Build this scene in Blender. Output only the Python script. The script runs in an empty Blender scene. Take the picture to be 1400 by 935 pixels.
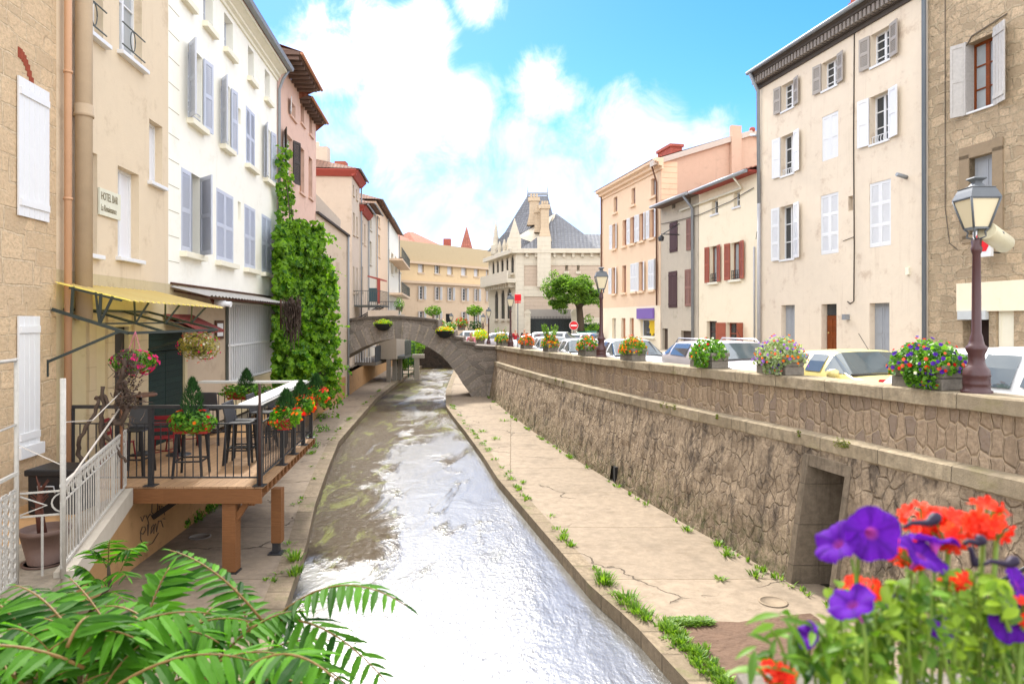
import bpy, bmesh, math, random
import numpy as np
from mathutils import Vector, Matrix, noise
random.seed(7); rng = np.random.default_rng(11)
SC = bpy.context.scene
COL = SC.collection
rad = math.radians
# ---------------------------------------------------------------- camera, sky, sun, exposure
FP, HY = 950.0, 438.0            # focal length in pixels of the 1400 px wide photo, horizon row
cam_d = bpy.data.cameras.new("camera"); cam = bpy.data.objects.new("camera", cam_d); COL.objects.link(cam)
cam_d.sensor_width = 36.0; cam_d.lens = FP / 1400 * 36
cam_d.shift_y = -(467.5 - HY) / 1400.0
cam_d.clip_start = 0.05; cam_d.clip_end = 2000
cam.rotation_euler = (rad(90), 0, 0)
cam_d.dof.use_dof = True; cam_d.dof.focus_distance = 18.0; cam_d.dof.aperture_fstop = 4.0
SC.camera = cam
SUN_EL, SUN_AZ = 45.0, -15.0     # sun stands ahead of the camera, a little left (azimuth from +Y, + = right)
def sun_vec():
    e, a = rad(SUN_EL), rad(SUN_AZ)
    return Vector((math.sin(a) * math.cos(e), math.cos(a) * math.cos(e), math.sin(e)))
sl = bpy.data.lights.new("sun", 'SUN'); sl.energy = 1.9; sl.angle = rad(8); sl.color = (1.0, .95, .86)
so = bpy.data.objects.new("sun", sl); COL.objects.link(so); so.rotation_euler = sun_vec().to_track_quat('Z', 'Y').to_euler()
so.location = (0, 0, 60)
SC.view_settings.view_transform = 'Standard'; SC.view_settings.look = 'None'
SC.view_settings.gamma = 1.0; SC.view_settings.use_curve_mapping = False
SC.view_settings.exposure = 2.12
world = bpy.data.worlds.new("World"); SC.world = world; world.use_nodes = True

class N:                          # small node-tree helper
    def __init__(s, tree): s.t = tree
    def n(s, typ, **kw):
        nd = s.t.nodes.new(typ)
        for k, v in kw.items():
            if k == 'i':
                for kk, vv in v.items():
                    if hasattr(vv, 'is_linked') and hasattr(vv, 'node'): s.t.links.new(vv, nd.inputs[kk])
                    else: nd.inputs[kk].default_value = vv
            else: setattr(nd, k, v)
        return nd
    def math(s, op, a, b=0.0, c=None, clamp=False):
        i = {0: a, 1: b}
        if c is not None: i[2] = c
        return s.n('ShaderNodeMath', operation=op, use_clamp=clamp, i=i).outputs[0]
    def mix(s, f, a, b, bt='MIX'):
        m = s.n('ShaderNodeMix', data_type='RGBA', blend_type=bt)
        for k, v in ((0, f), (6, a), (7, b)):
            if hasattr(v, 'is_linked') and hasattr(v, 'node'): s.t.links.new(v, m.inputs[k])
            else: m.inputs[k].default_value = v
        return m.outputs[2]
    def ramp(s, f, lo, hi, a=0.0, b=1.0):
        return s.n('ShaderNodeMapRange', interpolation_type='SMOOTHSTEP', i={0: f, 1: lo, 2: hi, 3: a, 4: b}).outputs[0]
    def noise(s, vec, scale, detail=4, rough=.55, dist=0.0):
        return s.n('ShaderNodeTexNoise', i={'Vector': vec, 'Scale': scale, 'Detail': detail, 'Roughness': rough, 'Distortion': dist}).outputs[0]
    def link(s, a, b): s.t.links.new(a, b)

def make_world():
    t = world.node_tree; t.nodes.clear(); k = N(t)
    out = k.n('ShaderNodeOutputWorld'); bg = k.n('ShaderNodeBackground')
    sky = k.n('ShaderNodeTexSky', sky_type='NISHITA', sun_disc=False, sun_elevation=rad(SUN_EL), sun_rotation=rad(SUN_AZ),
              altitude=600, air_density=1.0, dust_density=.3, ozone_density=3.0)
    d = k.n('ShaderNodeTexCoord').outputs['Generated']
    # cloud banks: directions of the cumulus heaps over the town, broken up by fractal noise
    blobs = [(450, 85, 70, .95), (520, 75, 70, .95), (580, 45, 55, .9), (655, 0, 45, .85), (560, 150, 95, 1.0), (640, 170, 85, .85),
             (745, 125, 62, 1.0), (700, 190, 60, .9), (480, 170, 95, .6), (600, 225, 120, .72), (760, 240, 115, .8), (880, 200, 90, 1.0),
             (950, 200, 70, .7), (820, 250, 100, .8), (690, 300, 110, .62), (560, 310, 55, .6), (640, 315, 85, .62)]
    dens = None
    for (x, y, r, a) in blobs:
        v = Vector(((x - 700) / FP, 1, (HY - y) / FP)); L = v.length; v.normalize()
        ds = k.n('ShaderNodeVectorMath', operation='DISTANCE', i={0: d, 1: v}).outputs['Value']
        g = k.n('ShaderNodeMapRange', interpolation_type='SMOOTHERSTEP', i={0: ds, 1: 1.6 * r / FP / L, 2: .1 * r / FP / L, 3: 0.0, 4: a}).outputs[0]
        dens = g if dens is None else k.math('MAXIMUM', dens, g)
    # general field of clouds for the rest of the sky
    sep = k.n('ShaderNodeSeparateXYZ', i={0: d})
    back = k.math('MAXIMUM', k.ramp(sep.outputs[1], .72, .3), k.ramp(sep.outputs[2], .42, .6, 0, .85))
    n1 = k.noise(d, 3.2, 6, .6)
    gen = k.math('MULTIPLY', k.ramp(n1, .3, .5, .72, 1.0), back)
    dens = k.math('MAXIMUM', dens, gen)
    n2 = k.noise(d, 10.0, 10, .66, .5)
    s = k.math('ADD', dens, k.math('MULTIPLY_ADD', n2, 1.9, -1.0))
    mask = k.math('MULTIPLY', k.ramp(s, .2, .98), k.ramp(k.noise(d, 4.3, 5, .6), .36, .6, .72, 1.0))
    thin = k.ramp(sep.outputs[2], .22, .42, .82, 1.0); mask = k.math('MULTIPLY', mask, k.math('MAXIMUM', thin, back))
    shade = k.ramp(k.noise(d, 6.0, 5, .6), .3, .7, .86, 1.0)
    # low haze whitens the foot of the sky
    haze = k.ramp(sep.outputs[2], .3, .03, 0.0, .6)
    skyc = k.n('ShaderNodeHueSaturation', i={'Hue': .487, 'Saturation': 1.34, 'Value': 1.0, 'Fac': 1.0, 'Color': sky.outputs[0]}).outputs[0]
    gain = k.mix(1.0, skyc, (SKYG[0], SKYG[1], SKYG[2], 1), 'MULTIPLY')
    sv = sun_vec(); ang = k.n('ShaderNodeVectorMath', operation='DISTANCE', i={0: d, 1: sv}).outputs['Value']
    glow = k.ramp(ang, .8, .1, 1.0, 1.8)
    low = k.math('MAXIMUM', k.ramp(sep.outputs[2], .36, .56, .40, 1.0), k.ramp(sep.outputs[1], .6, .2))
    shade = k.math('MULTIPLY', k.math('MULTIPLY', shade, glow), low)
    cl = k.mix(1.0, (CLOUD, CLOUD, CLOUD * 1.01, 1), shade, 'MULTIPLY')
    c = k.mix(haze, gain, (CLOUD * .27, CLOUD * .33, CLOUD * .38, 1))
    c = k.mix(mask, c, cl)
    k.link(c, bg.inputs[0]); bg.inputs[1].default_value = SKY_STRENGTH
    k.link(bg.outputs[0], out.inputs[0])
SKY_STRENGTH = .15; SKYG = (.37, .335, .47); CLOUD = 5.2
make_world()

# ---------------------------------------------------------------- materials
def C(h, k=1.0):
    h = h.lstrip('#'); o = []
    for i in (0, 2, 4):
        c = int(h[i:i+2], 16) / 255
        o.append((c / 12.92 if c <= .04045 else ((c + .055) / 1.055) ** 2.4) * k)
    return (o[0], o[1], o[2], 1)
def mul(c, k): return (c[0]*k, c[1]*k, c[2]*k, 1)
def newmat(name):
    m = bpy.data.materials.new(name); m.use_nodes = True; t = m.node_tree; t.nodes.clear(); k = N(t)
    out = k.n('ShaderNodeOutputMaterial'); b = k.n('ShaderNodeBsdfPrincipled'); k.link(b.outputs[0], out.inputs[0])
    return m, k, b, out
def setb(k, b, **kw):
    for n, v in kw.items():
        n = {'base': 'Base Color', 'rough': 'Roughness', 'metal': 'Metallic', 'spec': 'Specular IOR Level', 'normal': 'Normal', 'ior': 'IOR', 'trans': 'Transmission Weight'}[n]
        if hasattr(v, 'is_linked') and hasattr(v, 'node'): k.link(v, b.inputs[n])
        else: b.inputs[n].default_value = v
def uvm(k, sx=1, sy=1): 
    return k.n('ShaderNodeMapping', i={0: k.n('ShaderNodeTexCoord').outputs['UV'], 'Scale': (sx, sy, 1)}).outputs[0]
def bumpn(k, h, dist=.01, st=1.0): return k.n('ShaderNodeBump', i={'Height': h, 'Distance': dist, 'Strength': st}).outputs[0]

def plain(name, c, rough=.75, var=.12, sc=6, bump=.004, bsc=40, metal=0.0, spec=.3, obj=True):
    m, k, b, o = newmat(name)
    v = k.n('ShaderNodeTexCoord').outputs['Object'] if obj else uvm(k)
    n = k.noise(v, sc, 5, .6)
    setb(k, b, base=k.mix(n, mul(c, 1 - var), mul(c, 1 + var)), rough=rough, metal=metal, spec=spec)
    if bump: setb(k, b, normal=bumpn(k, k.noise(v, bsc, 3), bump))
    return m
def plaster(name, c, stain=None, st=.5, var=.1, joints=None, rough=.9, low=None):
    """rendered wall: mottling, vertical rain streaks, fine grain; optional incised joints (w, h)"""
    m, k, b, o = newmat(name)
    uv = uvm(k); stain = stain or mul(c, .62)
    big = k.noise(uv, .45, 6, .62); mid = k.noise(uv, 2.6, 6, .65)
    col = k.mix(mid, mul(c, 1 - var), mul(c, 1 + var * .7))
    streak = k.noise(uvm(k, 3.0, .14), 1.6, 7, .72)
    f = k.math('MULTIPLY', k.ramp(streak, .52, .8), k.ramp(big, .35, .65))
    col = k.mix(k.math('MULTIPLY', f, st), col, stain)
    blot = k.ramp(k.noise(uv, 1.1, 8, .74), .53, .68)
    col = k.mix(k.math('MULTIPLY', blot, st * .62), col, mul(stain, 1.08))
    h = k.math('ADD', k.noise(uv, 60, 3), k.math('MULTIPLY', k.noise(uv, 7, 4), 1.2))
    if joints:
        br = k.n('ShaderNodeTexBrick', offset=.5, i={'Vector': uv, 'Scale': 1.0, 'Mortar Size': .008, 'Brick Width': joints[0], 'Row Height': joints[1], 'Mortar Smooth': .1})
        col = k.mix(k.math('MULTIPLY', br.outputs['Fac'], .45), col, mul(c, .62))
        h = k.math('SUBTRACT', h, k.math('MULTIPLY', br.outputs['Fac'], 3))
    setb(k, b, base=col, rough=rough, spec=.2, normal=bumpn(k, h, .006, .7))
    return m
def rubble(name, cols, mortar, sx=3.2, sy=4.6, mw=.05, bump=.03, randm=.95, st=.5, mort=1.0, rough=.9, moss=None):
    """rough masonry: irregular stones of several colours in raised or sunk mortar"""
    m, k, b, o = newmat(name)
    uv0 = uvm(k)
    wob = k.n('ShaderNodeTexNoise', i={'Vector': uv0, 'Scale': 3.0, 'Detail': 3.0}).outputs['Color']
    vv = k.n('ShaderNodeVectorMath', operation='MULTIPLY_ADD', i={0: wob, 1: (.12, .08, 0), 2: uv0}).outputs[0]
    v = k.n('ShaderNodeMapping', i={0: vv, 'Scale': (sx, sy, 1)}).outputs[0]
    vor = k.n('ShaderNodeTexVoronoi', voronoi_dimensions='2D', feature='F1', i={'Vector': v, 'Scale': 1.0, 'Randomness': randm})
    edge = k.n('ShaderNodeTexVoronoi', voronoi_dimensions='2D', feature='DISTANCE_TO_EDGE', i={'Vector': v, 'Scale': 1.0, 'Randomness': randm}).outputs[0]
    sepc = k.n('ShaderNodeSeparateColor', i={0: vor.outputs['Color']})
    c = k.mix(sepc.outputs[0], cols[0], cols[1]); c = k.mix(k.ramp(sepc.outputs[1], .55, .9), c, cols[2])
    gr = k.noise(uv0, 18, 6, .7); c = k.mix(k.ramp(gr, .25, .7), mul(cols[0], .66), c)
    fm = k.ramp(edge, mw, mw * .35)
    c = k.mix(k.math('MULTIPLY', fm, mort), c, mortar)
    big = k.noise(uvm(k, 1, .3), 1.0, 7, .68)
    c = k.mix(k.math('MULTIPLY', k.ramp(big, .5, .7), st), c, mul(cols[0], .45))
    if moss: c = k.mix(k.math('MULTIPLY', k.ramp(k.noise(uvm(k, 1, .45), .9, 7, .7), .55, .75), .6), c, moss)
    h = k.math('ADD', k.math('MULTIPLY', k.ramp(edge, 0, mw * 2.5), 1.0), k.math('MULTIPLY', k.noise(uv0, 14, 7, .72), 1.4))
    setb(k, b, base=c, rough=rough, spec=.2, normal=bumpn(k, h, bump))
    return m
def blocks(name, c, bw=1.2, bh=.4, var=.2, st=.6, moss=None, bump=.012, mortar=None, off=.5, ms=.007):
    """dressed stone or concrete laid in blocks"""
    m, k, b, o = newmat(name); uv = uvm(k)
    br = k.n('ShaderNodeTexBrick', offset=off, i={'Vector': uv, 'Scale': 1.0, 'Mortar Size': ms, 'Brick Width': bw, 'Row Height': bh, 'Mortar Smooth': .2,
             'Color1': mul(c, 1 - var), 'Color2': mul(c, 1 + var), 'Mortar': mortar or mul(c, .4)})
    n1 = k.noise(uv, 9, 7, .7)
    col = k.mix(k.ramp(n1, .3, .75), mul(c, .62), br.outputs[0])
    drip = k.noise(uvm(k, 5.0, .5), 1.0, 5, .7); patch = k.noise(uv, .55, 4)
    col = k.mix(k.math('MULTIPLY', k.math('MULTIPLY', k.ramp(drip, .45, .7), k.ramp(patch, .42, .6)), st), col, mul(c, .22))
    if moss: col = k.mix(k.math('MULTIPLY', k.ramp(k.noise(uv, 1.4, 6, .7), .52, .72), .55), col, moss)
    h = k.math('SUBTRACT', k.noise(uv, 30, 6, .7), k.math('MULTIPLY', br.outputs['Fac'], 1.5))
    setb(k, b, base=col, rough=.9, spec=.2, normal=bumpn(k, h, bump))
    return m
def roughwall(name, c, dark, moss):
    """hewn rubble face: many small stones blurred together, dark damp streaks, moss near the foot"""
    m, k, b, o = newmat(name); uv = uvm(k)
    w = k.n('ShaderNodeTexNoise', i={'Vector': uv, 'Scale': 5.0, 'Detail': 4.0}).outputs['Color']
    v = k.n('ShaderNodeVectorMath', operation='MULTIPLY_ADD', i={0: w, 1: (.16, .12, 0), 2: uv}).outputs[0]
    vo = k.n('ShaderNodeTexVoronoi', voronoi_dimensions='2D', feature='SMOOTH_F1', i={'Vector': k.n('ShaderNodeMapping', i={0: v, 'Scale': (7.5, 4.6, 1)}).outputs[0], 'Scale': 1.0, 'Smoothness': .35})
    sc = k.n('ShaderNodeSeparateColor', i={0: vo.outputs['Color']}).outputs[0]
    g = k.noise(uv, 11, 9, .78); g2 = k.noise(uvm(k, 2.0, .9), 1.5, 9, .72)
    ed = k.n('ShaderNodeTexVoronoi', voronoi_dimensions='2D', feature='DISTANCE_TO_EDGE', i={'Vector': k.n('ShaderNodeMapping', i={0: v, 'Scale': (6.2, 3.9, 1)}).outputs[0], 'Scale': 1.0}).outputs[0]; em = k.math('MULTIPLY', k.ramp(ed, .1, .01), k.ramp(k.noise(uv, 1.6, 5), .36, .56))
    col = k.mix(sc, mul(c, .84), mul(c, 1.18)); col = k.mix(k.math('MULTIPLY', em, .6), col, mul(c, .5)); col = k.mix(k.ramp(g, .32, .6), mul(c, .58), col)
    col = k.mix(k.math('MULTIPLY', k.ramp(g2, .49, .64), .8), col, dark)
    st = k.math('MULTIPLY', k.ramp(k.noise(uvm(k, 3.5, .35), 1.0, 7, .7), .5, .68), k.ramp(k.noise(uv, .35, 4), .42, .58)); col = k.mix(k.math('MULTIPLY', st, .8), col, mul(dark, .7))
    z = k.n('ShaderNodeSeparateXYZ', i={0: k.n('ShaderNodeNewGeometry').outputs['Position']}).outputs[2]
    mo = k.math('MULTIPLY', k.ramp(k.math('ADD', z, k.math('MULTIPLY', k.noise(uv, 2.5, 6, .7), 1.6)), -2.2, -3.3), k.ramp(k.noise(uv, 6, 6, .7), .4, .62)); col = k.mix(k.math('MULTIPLY', mo, .7), col, moss)
    h = k.math('ADD', k.math('MULTIPLY', vo.outputs['Distance'], -.9), k.math('MULTIPLY', g, 1.5)); h = k.math('ADD', h, k.math('MULTIPLY', g2, .8)); h = k.math('SUBTRACT', h, k.math('MULTIPLY', em, 1.0))
    setb(k, b, base=col, rough=.93, spec=.15, normal=bumpn(k, h, .075)); return m
def coursed(name, c, bw=.4, bh=.22, var=.2, mort=None, bump=.02, wob=.05, mw=.012, st=.3):
    """squared rubble laid in rough courses"""
    m, k, b, o = newmat(name); uv = uvm(k)
    w = k.n('ShaderNodeTexNoise', i={'Vector': uv, 'Scale': 2.2, 'Detail': 4.0}).outputs['Color']
    v = k.n('ShaderNodeVectorMath', operation='MULTIPLY_ADD', i={0: w, 1: (wob * 3, wob * 2, 0), 2: uv}).outputs[0]
    fac = None; cols = []
    for (sx, sy, of) in ((1, 1, .5), (.62, .7, .37)):
        vv = k.n('ShaderNodeMapping', i={0: v, 'Scale': (sx, sy, 1), 'Location': (of, of * .3, 0)}).outputs[0]
        br = k.n('ShaderNodeTexBrick', offset=of, squash=.7, squash_frequency=3, i={'Vector': vv, 'Scale': 1.0, 'Mortar Size': mw, 'Mortar Smooth': .4, 'Brick Width': bw, 'Row Height': bh, 'Color1': mul(c, 1 - var), 'Color2': mul(c, 1 + var), 'Mortar': mort or mul(c, 1.1)})
        cols.append(br)
    sel = k.ramp(k.noise(uv, .6, 2), .49, .51)
    col = k.mix(sel, cols[0].outputs[0], cols[1].outputs[0]); f = k.n('ShaderNodeMix', i={0: sel, 2: cols[0].outputs[1], 3: cols[1].outputs[1]}).outputs[0]
    g = k.noise(uv, 16, 7, .72); col = k.mix(k.ramp(g, .28, .62), mul(c, .78), col)
    col = k.mix(k.math('MULTIPLY', k.ramp(k.noise(uv, 2.3, 5, .65), .54, .72), .5), col, (c[0] * .82, c[1] * .76, c[2] * .72, 1))
    col = k.mix(k.math('MULTIPLY', k.ramp(k.noise(uvm(k, 1, .3), 1.0, 6, .68), .5, .72), st), col, mul(c, .5))
    h = k.math('SUBTRACT', k.math('MULTIPLY', g, 1.3), k.math('MULTIPLY', f, 1.0))
    setb(k, b, base=col, rough=.92, spec=.2, normal=bumpn(k, h, bump)); return m
def boards(name, c, bw=3.0, bh=.12, var=.25, gap=.006, rough=.7):
    m, k, b, o = newmat(name); uv = uvm(k)
    br = k.n('ShaderNodeTexBrick', offset=.37, i={'Vector': uv, 'Scale': 1.0, 'Mortar Size': gap, 'Brick Width': bw, 'Row Height': bh,
             'Color1': mul(c, 1 - var), 'Color2': mul(c, 1 + var), 'Mortar': mul(c, .15)})
    g = k.noise(uvm(k, 1.2, 22), 3, 5, .65)
    col = k.mix(k.ramp(g, .3, .75), mul(c, .7), br.outputs[0])
    setb(k, b, base=col, rough=rough, spec=.25, normal=bumpn(k, k.math('SUBTRACT', g, br.outputs['Fac']), .006))
    return m
def tiles(name, c, w=.22, h=.34, var=.3):
    m, k, b, o = newmat(name); uv = uvm(k)
    br = k.n('ShaderNodeTexBrick', offset=.0, i={'Vector': uv, 'Scale': 1.0, 'Mortar Size': .02, 'Brick Width': w, 'Row Height': h,
             'Color1': mul(c, 1 - var), 'Color2': mul(c, 1 + var), 'Mortar': mul(c, .3)})
    wv = k.n('ShaderNodeTexWave', wave_type='BANDS', bands_direction='X', i={'Vector': uv, 'Scale': .314 / w, 'Distortion': .3}).outputs['Fac']
    col = k.mix(k.ramp(k.noise(uv, 3, 6, .7), .3, .75), mul(c, .6), br.outputs[0])
    setb(k, b, base=col, rough=.85, normal=bumpn(k, wv, .05))
    return m
def leafm(name, c1, c2, trans=.45, rough=.5, spec=.35):
    m = bpy.data.materials.new(name); m.use_nodes = True; t = m.node_tree; t.nodes.clear(); k = N(t)
    out = k.n('ShaderNodeOutputMaterial'); b = k.n('ShaderNodeBsdfPrincipled')
    r = k.n('ShaderNodeNewGeometry').outputs['Random Per Island']
    c = k.mix(r, c1, c2)
    setb(k, b, base=c, rough=rough, spec=spec)
    tr = k.n('ShaderNodeBsdfTranslucent', i={0: k.mix(1.0, c, (1.25, 1.3, .6, 1), 'MULTIPLY')})
    mx = k.n('ShaderNodeMixShader', i={0: trans, 1: b.outputs[0], 2: tr.outputs[0]})
    k.link(mx.outputs[0], out.inputs[0]); return m
def glassm(name, c=(.03, .035, .04, 1), rough=.06, spec=.6):
    m, k, b, o = newmat(name); v = k.n('ShaderNodeTexCoord').outputs['Object']
    setb(k, b, base=k.mix(k.noise(v, 1.5, 3), mul(c, .7), mul(c, 1.5)), rough=rough, spec=spec, normal=bumpn(k, k.noise(v, 1.3, 2), .01, .4))
    return m
# ---------------------------------------------------------------- mesh builder
class MB:
    def __init__(s): s.v = []; s.f = []; s.uv = {}; s.sm = set(); s.mi = {}
    def add(s, vs, fs, uv=None, smooth=False, mi=0):
        o = len(s.v); s.v += [tuple(p) for p in vs]
        for j, f in enumerate(fs):
            if uv: s.uv[len(s.f)] = uv[j]
            if smooth: s.sm.add(len(s.f))
            if mi: s.mi[len(s.f)] = mi
            s.f.append(tuple(o + i for i in f))
        return s
    def quad(s, a, b, c, d, uv=None, mi=0): return s.add([a, b, c, d], [(0, 1, 2, 3)], [uv] if uv else None, mi=mi)
    def box(s, a, b, fn=None, mi=0):
        x0, y0, z0 = a; x1, y1, z1 = b
        p = [(x0,y0,z0),(x1,y0,z0),(x1,y1,z0),(x0,y1,z0),(x0,y0,z1),(x1,y0,z1),(x1,y1,z1),(x0,y1,z1)]
        if fn: p = [fn(*q) for q in p]
        return s.add(p, [(3,2,1,0),(4,5,6,7),(0,1,5,4),(1,2,6,5),(2,3,7,6),(3,0,4,7)], mi=mi)
    def tube(s, pts, r, n=8, cap=True, smooth=True, mi=0):
        pts = [Vector(p) for p in pts]; rs = r if isinstance(r, (list, tuple)) else [r] * len(pts)
        vs = []; up = Vector((0, 0, 1))
        for i, p in enumerate(pts):
            d = (pts[min(i+1, len(pts)-1)] - pts[max(i-1, 0)])
            d = d.normalized() if d.length > 1e-9 else Vector((0, 0, 1))
            if i == 0:
                a = d.cross(Vector((1, 0, 0)) if abs(d.z) > .9 else up).normalized()
            else:
                a = (a - d * a.dot(d)); a = a.normalized() if a.length > 1e-6 else d.cross(up).normalized()
            b = d.cross(a)
            for j in range(n):
                t = 2 * math.pi * j / n + (math.pi / 4 if n == 4 else 0)
                vs.append(p + (a * math.cos(t) + b * math.sin(t)) * rs[i])
        fs = [(i*n + j, i*n + (j+1) % n, (i+1)*n + (j+1) % n, (i+1)*n + j) for i in range(len(pts)-1) for j in range(n)]
        s.add(vs, fs, smooth=smooth and n > 4, mi=mi)
        if cap:
            o = len(s.v) - len(vs); m = len(pts)
            s.f.append(tuple(o + j for j in range(n))[::-1]); s.f.append(tuple(o + (m-1)*n + j for j in range(n)))
            if mi: s.mi[len(s.f)-2] = mi; s.mi[len(s.f)-1] = mi
        return s
    def lathe(s, prof, c=(0, 0, 0), n=16, smooth=True, sq=False, mi=0):
        vs = []
        for (r, z) in prof:
            for j in range(n):
                t = 2 * math.pi * (j + .5) / n
                vs.append((c[0] + r * math.cos(t), c[1] + r * math.sin(t), c[2] + z))
        m = len(prof)
        fs = [(i*n + j, i*n + (j+1) % n, (i+1)*n + (j+1) % n, (i+1)*n + j) for i in range(m-1) for j in range(n)]
        s.add(vs, fs, smooth=smooth, mi=mi); o = len(s.v) - len(vs)
        s.add([s.v[o + j] for j in range(n)], [tuple(range(n))[::-1]], mi=mi)
        s.add([s.v[o + (m-1)*n + j] for j in range(n)], [tuple(range(n))], mi=mi)
        return s
    def prism(s, poly, a, b, fn):
        """poly of (p,q), extruded from a to b; fn(p, q, t) -> world"""
        n = len(poly)
        vs = [fn(p, q, a) for p, q in poly] + [fn(p, q, b) for p, q in poly]
        return s.add(vs, [tuple(range(n))[::-1], tuple(range(n, 2*n))] + [(i, (i+1) % n, n + (i+1) % n, n + i) for i in range(n)])
    def np(s, V, F, smooth=False):
        o = len(s.v); s.v += [tuple(p) for p in V.tolist()]; s.f += [tuple(int(i) + o for i in f) for f in F.tolist()]; return s
    def leaves(s, P, D, size, asp=.6, fold=.25, jit=.8):
        """P (n,3) centres, D (n,3) preferred normals; folded diamond leaves"""
        n = len(P); D = D + rng.normal(0, jit, (n, 3)); D /= np.linalg.norm(D, axis=1)[:, None] + 1e-9
        A = rng.normal(0, 1, (n, 3)); A[:, 2] -= .35; A -= D * (A * D).sum(1)[:, None]; A /= np.linalg.norm(A, axis=1)[:, None] + 1e-9
        B = np.cross(D, A); L = size * rng.uniform(.6, 1.25, n)[:, None]; Wd = L * asp
        base = P - A * L * .5; tip = P + A * L * .5 - D * L * .12
        l = P - B * Wd * .5 + D * L * fold * .5 - A * L * .08; r = P + B * Wd * .5 + D * L * fold * .5 - A * L * .08
        V = np.stack([base, l, tip, r], 1).reshape(-1, 3)
        i = np.arange(n)[:, None] * 4
        return s.np(V, np.concatenate([i + np.array([[0, 2, 1]]), i + np.array([[0, 3, 2]])], 1).reshape(-1, 3))
    def flowers(s, P, D, size, n=6, cup=.25):
        m = len(P); D = D / (np.linalg.norm(D, axis=1)[:, None] + 1e-9)
        A = np.cross(D, rng.normal(0, 1, (m, 3))); A /= np.linalg.norm(A, axis=1)[:, None] + 1e-9; B = np.cross(D, A)
        L = size * rng.uniform(.7, 1.2, m)[:, None]; rows = [P - D * L * cup]
        for j in range(2 * n):
            t = math.pi * j / n; rr = 1.0 if j % 2 == 0 else .72
            rows.append(P + (A * math.cos(t) + B * math.sin(t)) * L * .5 * rr)
        V = np.stack(rows, 1).reshape(-1, 3); k = 2 * n + 1; i = np.arange(m)[:, None] * k
        F = np.concatenate([i + np.array([[0, 1 + j, 1 + (j + 1) % (2 * n)]]) for j in range(2 * n)], 0)
        return s.np(V, F)
    def build(s, name, mat, parent=None, bev=0, uv=True, smooth=False, loc=None):
        me = bpy.data.meshes.new(name)
        base = Vector((0, 0, 0))
        if parent is not None:
            r = parent
            while r is not None: base += r.location; r = r.parent
        elif loc is not None: base = Vector(loc)
        V = np.array(s.v, dtype=float).reshape(-1, 3) - np.array(base)
        me.from_pydata(V.tolist(), [], s.f)
        mats = mat if isinstance(mat, (list, tuple)) else [mat]
        for m in mats: me.materials.append(m)
        if smooth: me.polygons.foreach_set('use_smooth', [True] * len(s.f))
        elif s.sm: me.polygons.foreach_set('use_smooth', [i in s.sm for i in range(len(s.f))])
        if s.mi: me.polygons.foreach_set('material_index', [s.mi.get(i, 0) for i in range(len(s.f))])
        if uv:
            L = me.uv_layers.new(name='UVMap'); out = []
            for i, f in enumerate(s.f):
                if i in s.uv: out += [c for q in s.uv[i] for c in q]; continue
                p = [s.v[j] for j in f]
                a = Vector(p[1]) - Vector(p[0]); b = Vector(p[2]) - Vector(p[0]); nn = a.cross(b)
                if nn.length < 1e-12 and len(p) > 3: nn = (Vector(p[2]) - Vector(p[1])).cross(Vector(p[3]) - Vector(p[1]))
                if nn.length > 1e-12: nn.normalize()
                h = math.hypot(nn.x, nn.y)
                if abs(nn.z) > .985 or h < 1e-6:
                    for q in p: out += [q[0], q[1]]
                else:
                    tx, ty = -nn.y / h, nn.x / h
                    if tx < 0 or (abs(tx) < 1e-6 and ty < 0): tx, ty = -tx, -ty
                    for q in p:
                        w = q[2] if abs(nn.z) < .3 else q[2] / max(h, .15)
                        out += [q[0] * tx + q[1] * ty, w]
            L.data.foreach_set('uv', out)
        me.validate(); me.update()
        o = bpy.data.objects.new(name, me); COL.objects.link(o)
        if parent is not None: o.parent = parent
        else: o.location = base
        if bev:
            m = o.modifiers.new('b', 'BEVEL'); m.width = bev; m.segments = 2; m.limit_method = 'ANGLE'; m.angle_limit = rad(40)
        return o
def tag(o, label, cat, group=None, kind=None):
    if label: o['label'] = label
    if cat: o['category'] = cat
    if group: o['group'] = group
    if kind: o['kind'] = kind
    return o
def thing(name, loc, label, cat, group=None, rz=0):
    o = bpy.data.objects.new(name, None); COL.objects.link(o); o.location = loc; o.rotation_euler = (0, 0, rz); o.empty_display_size = .2
    return tag(o, label, cat, group)
def struct(mb, name, mat, **k):
    o = mb.build(name, mat, **k); o['kind'] = 'structure'; return o
def dup(o, loc, rz=0, label=None, scale=None):
    def cp(x, par):
        c = x.copy(); COL.objects.link(c); c.parent = par
        for ch in [q for q in x.children]: cp(ch, c)
        return c
    c = cp(o, None); c.location = loc; c.rotation_euler = (0, 0, rz)
    if label: c['label'] = label
    if scale: c.scale = (scale,) * 3
    return c
def W(px, py, Y): return Vector(((px - 700) / FP * Y, Y, (HY - py) / FP * Y))
def G(px, py, z): return W(px, py, -z * FP / (py - HY))
def lerp(tab, x):
    if x <= tab[0][0]: i = 0
    elif x >= tab[-1][0]: i = len(tab) - 2
    else: i = max(j for j in range(len(tab)-1) if tab[j][0] <= x)
    (a, b), (c, d) = tab[i], tab[i+1]
    return b + (d - b) * (x - a) / (c - a)
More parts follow.
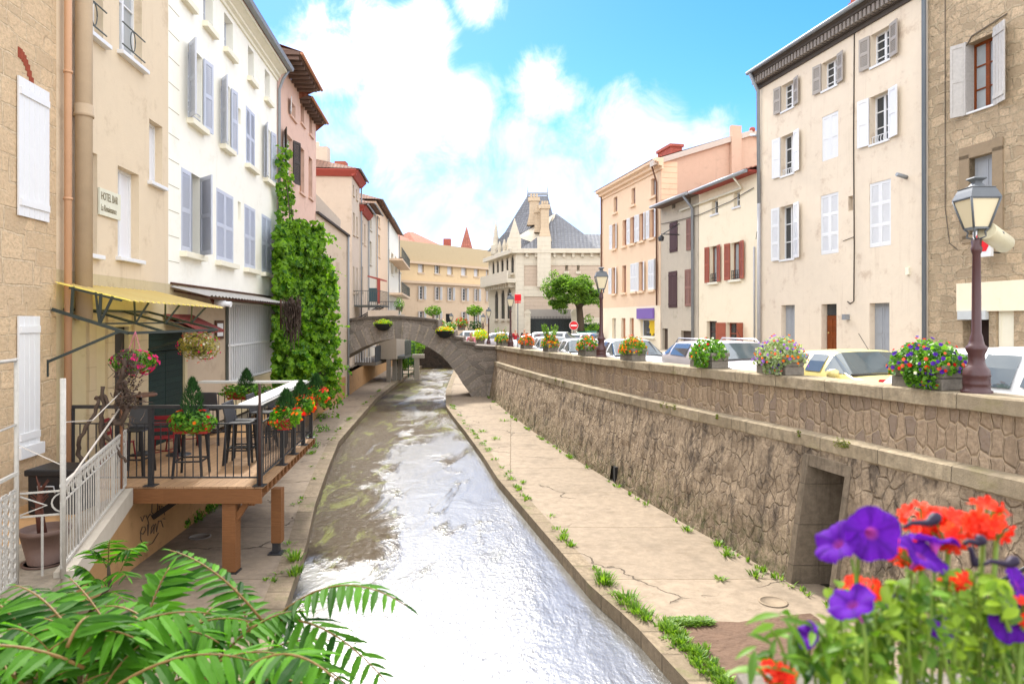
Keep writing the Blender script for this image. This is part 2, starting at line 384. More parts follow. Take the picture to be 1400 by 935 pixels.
class Fac:
    """a vertical plane in plan from p0 to p1; u runs along it, d outward to the viewer's side"""
    def __init__(s, p0, p1):
        s.p = Vector(p0); s.u = (Vector(p1) - s.p).normalized(); s.len = (Vector(p1) - s.p).length
        s.n = Vector((s.u.y, -s.u.x))
        if s.n.dot(-s.p) < 0: s.n = -s.n
    def P(s, u, d, z): q = s.p + s.u * u + s.n * d; return (q.x, q.y, z)
    def Y(s, px): a = (px - 700) / FP; return s.p.dot(s.n) / (a * s.n.x + s.n.y)
    def U(s, px): y = s.Y(px); return (Vector(((px - 700) / FP * y, y)) - s.p).dot(s.u)
    def Z(s, px, py): return (HY - py) / FP * s.Y(px)
    def R(s, x0, x1, yt, yb):
        a, b = s.U(x0), s.U(x1); return (min(a, b), max(a, b), s.Z(x0, yb), s.Z(x0, yt))
    def box(s, mb, u0, u1, d0, d1, z0, z1): return mb.box((u0, d0, z0), (u1, d1, z1), s.P)
def wall(F, root, u0, u1, z0, z1, mat, holes=(), rd=.22, back=8.0, name='wall', top=True):
    mb = MB(); us = sorted({u0, u1} | {min(max(h[i], u0), u1) for h in holes for i in (0, 1)}); zs = sorted({z0, z1} | {min(max(h[i], z0), z1) for h in holes for i in (2, 3)})
    for a, b in zip(us, us[1:]):
        for c, d in zip(zs, zs[1:]):
            if b - a < 1e-5 or d - c < 1e-5: continue
            m, w = (a+b)/2, (c+d)/2
            if any(h[0] < m < h[1] and h[2] < w < h[3] for h in holes): continue
            mb.quad(F.P(a, 0, c), F.P(b, 0, c), F.P(b, 0, d), F.P(a, 0, d))
    for h in holes:
        a, b, c, d = max(h[0], u0), min(h[1], u1), max(h[2], z0), min(h[3], z1)
        for p, q in (((a, c), (a, d)), ((a, d), (b, d)), ((b, d), (b, c)), ((b, c), (a, c))):
            mb.quad(F.P(p[0], 0, p[1]), F.P(q[0], 0, q[1]), F.P(q[0], -rd, q[1]), F.P(p[0], -rd, p[1]))
    mb.quad(F.P(u0, 0, z0), F.P(u0, -back, z0), F.P(u0, -back, z1), F.P(u0, 0, z1))
    mb.quad(F.P(u1, 0, z0), F.P(u1, -back, z0), F.P(u1, -back, z1), F.P(u1, 0, z1))
    mb.quad(F.P(u0, -back, z0), F.P(u1, -back, z0), F.P(u1, -back, z1), F.P(u0, -back, z1))
    if top: mb.quad(F.P(u0, 0, z1), F.P(u1, 0, z1), F.P(u1, -back, z1), F.P(u0, -back, z1))
    return mb.build(name, mat, root)
def leaf(F, hinge, sgn, w, z0, z1, ang, mat, parent, kind='louvre', d0=.02, label=None):
    """one shutter leaf hinged at u=hinge, lying from there in direction sgn, opened by ang off the wall"""
    c, s_ = math.cos(rad(ang)), math.sin(rad(ang))
    fn = lambda s, t, z: F.P(hinge + sgn * (s * c - t * s_), d0 + s * s_ + t * c, z)
    mb = MB(); T = .034; st = min(.075, w * .17); h = z1 - z0
    if kind == 'plank':
        mb.box((0, 0, z0), (w, T * .7, z1), fn); k = max(3, round(w / .13))
        for i in range(1, k): mb.box((w*i/k - .004, T * .7, z0 + .01), (w*i/k + .004, T * .7 + .006, z1 - .01), fn)
        for zz in (z0 + .1 * h, z1 - .1 * h): mb.box((.02, T * .7, zz - .05), (w - .02, T * .7 + .022, zz + .05), fn)
    else:
        mb.box((0, 0, z0), (st, T, z1), fn); mb.box((w - st, 0, z0), (w, T, z1), fn)
        rails = [z0, z0 + h * .5] if kind != 'third' else [z0, z0 + h * .33, z0 + h * .66]
        ys = [(z0, z0 + .11)] + [(r - .05, r + .05) for r in rails[1:]] + [(z1 - .1, z1)]
        for a, b in ys: mb.box((st, .001, a), (w - st, T - .001, b), fn)
        for (a, b), (c2, d2) in zip(ys, ys[1:]):
            if kind == 'panel': mb.box((st, .008, b), (w - st, .02, c2), fn); continue
            k = max(3, int((c2 - b) / .05))
            for i in range(k):
                zz = b + (c2 - b) * i / k; dz = (c2 - b) / k
                mb.quad(fn(st, .03, zz), fn(w - st, .03, zz), fn(w - st, .006, zz + dz * 1.15), fn(st, .006, zz + dz * 1.15))
    o = mb.build('shutter', mat, parent)
    if label: o['label'] = label
    return o
def window(F, root, r, frame, pane, rd=.22, grid=(2, 3), sill=None, sh=None, fw=.05, sproj=.1, curtain=None, name='window', thick=.1):
    u0, u1, z0, z1 = r; mb = MB(); B = lambda a, b, c, d, e=0, t=.05: F.box(mb, a, b, -rd + .002 + e, -rd + t - e, c, d)
    B(u0, u0 + fw, z0, z1); B(u1 - fw, u1, z0, z1); B(u0 + fw, u1 - fw, z0, z0 + fw, .001); B(u0 + fw, u1 - fw, z1 - fw, z1, .001)
    if grid:
        for i in range(1, grid[0]):
            u = u0 + (u1 - u0) * i / grid[0]; w = fw * (.8 if grid[0] == 2 or i * 2 == grid[0] else .35); B(u - w, u + w, z0 + fw, z1 - fw, .002)
        for i in range(1, grid[1]):
            z = z0 + (z1 - z0) * i / grid[1]; B(u0 + fw, u1 - fw, z - .016, z + .016, .004)
    o = mb.build(name, frame, root)
    p = MB(); F.box(p, u0 - .02, u1 + .02, -rd - .03, -rd + .012, z0 - .02, z1 + .02); p.build('pane' if pane not in SOLID else 'panel', pane, o)
    if sill:
        q = MB(); F.box(q, u0 - .09, u1 + .09, -.06, sproj, z0 - thick, z0 + .004); q.build('sill', sill, o, bev=.008)
    for s in (sh or []):      # (side, width or None, angle, mat, kind)
        side, wd, ang, m, kd = s[:5]; full = u1 - u0
        if side == 'C':
            leaf(F, u0 + .004, 1, full / 2 - .006, z0 + .01, z1, 0, m, o, kd, d0=-.03 if len(s) < 6 else s[5]); leaf(F, u1 - .004, -1, full / 2 - .006, z0 + .01, z1, 0, m, o, kd, d0=-.03 if len(s) < 6 else s[5])
        elif side == 'L': leaf(F, u0 - .01, -1, wd or full / 2, z0, z1, ang, m, o, kd)
        elif side == 'R': leaf(F, u1 + .01, 1, wd or full / 2, z0, z1, ang, m, o, kd)
    return o
SOLID = set()
def person(loc, h, face, shirt, trousers, hair, skin, label, lean=0.0, arms='down', group=None):
    """a figure on a skin-modifier skeleton: one continuous body, clothes and hair as children"""
    root = thing('person', loc, label, 'person', group, face)
    def skel(pts, edges, radii, name, mat, sub=2):
        me = bpy.data.meshes.new(name); me.from_pydata([(Vector(p) * h)[:] for p in pts], edges, []); me.materials.append(mat)
        o = bpy.data.objects.new(name, me); COL.objects.link(o); o.parent = root
        bm = bmesh.new(); bm.from_mesh(me); ly = bm.verts.layers.skin.verify(); bm.verts.ensure_lookup_table()
        for i, r in enumerate(radii):
            sk = bm.verts[i][ly]; sk.radius = (r[0] * h, r[1] * h) if isinstance(r, tuple) else (r * h, r * h * .8); sk.use_root = i == 0
        bm.to_mesh(me); bm.free()
        o.modifiers.new('s', 'SKIN'); m = o.modifiers.new('d', 'SUBSURF'); m.levels = sub; m.render_levels = sub
        return o
    L = lean
    hip, wa, ch, nk, hd = (0, 0, .52), (0, -L*.3, .62), (0, -L*.75, .74), (0, -L, .84), (0, -L*1.15, .92)
    if arms == 'fold': el = [(-.15, -L*.8-.06, .62), (.15, -L*.8-.06, .62)]; ha = [(-.03, -L-.17, .64), (.03, -L-.17, .66)]
    else: el = [(-.15, -L*.5, .62), (.15, -L*.5, .62)]; ha = [(-.16, -L*.5-.05, .47), (.16, -L*.5-.05, .47)]
    sh = [(-.11, -L*.9, .80), (.11, -L*.9, .80)]
    pts = [hip, wa, ch, nk, hd, sh[0], el[0], ha[0], sh[1], el[1], ha[1], (-.055, 0, .48), (-.06, -.01, .27), (-.065, .02, .04), (.055, 0, .48), (.06, -.01, .27), (.065, .02, .04), (-.07, -.07, .02), (.07, -.07, .02), (0, -L*1.15-.012, .965)]
    E = [(0,1),(1,2),(2,3),(3,4),(4,19),(2,5),(5,6),(6,7),(2,8),(8,9),(9,10),(0,11),(11,12),(12,13),(0,14),(14,15),(15,16),(13,17),(16,18)]
    rr = [.075,.065,.085,.032,(.043,.052),.04,.026,.019,.04,.026,.019,.055,.038,.024,.055,.038,.024,.02,.02,.036]
    skel(pts, E, rr, 'body', skin)
    skel([hip, wa, ch, (0, -L*.95, .805), sh[0], el[0], sh[1], el[1]], [(0,1),(1,2),(2,3),(2,4),(4,5),(2,6),(6,7)], [.085,.076,.096,.05,.05,.035,.05,.035], 'shirt', shirt)
    skel([(0,0,.53), (-.055,0,.48), (-.06,-.01,.27), (-.065,.02,.06), (.055,0,.48), (.06,-.01,.27), (.065,.02,.06)], [(0,1),(1,2),(2,3),(0,4),(4,5),(5,6)], [.082,.064,.048,.036,.064,.048,.036], 'trousers', trousers)
    skel([(0, -L*1.15+.012, .925), (0, -L*1.15+.008, .965)], [(0,1)], [(.048,.052),(.044,.046)], 'hair', hair)
    return root
# ---------------------------------------------------------------- shared materials
M = {}
M['path'] = None
def pathmat(name, c, crack=1.0, dirt=.75):
    m, k, b, o = newmat(name); uv = uvm(k)
    n1 = k.noise(uv, .7, 8, .68); n2 = k.noise(uv, 5, 7, .7); sp = k.noise(uv, 60, 2)
    col = k.mix(k.ramp(n2, .3, .75), mul(c, .8), mul(c, 1.1))
    col = k.mix(k.math('MULTIPLY', k.ramp(n1, .5, .72), dirt), col, mul(c, .55))
    col = k.mix(k.math('MULTIPLY', k.ramp(k.noise(uvm(k, .5, 2.2), .8, 6, .7), .56, .74), dirt * .8), col, mul((c[0]*.9, c[1]*.8, c[2]*.7, 1), .5))
    jo = k.n('ShaderNodeTexBrick', offset=.0, i={'Vector': k.n('ShaderNodeVectorMath', operation='MULTIPLY_ADD', i={0: k.n('ShaderNodeTexNoise', i={'Vector': uv, 'Scale': 3.0, 'Detail': 4}).outputs['Color'], 1: (.09, .09, 0), 2: uv}).outputs[0], 'Scale': 1.0, 'Mortar Size': .012, 'Brick Width': 9.0, 'Row Height': 2.7, 'Color1': (1, 1, 1, 1), 'Color2': (.9, .9, .9, 1), 'Mortar': (.45, .42, .36, 1)}).outputs[0]
    col = k.mix(1.0, col, jo, 'MULTIPLY')
    col = k.mix(k.math('MULTIPLY', k.ramp(k.noise(uv, 2.2, 9, .78), .52, .66), .55), col, mul((c[0] * .92, c[1] * .88, c[2] * .82, 1), .62))
    w = k.n('ShaderNodeTexNoise', i={'Vector': uv, 'Scale': 1.6, 'Detail': 5}).outputs['Color']
    v = k.n('ShaderNodeVectorMath', operation='MULTIPLY_ADD', i={0: w, 1: (.9, .9, 0), 2: uv}).outputs[0]
    e = k.n('ShaderNodeTexVoronoi', voronoi_dimensions='2D', feature='DISTANCE_TO_EDGE', i={'Vector': v, 'Scale': .34}).outputs[0]
    ck = k.math('MULTIPLY', k.ramp(e, .009, .002), k.ramp(k.noise(uv, .5, 3), .46, .56))
    col = k.mix(k.math('MULTIPLY', ck, crack), col, mul(c, .18))
    h = k.math('SUBTRACT', k.math('ADD', n2, k.math('MULTIPLY', sp, .35)), k.math('MULTIPLY', ck, 2.0))
    setb(k, b, base=col, rough=.9, spec=.2, normal=bumpn(k, h, .012)); return m
M['path'] = pathmat('concrete path', C('#bdaa93', .56), .7)
M['mud'] = plain('dried mud', C('#6d5646', .8), .95, .35, 4, .05, 9, obj=False)
M['kerb'] = blocks('kerb stone', C('#a5937a', .72), .62, .5, .2, .5, C('#6d7a3a', .6), ms=.02)
M['asphalt'] = plain('asphalt', (.16, .155, .15, 1), .9, .2, 3, .006, 60, obj=False)
M['paving'] = blocks('pale paving', C('#c9bda9', .7), .6, .6, .1, .2)
M['earth'] = plain('earth', (.16, .13, .09, 1), .95, .25, 1, 0, obj=False)
M['quay'] = rubble('quay stones', (C('#b39c83', .9), C('#c6ae93', .98), C('#a29082', .85)), C('#dcc4a2', .98), 6.6, 3.4, .05, .03, .55, .75, .38)
M['quaylow'] = roughwall('rough quay stones', C('#bfa98f', .93), C('#70645a', .6), C('#6d7440', .7))
M['coping'] = blocks('coping stone', C('#b3a389', .9), 1.15, 5, .2, .8, C('#8f8a50', .75), mortar=C('#3c3128', .5))
M['surround'] = blocks('dressed door stone', C('#9a8a76', .62), 2, .62, .1, .6)
M['bridge'] = blocks('dark bridge voussoirs', C('#a59b90', 1.0), .36, 1.25, .38, .35, C('#70734c', .6), .05, mortar=C('#cbbba4', .9), off=.5, ms=.035)
M['bridgec'] = blocks('bridge coping', C('#80756a', .75), .9, 4, .15, .6)
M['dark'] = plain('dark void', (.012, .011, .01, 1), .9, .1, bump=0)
M['terr'] = plaster('old ochre render', C('#c39a6c', .85), C('#6e5540', .7), .75, .2)
def watermat():
    m, k, b, o = newmat('stream water'); P = k.n('ShaderNodeNewGeometry').outputs['Position']; uv = k.n('ShaderNodeTexCoord').outputs['UV']; su = k.n('ShaderNodeSeparateXYZ', i={0: uv})
    mp = lambda sx, sy: k.n('ShaderNodeMapping', i={0: P, 'Rotation': (0, 0, rad(-12)), 'Scale': (sx, sy, 1)}).outputs[0]
    # shallows: brown bed and weed close under the surface, mostly along the left kerb and on the far rapids
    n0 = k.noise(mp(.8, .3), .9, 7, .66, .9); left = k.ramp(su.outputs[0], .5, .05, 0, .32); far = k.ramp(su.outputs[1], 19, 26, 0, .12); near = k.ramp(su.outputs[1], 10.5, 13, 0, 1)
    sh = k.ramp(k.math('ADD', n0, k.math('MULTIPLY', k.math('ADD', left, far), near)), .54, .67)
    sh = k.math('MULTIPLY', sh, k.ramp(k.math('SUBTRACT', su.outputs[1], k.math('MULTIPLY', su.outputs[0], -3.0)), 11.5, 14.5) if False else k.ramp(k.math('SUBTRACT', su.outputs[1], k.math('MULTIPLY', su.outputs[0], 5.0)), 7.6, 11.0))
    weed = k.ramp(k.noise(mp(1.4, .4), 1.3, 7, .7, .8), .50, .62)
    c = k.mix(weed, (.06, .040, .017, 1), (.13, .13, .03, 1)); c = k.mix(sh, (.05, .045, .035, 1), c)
    rip = k.noise(mp(1.5, .9), 13, 5, .62, .4); sw = k.noise(mp(.9, .35), 1.5, 4, .6, .6); rg = k.ramp(k.noise(mp(.5, .2), .7, 4), .35, .65, .3, 1.0)
    h = k.math('ADD', k.math('MULTIPLY', sw, 1.05), k.math('MULTIPLY', rip, k.math('MULTIPLY', rg, .48)))
    h = k.math('ADD', h, k.math('MULTIPLY', k.math('MULTIPLY', k.noise(mp(1.6, .8), 6, 5, .7, .5), sh), 1.5))
    setb(k, b, base=c, rough=k.math('MULTIPLY_ADD', sh, -.02, .27), ior=k.math('MULTIPLY_ADD', sh, -1.2, 2.5), spec=k.math('MULTIPLY_ADD', sh, -.32, .5), normal=bumpn(k, h, .03, 1.0)); return m
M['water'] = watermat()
M['plaingrey'] = plain('plain', (.5, .5, .5, 1))  # flat mid grey, assigned to no object
# ---------------------------------------------------------------- levels and plan curves (Y -> X)
ZW, ZP = -4.2, -4.0
BASE = [(2, 6.35), (7, 5.05), (10.5, 4.2), (13.7, 3.3), (17, 2.45), (20.2, 1.7), (24.5, .78), (30, -.25), (36.6, -1.32), (44, -2.2), (62, -3.6)]
COPF = lambda y: lerp(BASE, y) + .42
COPZ = lambda y: -.715 - .0164 * y
KR = [(2, 3.4), (7.65, 1.94), (9.25, 1.58), (10.4, 1.19), (13.3, .56), (17.6, -.37), (20.5, -.85), (24.9, -1.66), (28.8, -2.42), (32.5, -3.09), (39.6, -3.77), (47, -4.2), (62, -5)]
KL = [(2, -1.7), (8, -2.85), (12.4, -3.67), (15.1, -4.28), (18.8, -4.98), (23, -5.73), (28.3, -6.25), (35.6, -6.97), (46, -7.53), (63, -8.0)]
LOW = [(2, -5.5), (9, -5.9), (11.3, -6.12), (15.1, -6.38), (22, -7.2), (29.9, -8.2), (36, -8.62), (44, -9.3), (63, -10.6)]
STZ = lambda y: COPZ(y) - 1.0
def strip(mb, ys, xa, xb, za, zb):
    for a, b in zip(ys, ys[1:]): mb.quad((xa(a), a, za(a)), (xb(a), a, zb(a)), (xb(b), b, zb(b)), (xa(b), b, za(b)))
ys = [2 + .5 * i for i in range(121)]
mb = MB(); mb.quad((-400, -60, -5), (400, -60, -5), (400, 900, -5), (-400, 900, -5)); struct(mb, 'ground', M['earth'])
mb = MB()
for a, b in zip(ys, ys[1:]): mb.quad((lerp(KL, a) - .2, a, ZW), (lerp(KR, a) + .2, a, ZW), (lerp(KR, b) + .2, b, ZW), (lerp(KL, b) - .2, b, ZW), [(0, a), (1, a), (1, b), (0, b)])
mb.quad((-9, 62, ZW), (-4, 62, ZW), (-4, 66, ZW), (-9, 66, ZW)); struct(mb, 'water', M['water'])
mb = MB(); strip(mb, ys, lambda y: lerp(LOW, y) - 1.2, lambda y: lerp(KL, y) - .34, lambda y: ZP, lambda y: ZP); struct(mb, 'path', M['path'])
mb = MB(); strip(mb, ys, lambda y: lerp(KR, y) + .3, lambda y: lerp(BASE, y) + .5, lambda y: ZP, lambda y: ZP); struct(mb, 'path', M['path'])
for K, sg in ((KL, -1), (KR, 1)):
    mb = MB(); s0 = 0
    for a, b in zip(ys, ys[1:]):
        xa, xb = lerp(K, a), lerp(K, b); ds = math.hypot(b - a, xb - xa); w = .34 if sg < 0 else .3
        j = .012
        uv = [(s0, .05), (s0, .45), (s0 + ds, .45), (s0 + ds, .05)]
        mb.quad((xa, a, ZP + j), (xa + sg * w, a, ZP + j), (xb + sg * w, b, ZP + j), (xb, b, ZP + j), uv)
        mb.quad((xa, a, ZP + j), (xb, b, ZP + j), (xb, b, -4.8), (xa, a, -4.8), [(s0, .45), (s0 + ds, .45), (s0 + ds, -.3), (s0, -.3)])
        mb.quad((xa + sg * w, a, ZP + j), (xb + sg * w, b, ZP + j), (xb + sg * w, b, ZP - .1), (xa + sg * w, a, ZP - .1)); s0 += ds
    struct(mb, 'kerb', M['kerb'])
# mud patch on the near part of the right path
mb = MB(); pts = []
for (px, py) in [(905, 853), (960, 848), (1010, 850), (1060, 842), (1108, 838), (1120, 846), (1150, 935), (1160, 990), (1000, 990), (960, 925), (930, 890)]:
    pts.append(G(px, py, ZP + .006))
mb.add(pts, [tuple(range(len(pts)))]); struct(mb, 'mud_patch', M['mud'])
# street on the right, square beyond, kerb and pavement along the houses
HX = lambda y: 15.93 - .2105 * y
HZ = lambda y: -1.39 - .0055 * y
mb = MB(); yr = [2 + i for i in range(0, 36)] + [37.5]
strip(mb, yr, lambda y: COPF(y) + .45, lambda y: HX(y) - 1.3, STZ, lambda y: HZ(y) - .14); struct(mb, 'street', M['asphalt'])
mb = MB(); strip(mb, yr, lambda y: HX(y) - 1.3, lambda y: HX(y) + .3, HZ, HZ)
strip(mb, yr, lambda y: HX(y) - 1.3, lambda y: HX(y) - 1.3, lambda y: HZ(y) - .3, HZ); struct(mb, 'pavement', M['paving'])
zs = STZ(37.5)
mb = MB(); mb.add([(COPF(37.5) + .45, 37.5, zs), (8.2, 37.5, zs), (30, 36, zs), (160, 36, zs), (160, 260, zs), (-160, 260, zs), (-160, 66, zs), (-4, 66, zs), (-3.2, 62, zs), (-1.8, 44, zs)], [tuple(range(10))]); struct(mb, 'square', M['asphalt'])
mb = MB(); mb.add([(-7.3, 8, -2.68), (-7.5, 20, -2.75), (-9.2, 38, -2.75), (-11, 66, -2.75), (-160, 66, -2.75), (-160, 2, -2.75)], [tuple(range(6))]); struct(mb, 'ground', M['earth'])
# ---------------------------------------------------------------- quay wall (one wall: rough battered face, parapet, ledge, coping, doorway)
qw = thing('quay_wall', (COPF(20), 20, ZP), 'long battered rubble quay wall with stone ledge and flat coping above the right path', 'quay wall')
D0, D1, DT = 9.78, 10.56, -2.2        # doorway along Y, lintel height
NI0, NI1, NIT = 17.05, 17.42, -3.62
yq = sorted(set([round(2 + .16 * i, 3) for i in range(216)] + [D0, D1, NI0, NI1]))
yq = [y for y in yq if y <= 36.6 and not any(0 < abs(y - e) < .07 for e in (D0, D1, NI0, NI1))]
arc = {}; s0 = 0; pv = None
for y in yq:
    x = lerp(BASE, y)
    if pv: s0 += math.hypot(y - pv[1], x - pv[0])
    arc[y] = s0; pv = (x, y)
def nz(x, y, z, s=1.0): return noise.fractal(Vector((x * s, y * s, z * s)), 1.0, 2.0, 4)
def lowx(y, z):
    zl = COPZ(y) - 1.05; t = (z - ZP) / (zl - ZP)
    d = .035 * nz(arc.get(y, y) * 2.6, z * 2.0, 3.1) if .02 < t < .98 else 0
    return lerp(BASE, y) + .09 + .29 * t + d
mb = MB(); NZ = 16
for a, b in zip(yq, yq[1:]):
    m = (a + b) / 2
    for j in range(NZ):
        za0 = ZP - .1 + (COPZ(a) - .95 - ZP + .1) * j / NZ; za1 = ZP - .1 + (COPZ(a) - .95 - ZP + .1) * (j + 1) / NZ
        zb0 = ZP - .1 + (COPZ(b) - .95 - ZP + .1) * j / NZ; zb1 = ZP - .1 + (COPZ(b) - .95 - ZP + .1) * (j + 1) / NZ
        if D0 - .01 < m < D1 + .01:
            if za1 <= DT + .01: continue
            za0, zb0 = max(za0, DT), max(zb0, DT)
        if NI0 < m < NI1:
            if za1 <= NIT: continue
            za0, zb0 = max(za0, NIT), max(zb0, NIT)
        mb.quad((lowx(a, za0), a, za0), (lowx(a, za1), a, za1), (lowx(b, zb1), b, zb1), (lowx(b, zb0), b, zb0),
                [(arc[a], za0), (arc[a], za1), (arc[b], zb1), (arc[b], zb0)])
mb.build('lower_wall', M['quaylow'], qw, smooth=True)
def sweep(sect, ylist, name, mat, capz=True, jit=0):
    """sect: list of (dx from coping front, dz from coping top) swept along the wall"""
    mb = MB(); cum = [0]
    for p, q in zip(sect, sect[1:]): cum.append(cum[-1] + math.hypot(q[0] - p[0], q[1] - p[1]))
    al = {}; s = 0; pv = None
    for y in ylist:
        x = COPF(y)
        if pv: s += math.hypot(y - pv[1], x - pv[0])
        al[y] = s; pv = (x, y)
    pt = lambda y, p: (COPF(y) + p[0] + (jit * nz(y * 3, p[0] * 9, p[1] * 9) if jit else 0), y, COPZ(y) + p[1] + (jit * .6 * nz(y * 2.3, p[1] * 7, 5) if jit else 0))
    for a, b in zip(ylist, ylist[1:]):
        for i in range(len(sect) - 1):
            p, q = sect[i], sect[i+1]
            mb.quad(pt(a, p), pt(a, q), pt(b, q), pt(b, p), [(al[a], cum[i]), (al[a], cum[i+1]), (al[b], cum[i+1]), (al[b], cum[i])])
    if len(sect) > 2: mb.add([pt(ylist[-1], p) for p in sect], [tuple(range(len(sect)))]); mb.add([pt(ylist[0], p) for p in sect], [tuple(range(len(sect)))])
    return mb.build(name, mat, qw)
yc = [2 + .25 * i for i in range(139)]
sweep([(.08, -.87), (.08, -.6), (.08, -.4), (.08, -.17)], yc, 'parapet_wall', M['quay'])
sweep([(.46, -.17), (.46, -1.6)], yc, 'street_face', M['quay'])
sweep([(.2, -.16), (.012, -.19), (0, -.18), (0, -.02), (.02, 0), (.48, 0), (.5, -.02), (.5, -.2), (.2, -.2)], yc, 'coping', M['coping'], jit=.02)
sweep([(.15, -.80), (-.03, -.84), (-.06, -.86), (-.06, -1.04), (-.04, -1.07), (.15, -1.07)], yc, 'ledge', M['coping'], jit=.016)
# near pier where the coping bends: darker return block
mb = MB(); dx = .95
for (a, b) in ((D0, 0), (D1, 1)): pass
f1 = lambda y, z: lerp(BASE, y) + .09 + .29 * (z - ZP) / (COPZ(y) - 1.05 - ZP)
for (ya, yb) in ((D0 - .1, D0), (D1, D1 + .12)):
    v = [(f1(y, z) + d, y, z) for d in (-.035, dx) for (y, z) in ((ya, ZP), (yb, ZP), (yb, DT + .16), (ya, DT + .16))]
    mb.add(v, [(0,1,2,3), (4,5,6,7), (0,1,5,4), (1,2,6,5), (2,3,7,6), (3,0,4,7)])
v = [(f1(y, z) + d, y, z) for d in (-.03, dx) for (y, z) in ((D0, DT), (D1, DT), (D1, DT + .17), (D0, DT + .17))]
mb.add(v, [(0,1,2,3), (4,5,6,7), (0,1,5,4), (1,2,6,5), (2,3,7,6), (3,0,4,7)]); mb.build('door_surround', M['surround'], qw)
mb = MB(); x0 = lerp(BASE, 10); mb.quad((x0 + .95, D0 - .2, ZP), (x0 + .85, D1 + .2, ZP), (x0 + .85, D1 + .2, DT + .1), (x0 + .95, D0 - .2, DT + .1)); mb.build('doorway_back', M['surround'], qw)
mb = MB(); mb.box((lerp(BASE, 17.2) + .12, NI0 - .02, ZP), (lerp(BASE, 17.2) + .5, NI1 + .02, NIT + .02)); mb.build('drain_opening', M['dark'], qw)
# ---------------------------------------------------------------- bridge
br = thing('stone_bridge', (-5, 38, ZP), 'dark stone arch footbridge with humped parapet crossing the stream', 'bridge')
BY, BY2 = 36.5, 39.2
INT = [(474, 486.5), (482, 482), (498, 474), (514, 468), (528, 464.5), (542, 463), (554, 464), (566, 466), (576, 469.5), (585, 474), (594, 479.5), (603.5, 486), (612, 495), (620, 505), (626.5, 514), (632, 523.5), (640, 534), (646, 545), (680, 547)]
TOP = [(456, 438.5), (480, 435.5), (500, 433.3), (537.6, 432), (570, 434), (597.5, 437.5), (598, 450), (620, 453), (620.5, 460), (632, 461.5), (632.5, 467), (648, 468.5), (648.5, 472.5), (680, 474.5)]
bx = lambda px: (px - 700) / FP * BY
bz = lambda py: (HY - py) / FP * BY
inner = [(bx(456), bz(496))] + [(bx(x), bz(y)) for x, y in INT]
top = [(bx(x), bz(y)) for x, y in TOP]
def resamp(pl, n):
    L = [0]
    for p, q in zip(pl, pl[1:]): L.append(L[-1] + math.hypot(q[0]-p[0], q[1]-p[1]))
    out = []
    for i in range(n):
        t = L[-1] * i / (n - 1); j = max(k for k in range(len(L)-1) if L[k] <= t + 1e-9); f = (t - L[j]) / (L[j+1] - L[j])
        out.append((pl[j][0] + (pl[j+1][0]-pl[j][0])*f, pl[j][1] + (pl[j+1][1]-pl[j][1])*f))
    return out, L[-1]
NN = 60
inn, LI = resamp(inner, NN)
def ringpt(i, t):
    """ring of long voussoirs: from the intrados outwards along its normal"""
    p = inn[i]; q, r = inn[max(i-1, 0)], inn[min(i+1, NN-1)]; d = Vector((r[0]-q[0], r[1]-q[1])).normalized(); n = Vector((-d.y, d.x))
    if n.y < 0 and i < NN - 3: n = -n
    return (p[0] + n.x * t, p[1] + n.y * t)
def ztop(x):
    for (a, b) in zip(top, top[1:]):
        if a[0] <= x <= b[0]: return a[1] + (b[1]-a[1]) * (x-a[0]) / max(1e-6, b[0]-a[0])
    return top[-1][1]
mb = MB()
for i in range(NN - 1):
    for t0, t1 in ((0, .45), (.45, .9)):
        q = []
        for (j, t) in ((i, t0), (i+1, t0), (i+1, t1), (i, t1)):
            x, z = ringpt(j, t); z = min(z, ztop(max(top[0][0], min(x, top[-1][0]))) - .1)
            q.append((x, BY + .03 * noise.noise(Vector((x * 3, z * 3, 1))), z))
        mb.quad(*q, uv=[(LI*i/NN, t0 + .05), (LI*(i+1)/NN, t0 + .05), (LI*(i+1)/NN, t1 + .05), (LI*i/NN, t1 + .05)])
    mb.quad((inn[i][0], BY, inn[i][1]), (inn[i+1][0], BY, inn[i+1][1]), (inn[i+1][0], BY2, inn[i+1][1]), (inn[i][0], BY2, inn[i][1]))
mb.build('arch_ring', M['bridge'], br)
# spandrel: between the intrados and the top line
M['spandrel'] = rubble('dark bridge rubble', (C('#958a7f', .9), C('#a59a8d', .95), C('#807970', .85)), C('#b8ab9a', .85), 2.2, 4.2, .05, .03, .9, .5, .6)
mb = MB(); xs = sorted(set([t[0] for t in top] + [top[0][0] + (top[-1][0]-top[0][0]) * i / 90 for i in range(91)]))
def zint(x):
    best = ZP - .2
    for (p, q) in zip(inner, inner[1:]):
        if min(p[0], q[0]) <= x <= max(p[0], q[0]) and abs(q[0]-p[0]) > 1e-6: best = max(best, p[1] + (q[1]-p[1]) * (x-p[0]) / (q[0]-p[0]))
    return best
for a, b in zip(xs, xs[1:]):
    if b - a < .005: continue
    za, zb = zint(a + 1e-4), zint(b - 1e-4); ta, tb = ztop(a + 1e-4) - .3 * 0, ztop(b - 1e-4)
    mb.quad((a, BY + .06, ta), (b, BY + .06, tb), (b, BY2, tb), (a, BY2, ta)) if tb < 9 else None
    for (u0, u1) in ((0, .5), (.5, 1)):
        for yy in (BY + .06, BY2):
            mb.quad((a, yy, za + (ta-za)*u0), (b, yy, zb + (tb-zb)*u0), (b, yy, zb + (tb-zb)*u1), (a, yy, za + (ta-za)*u1))
mb.build('spandrel', M['spandrel'], br)
mb = MB()
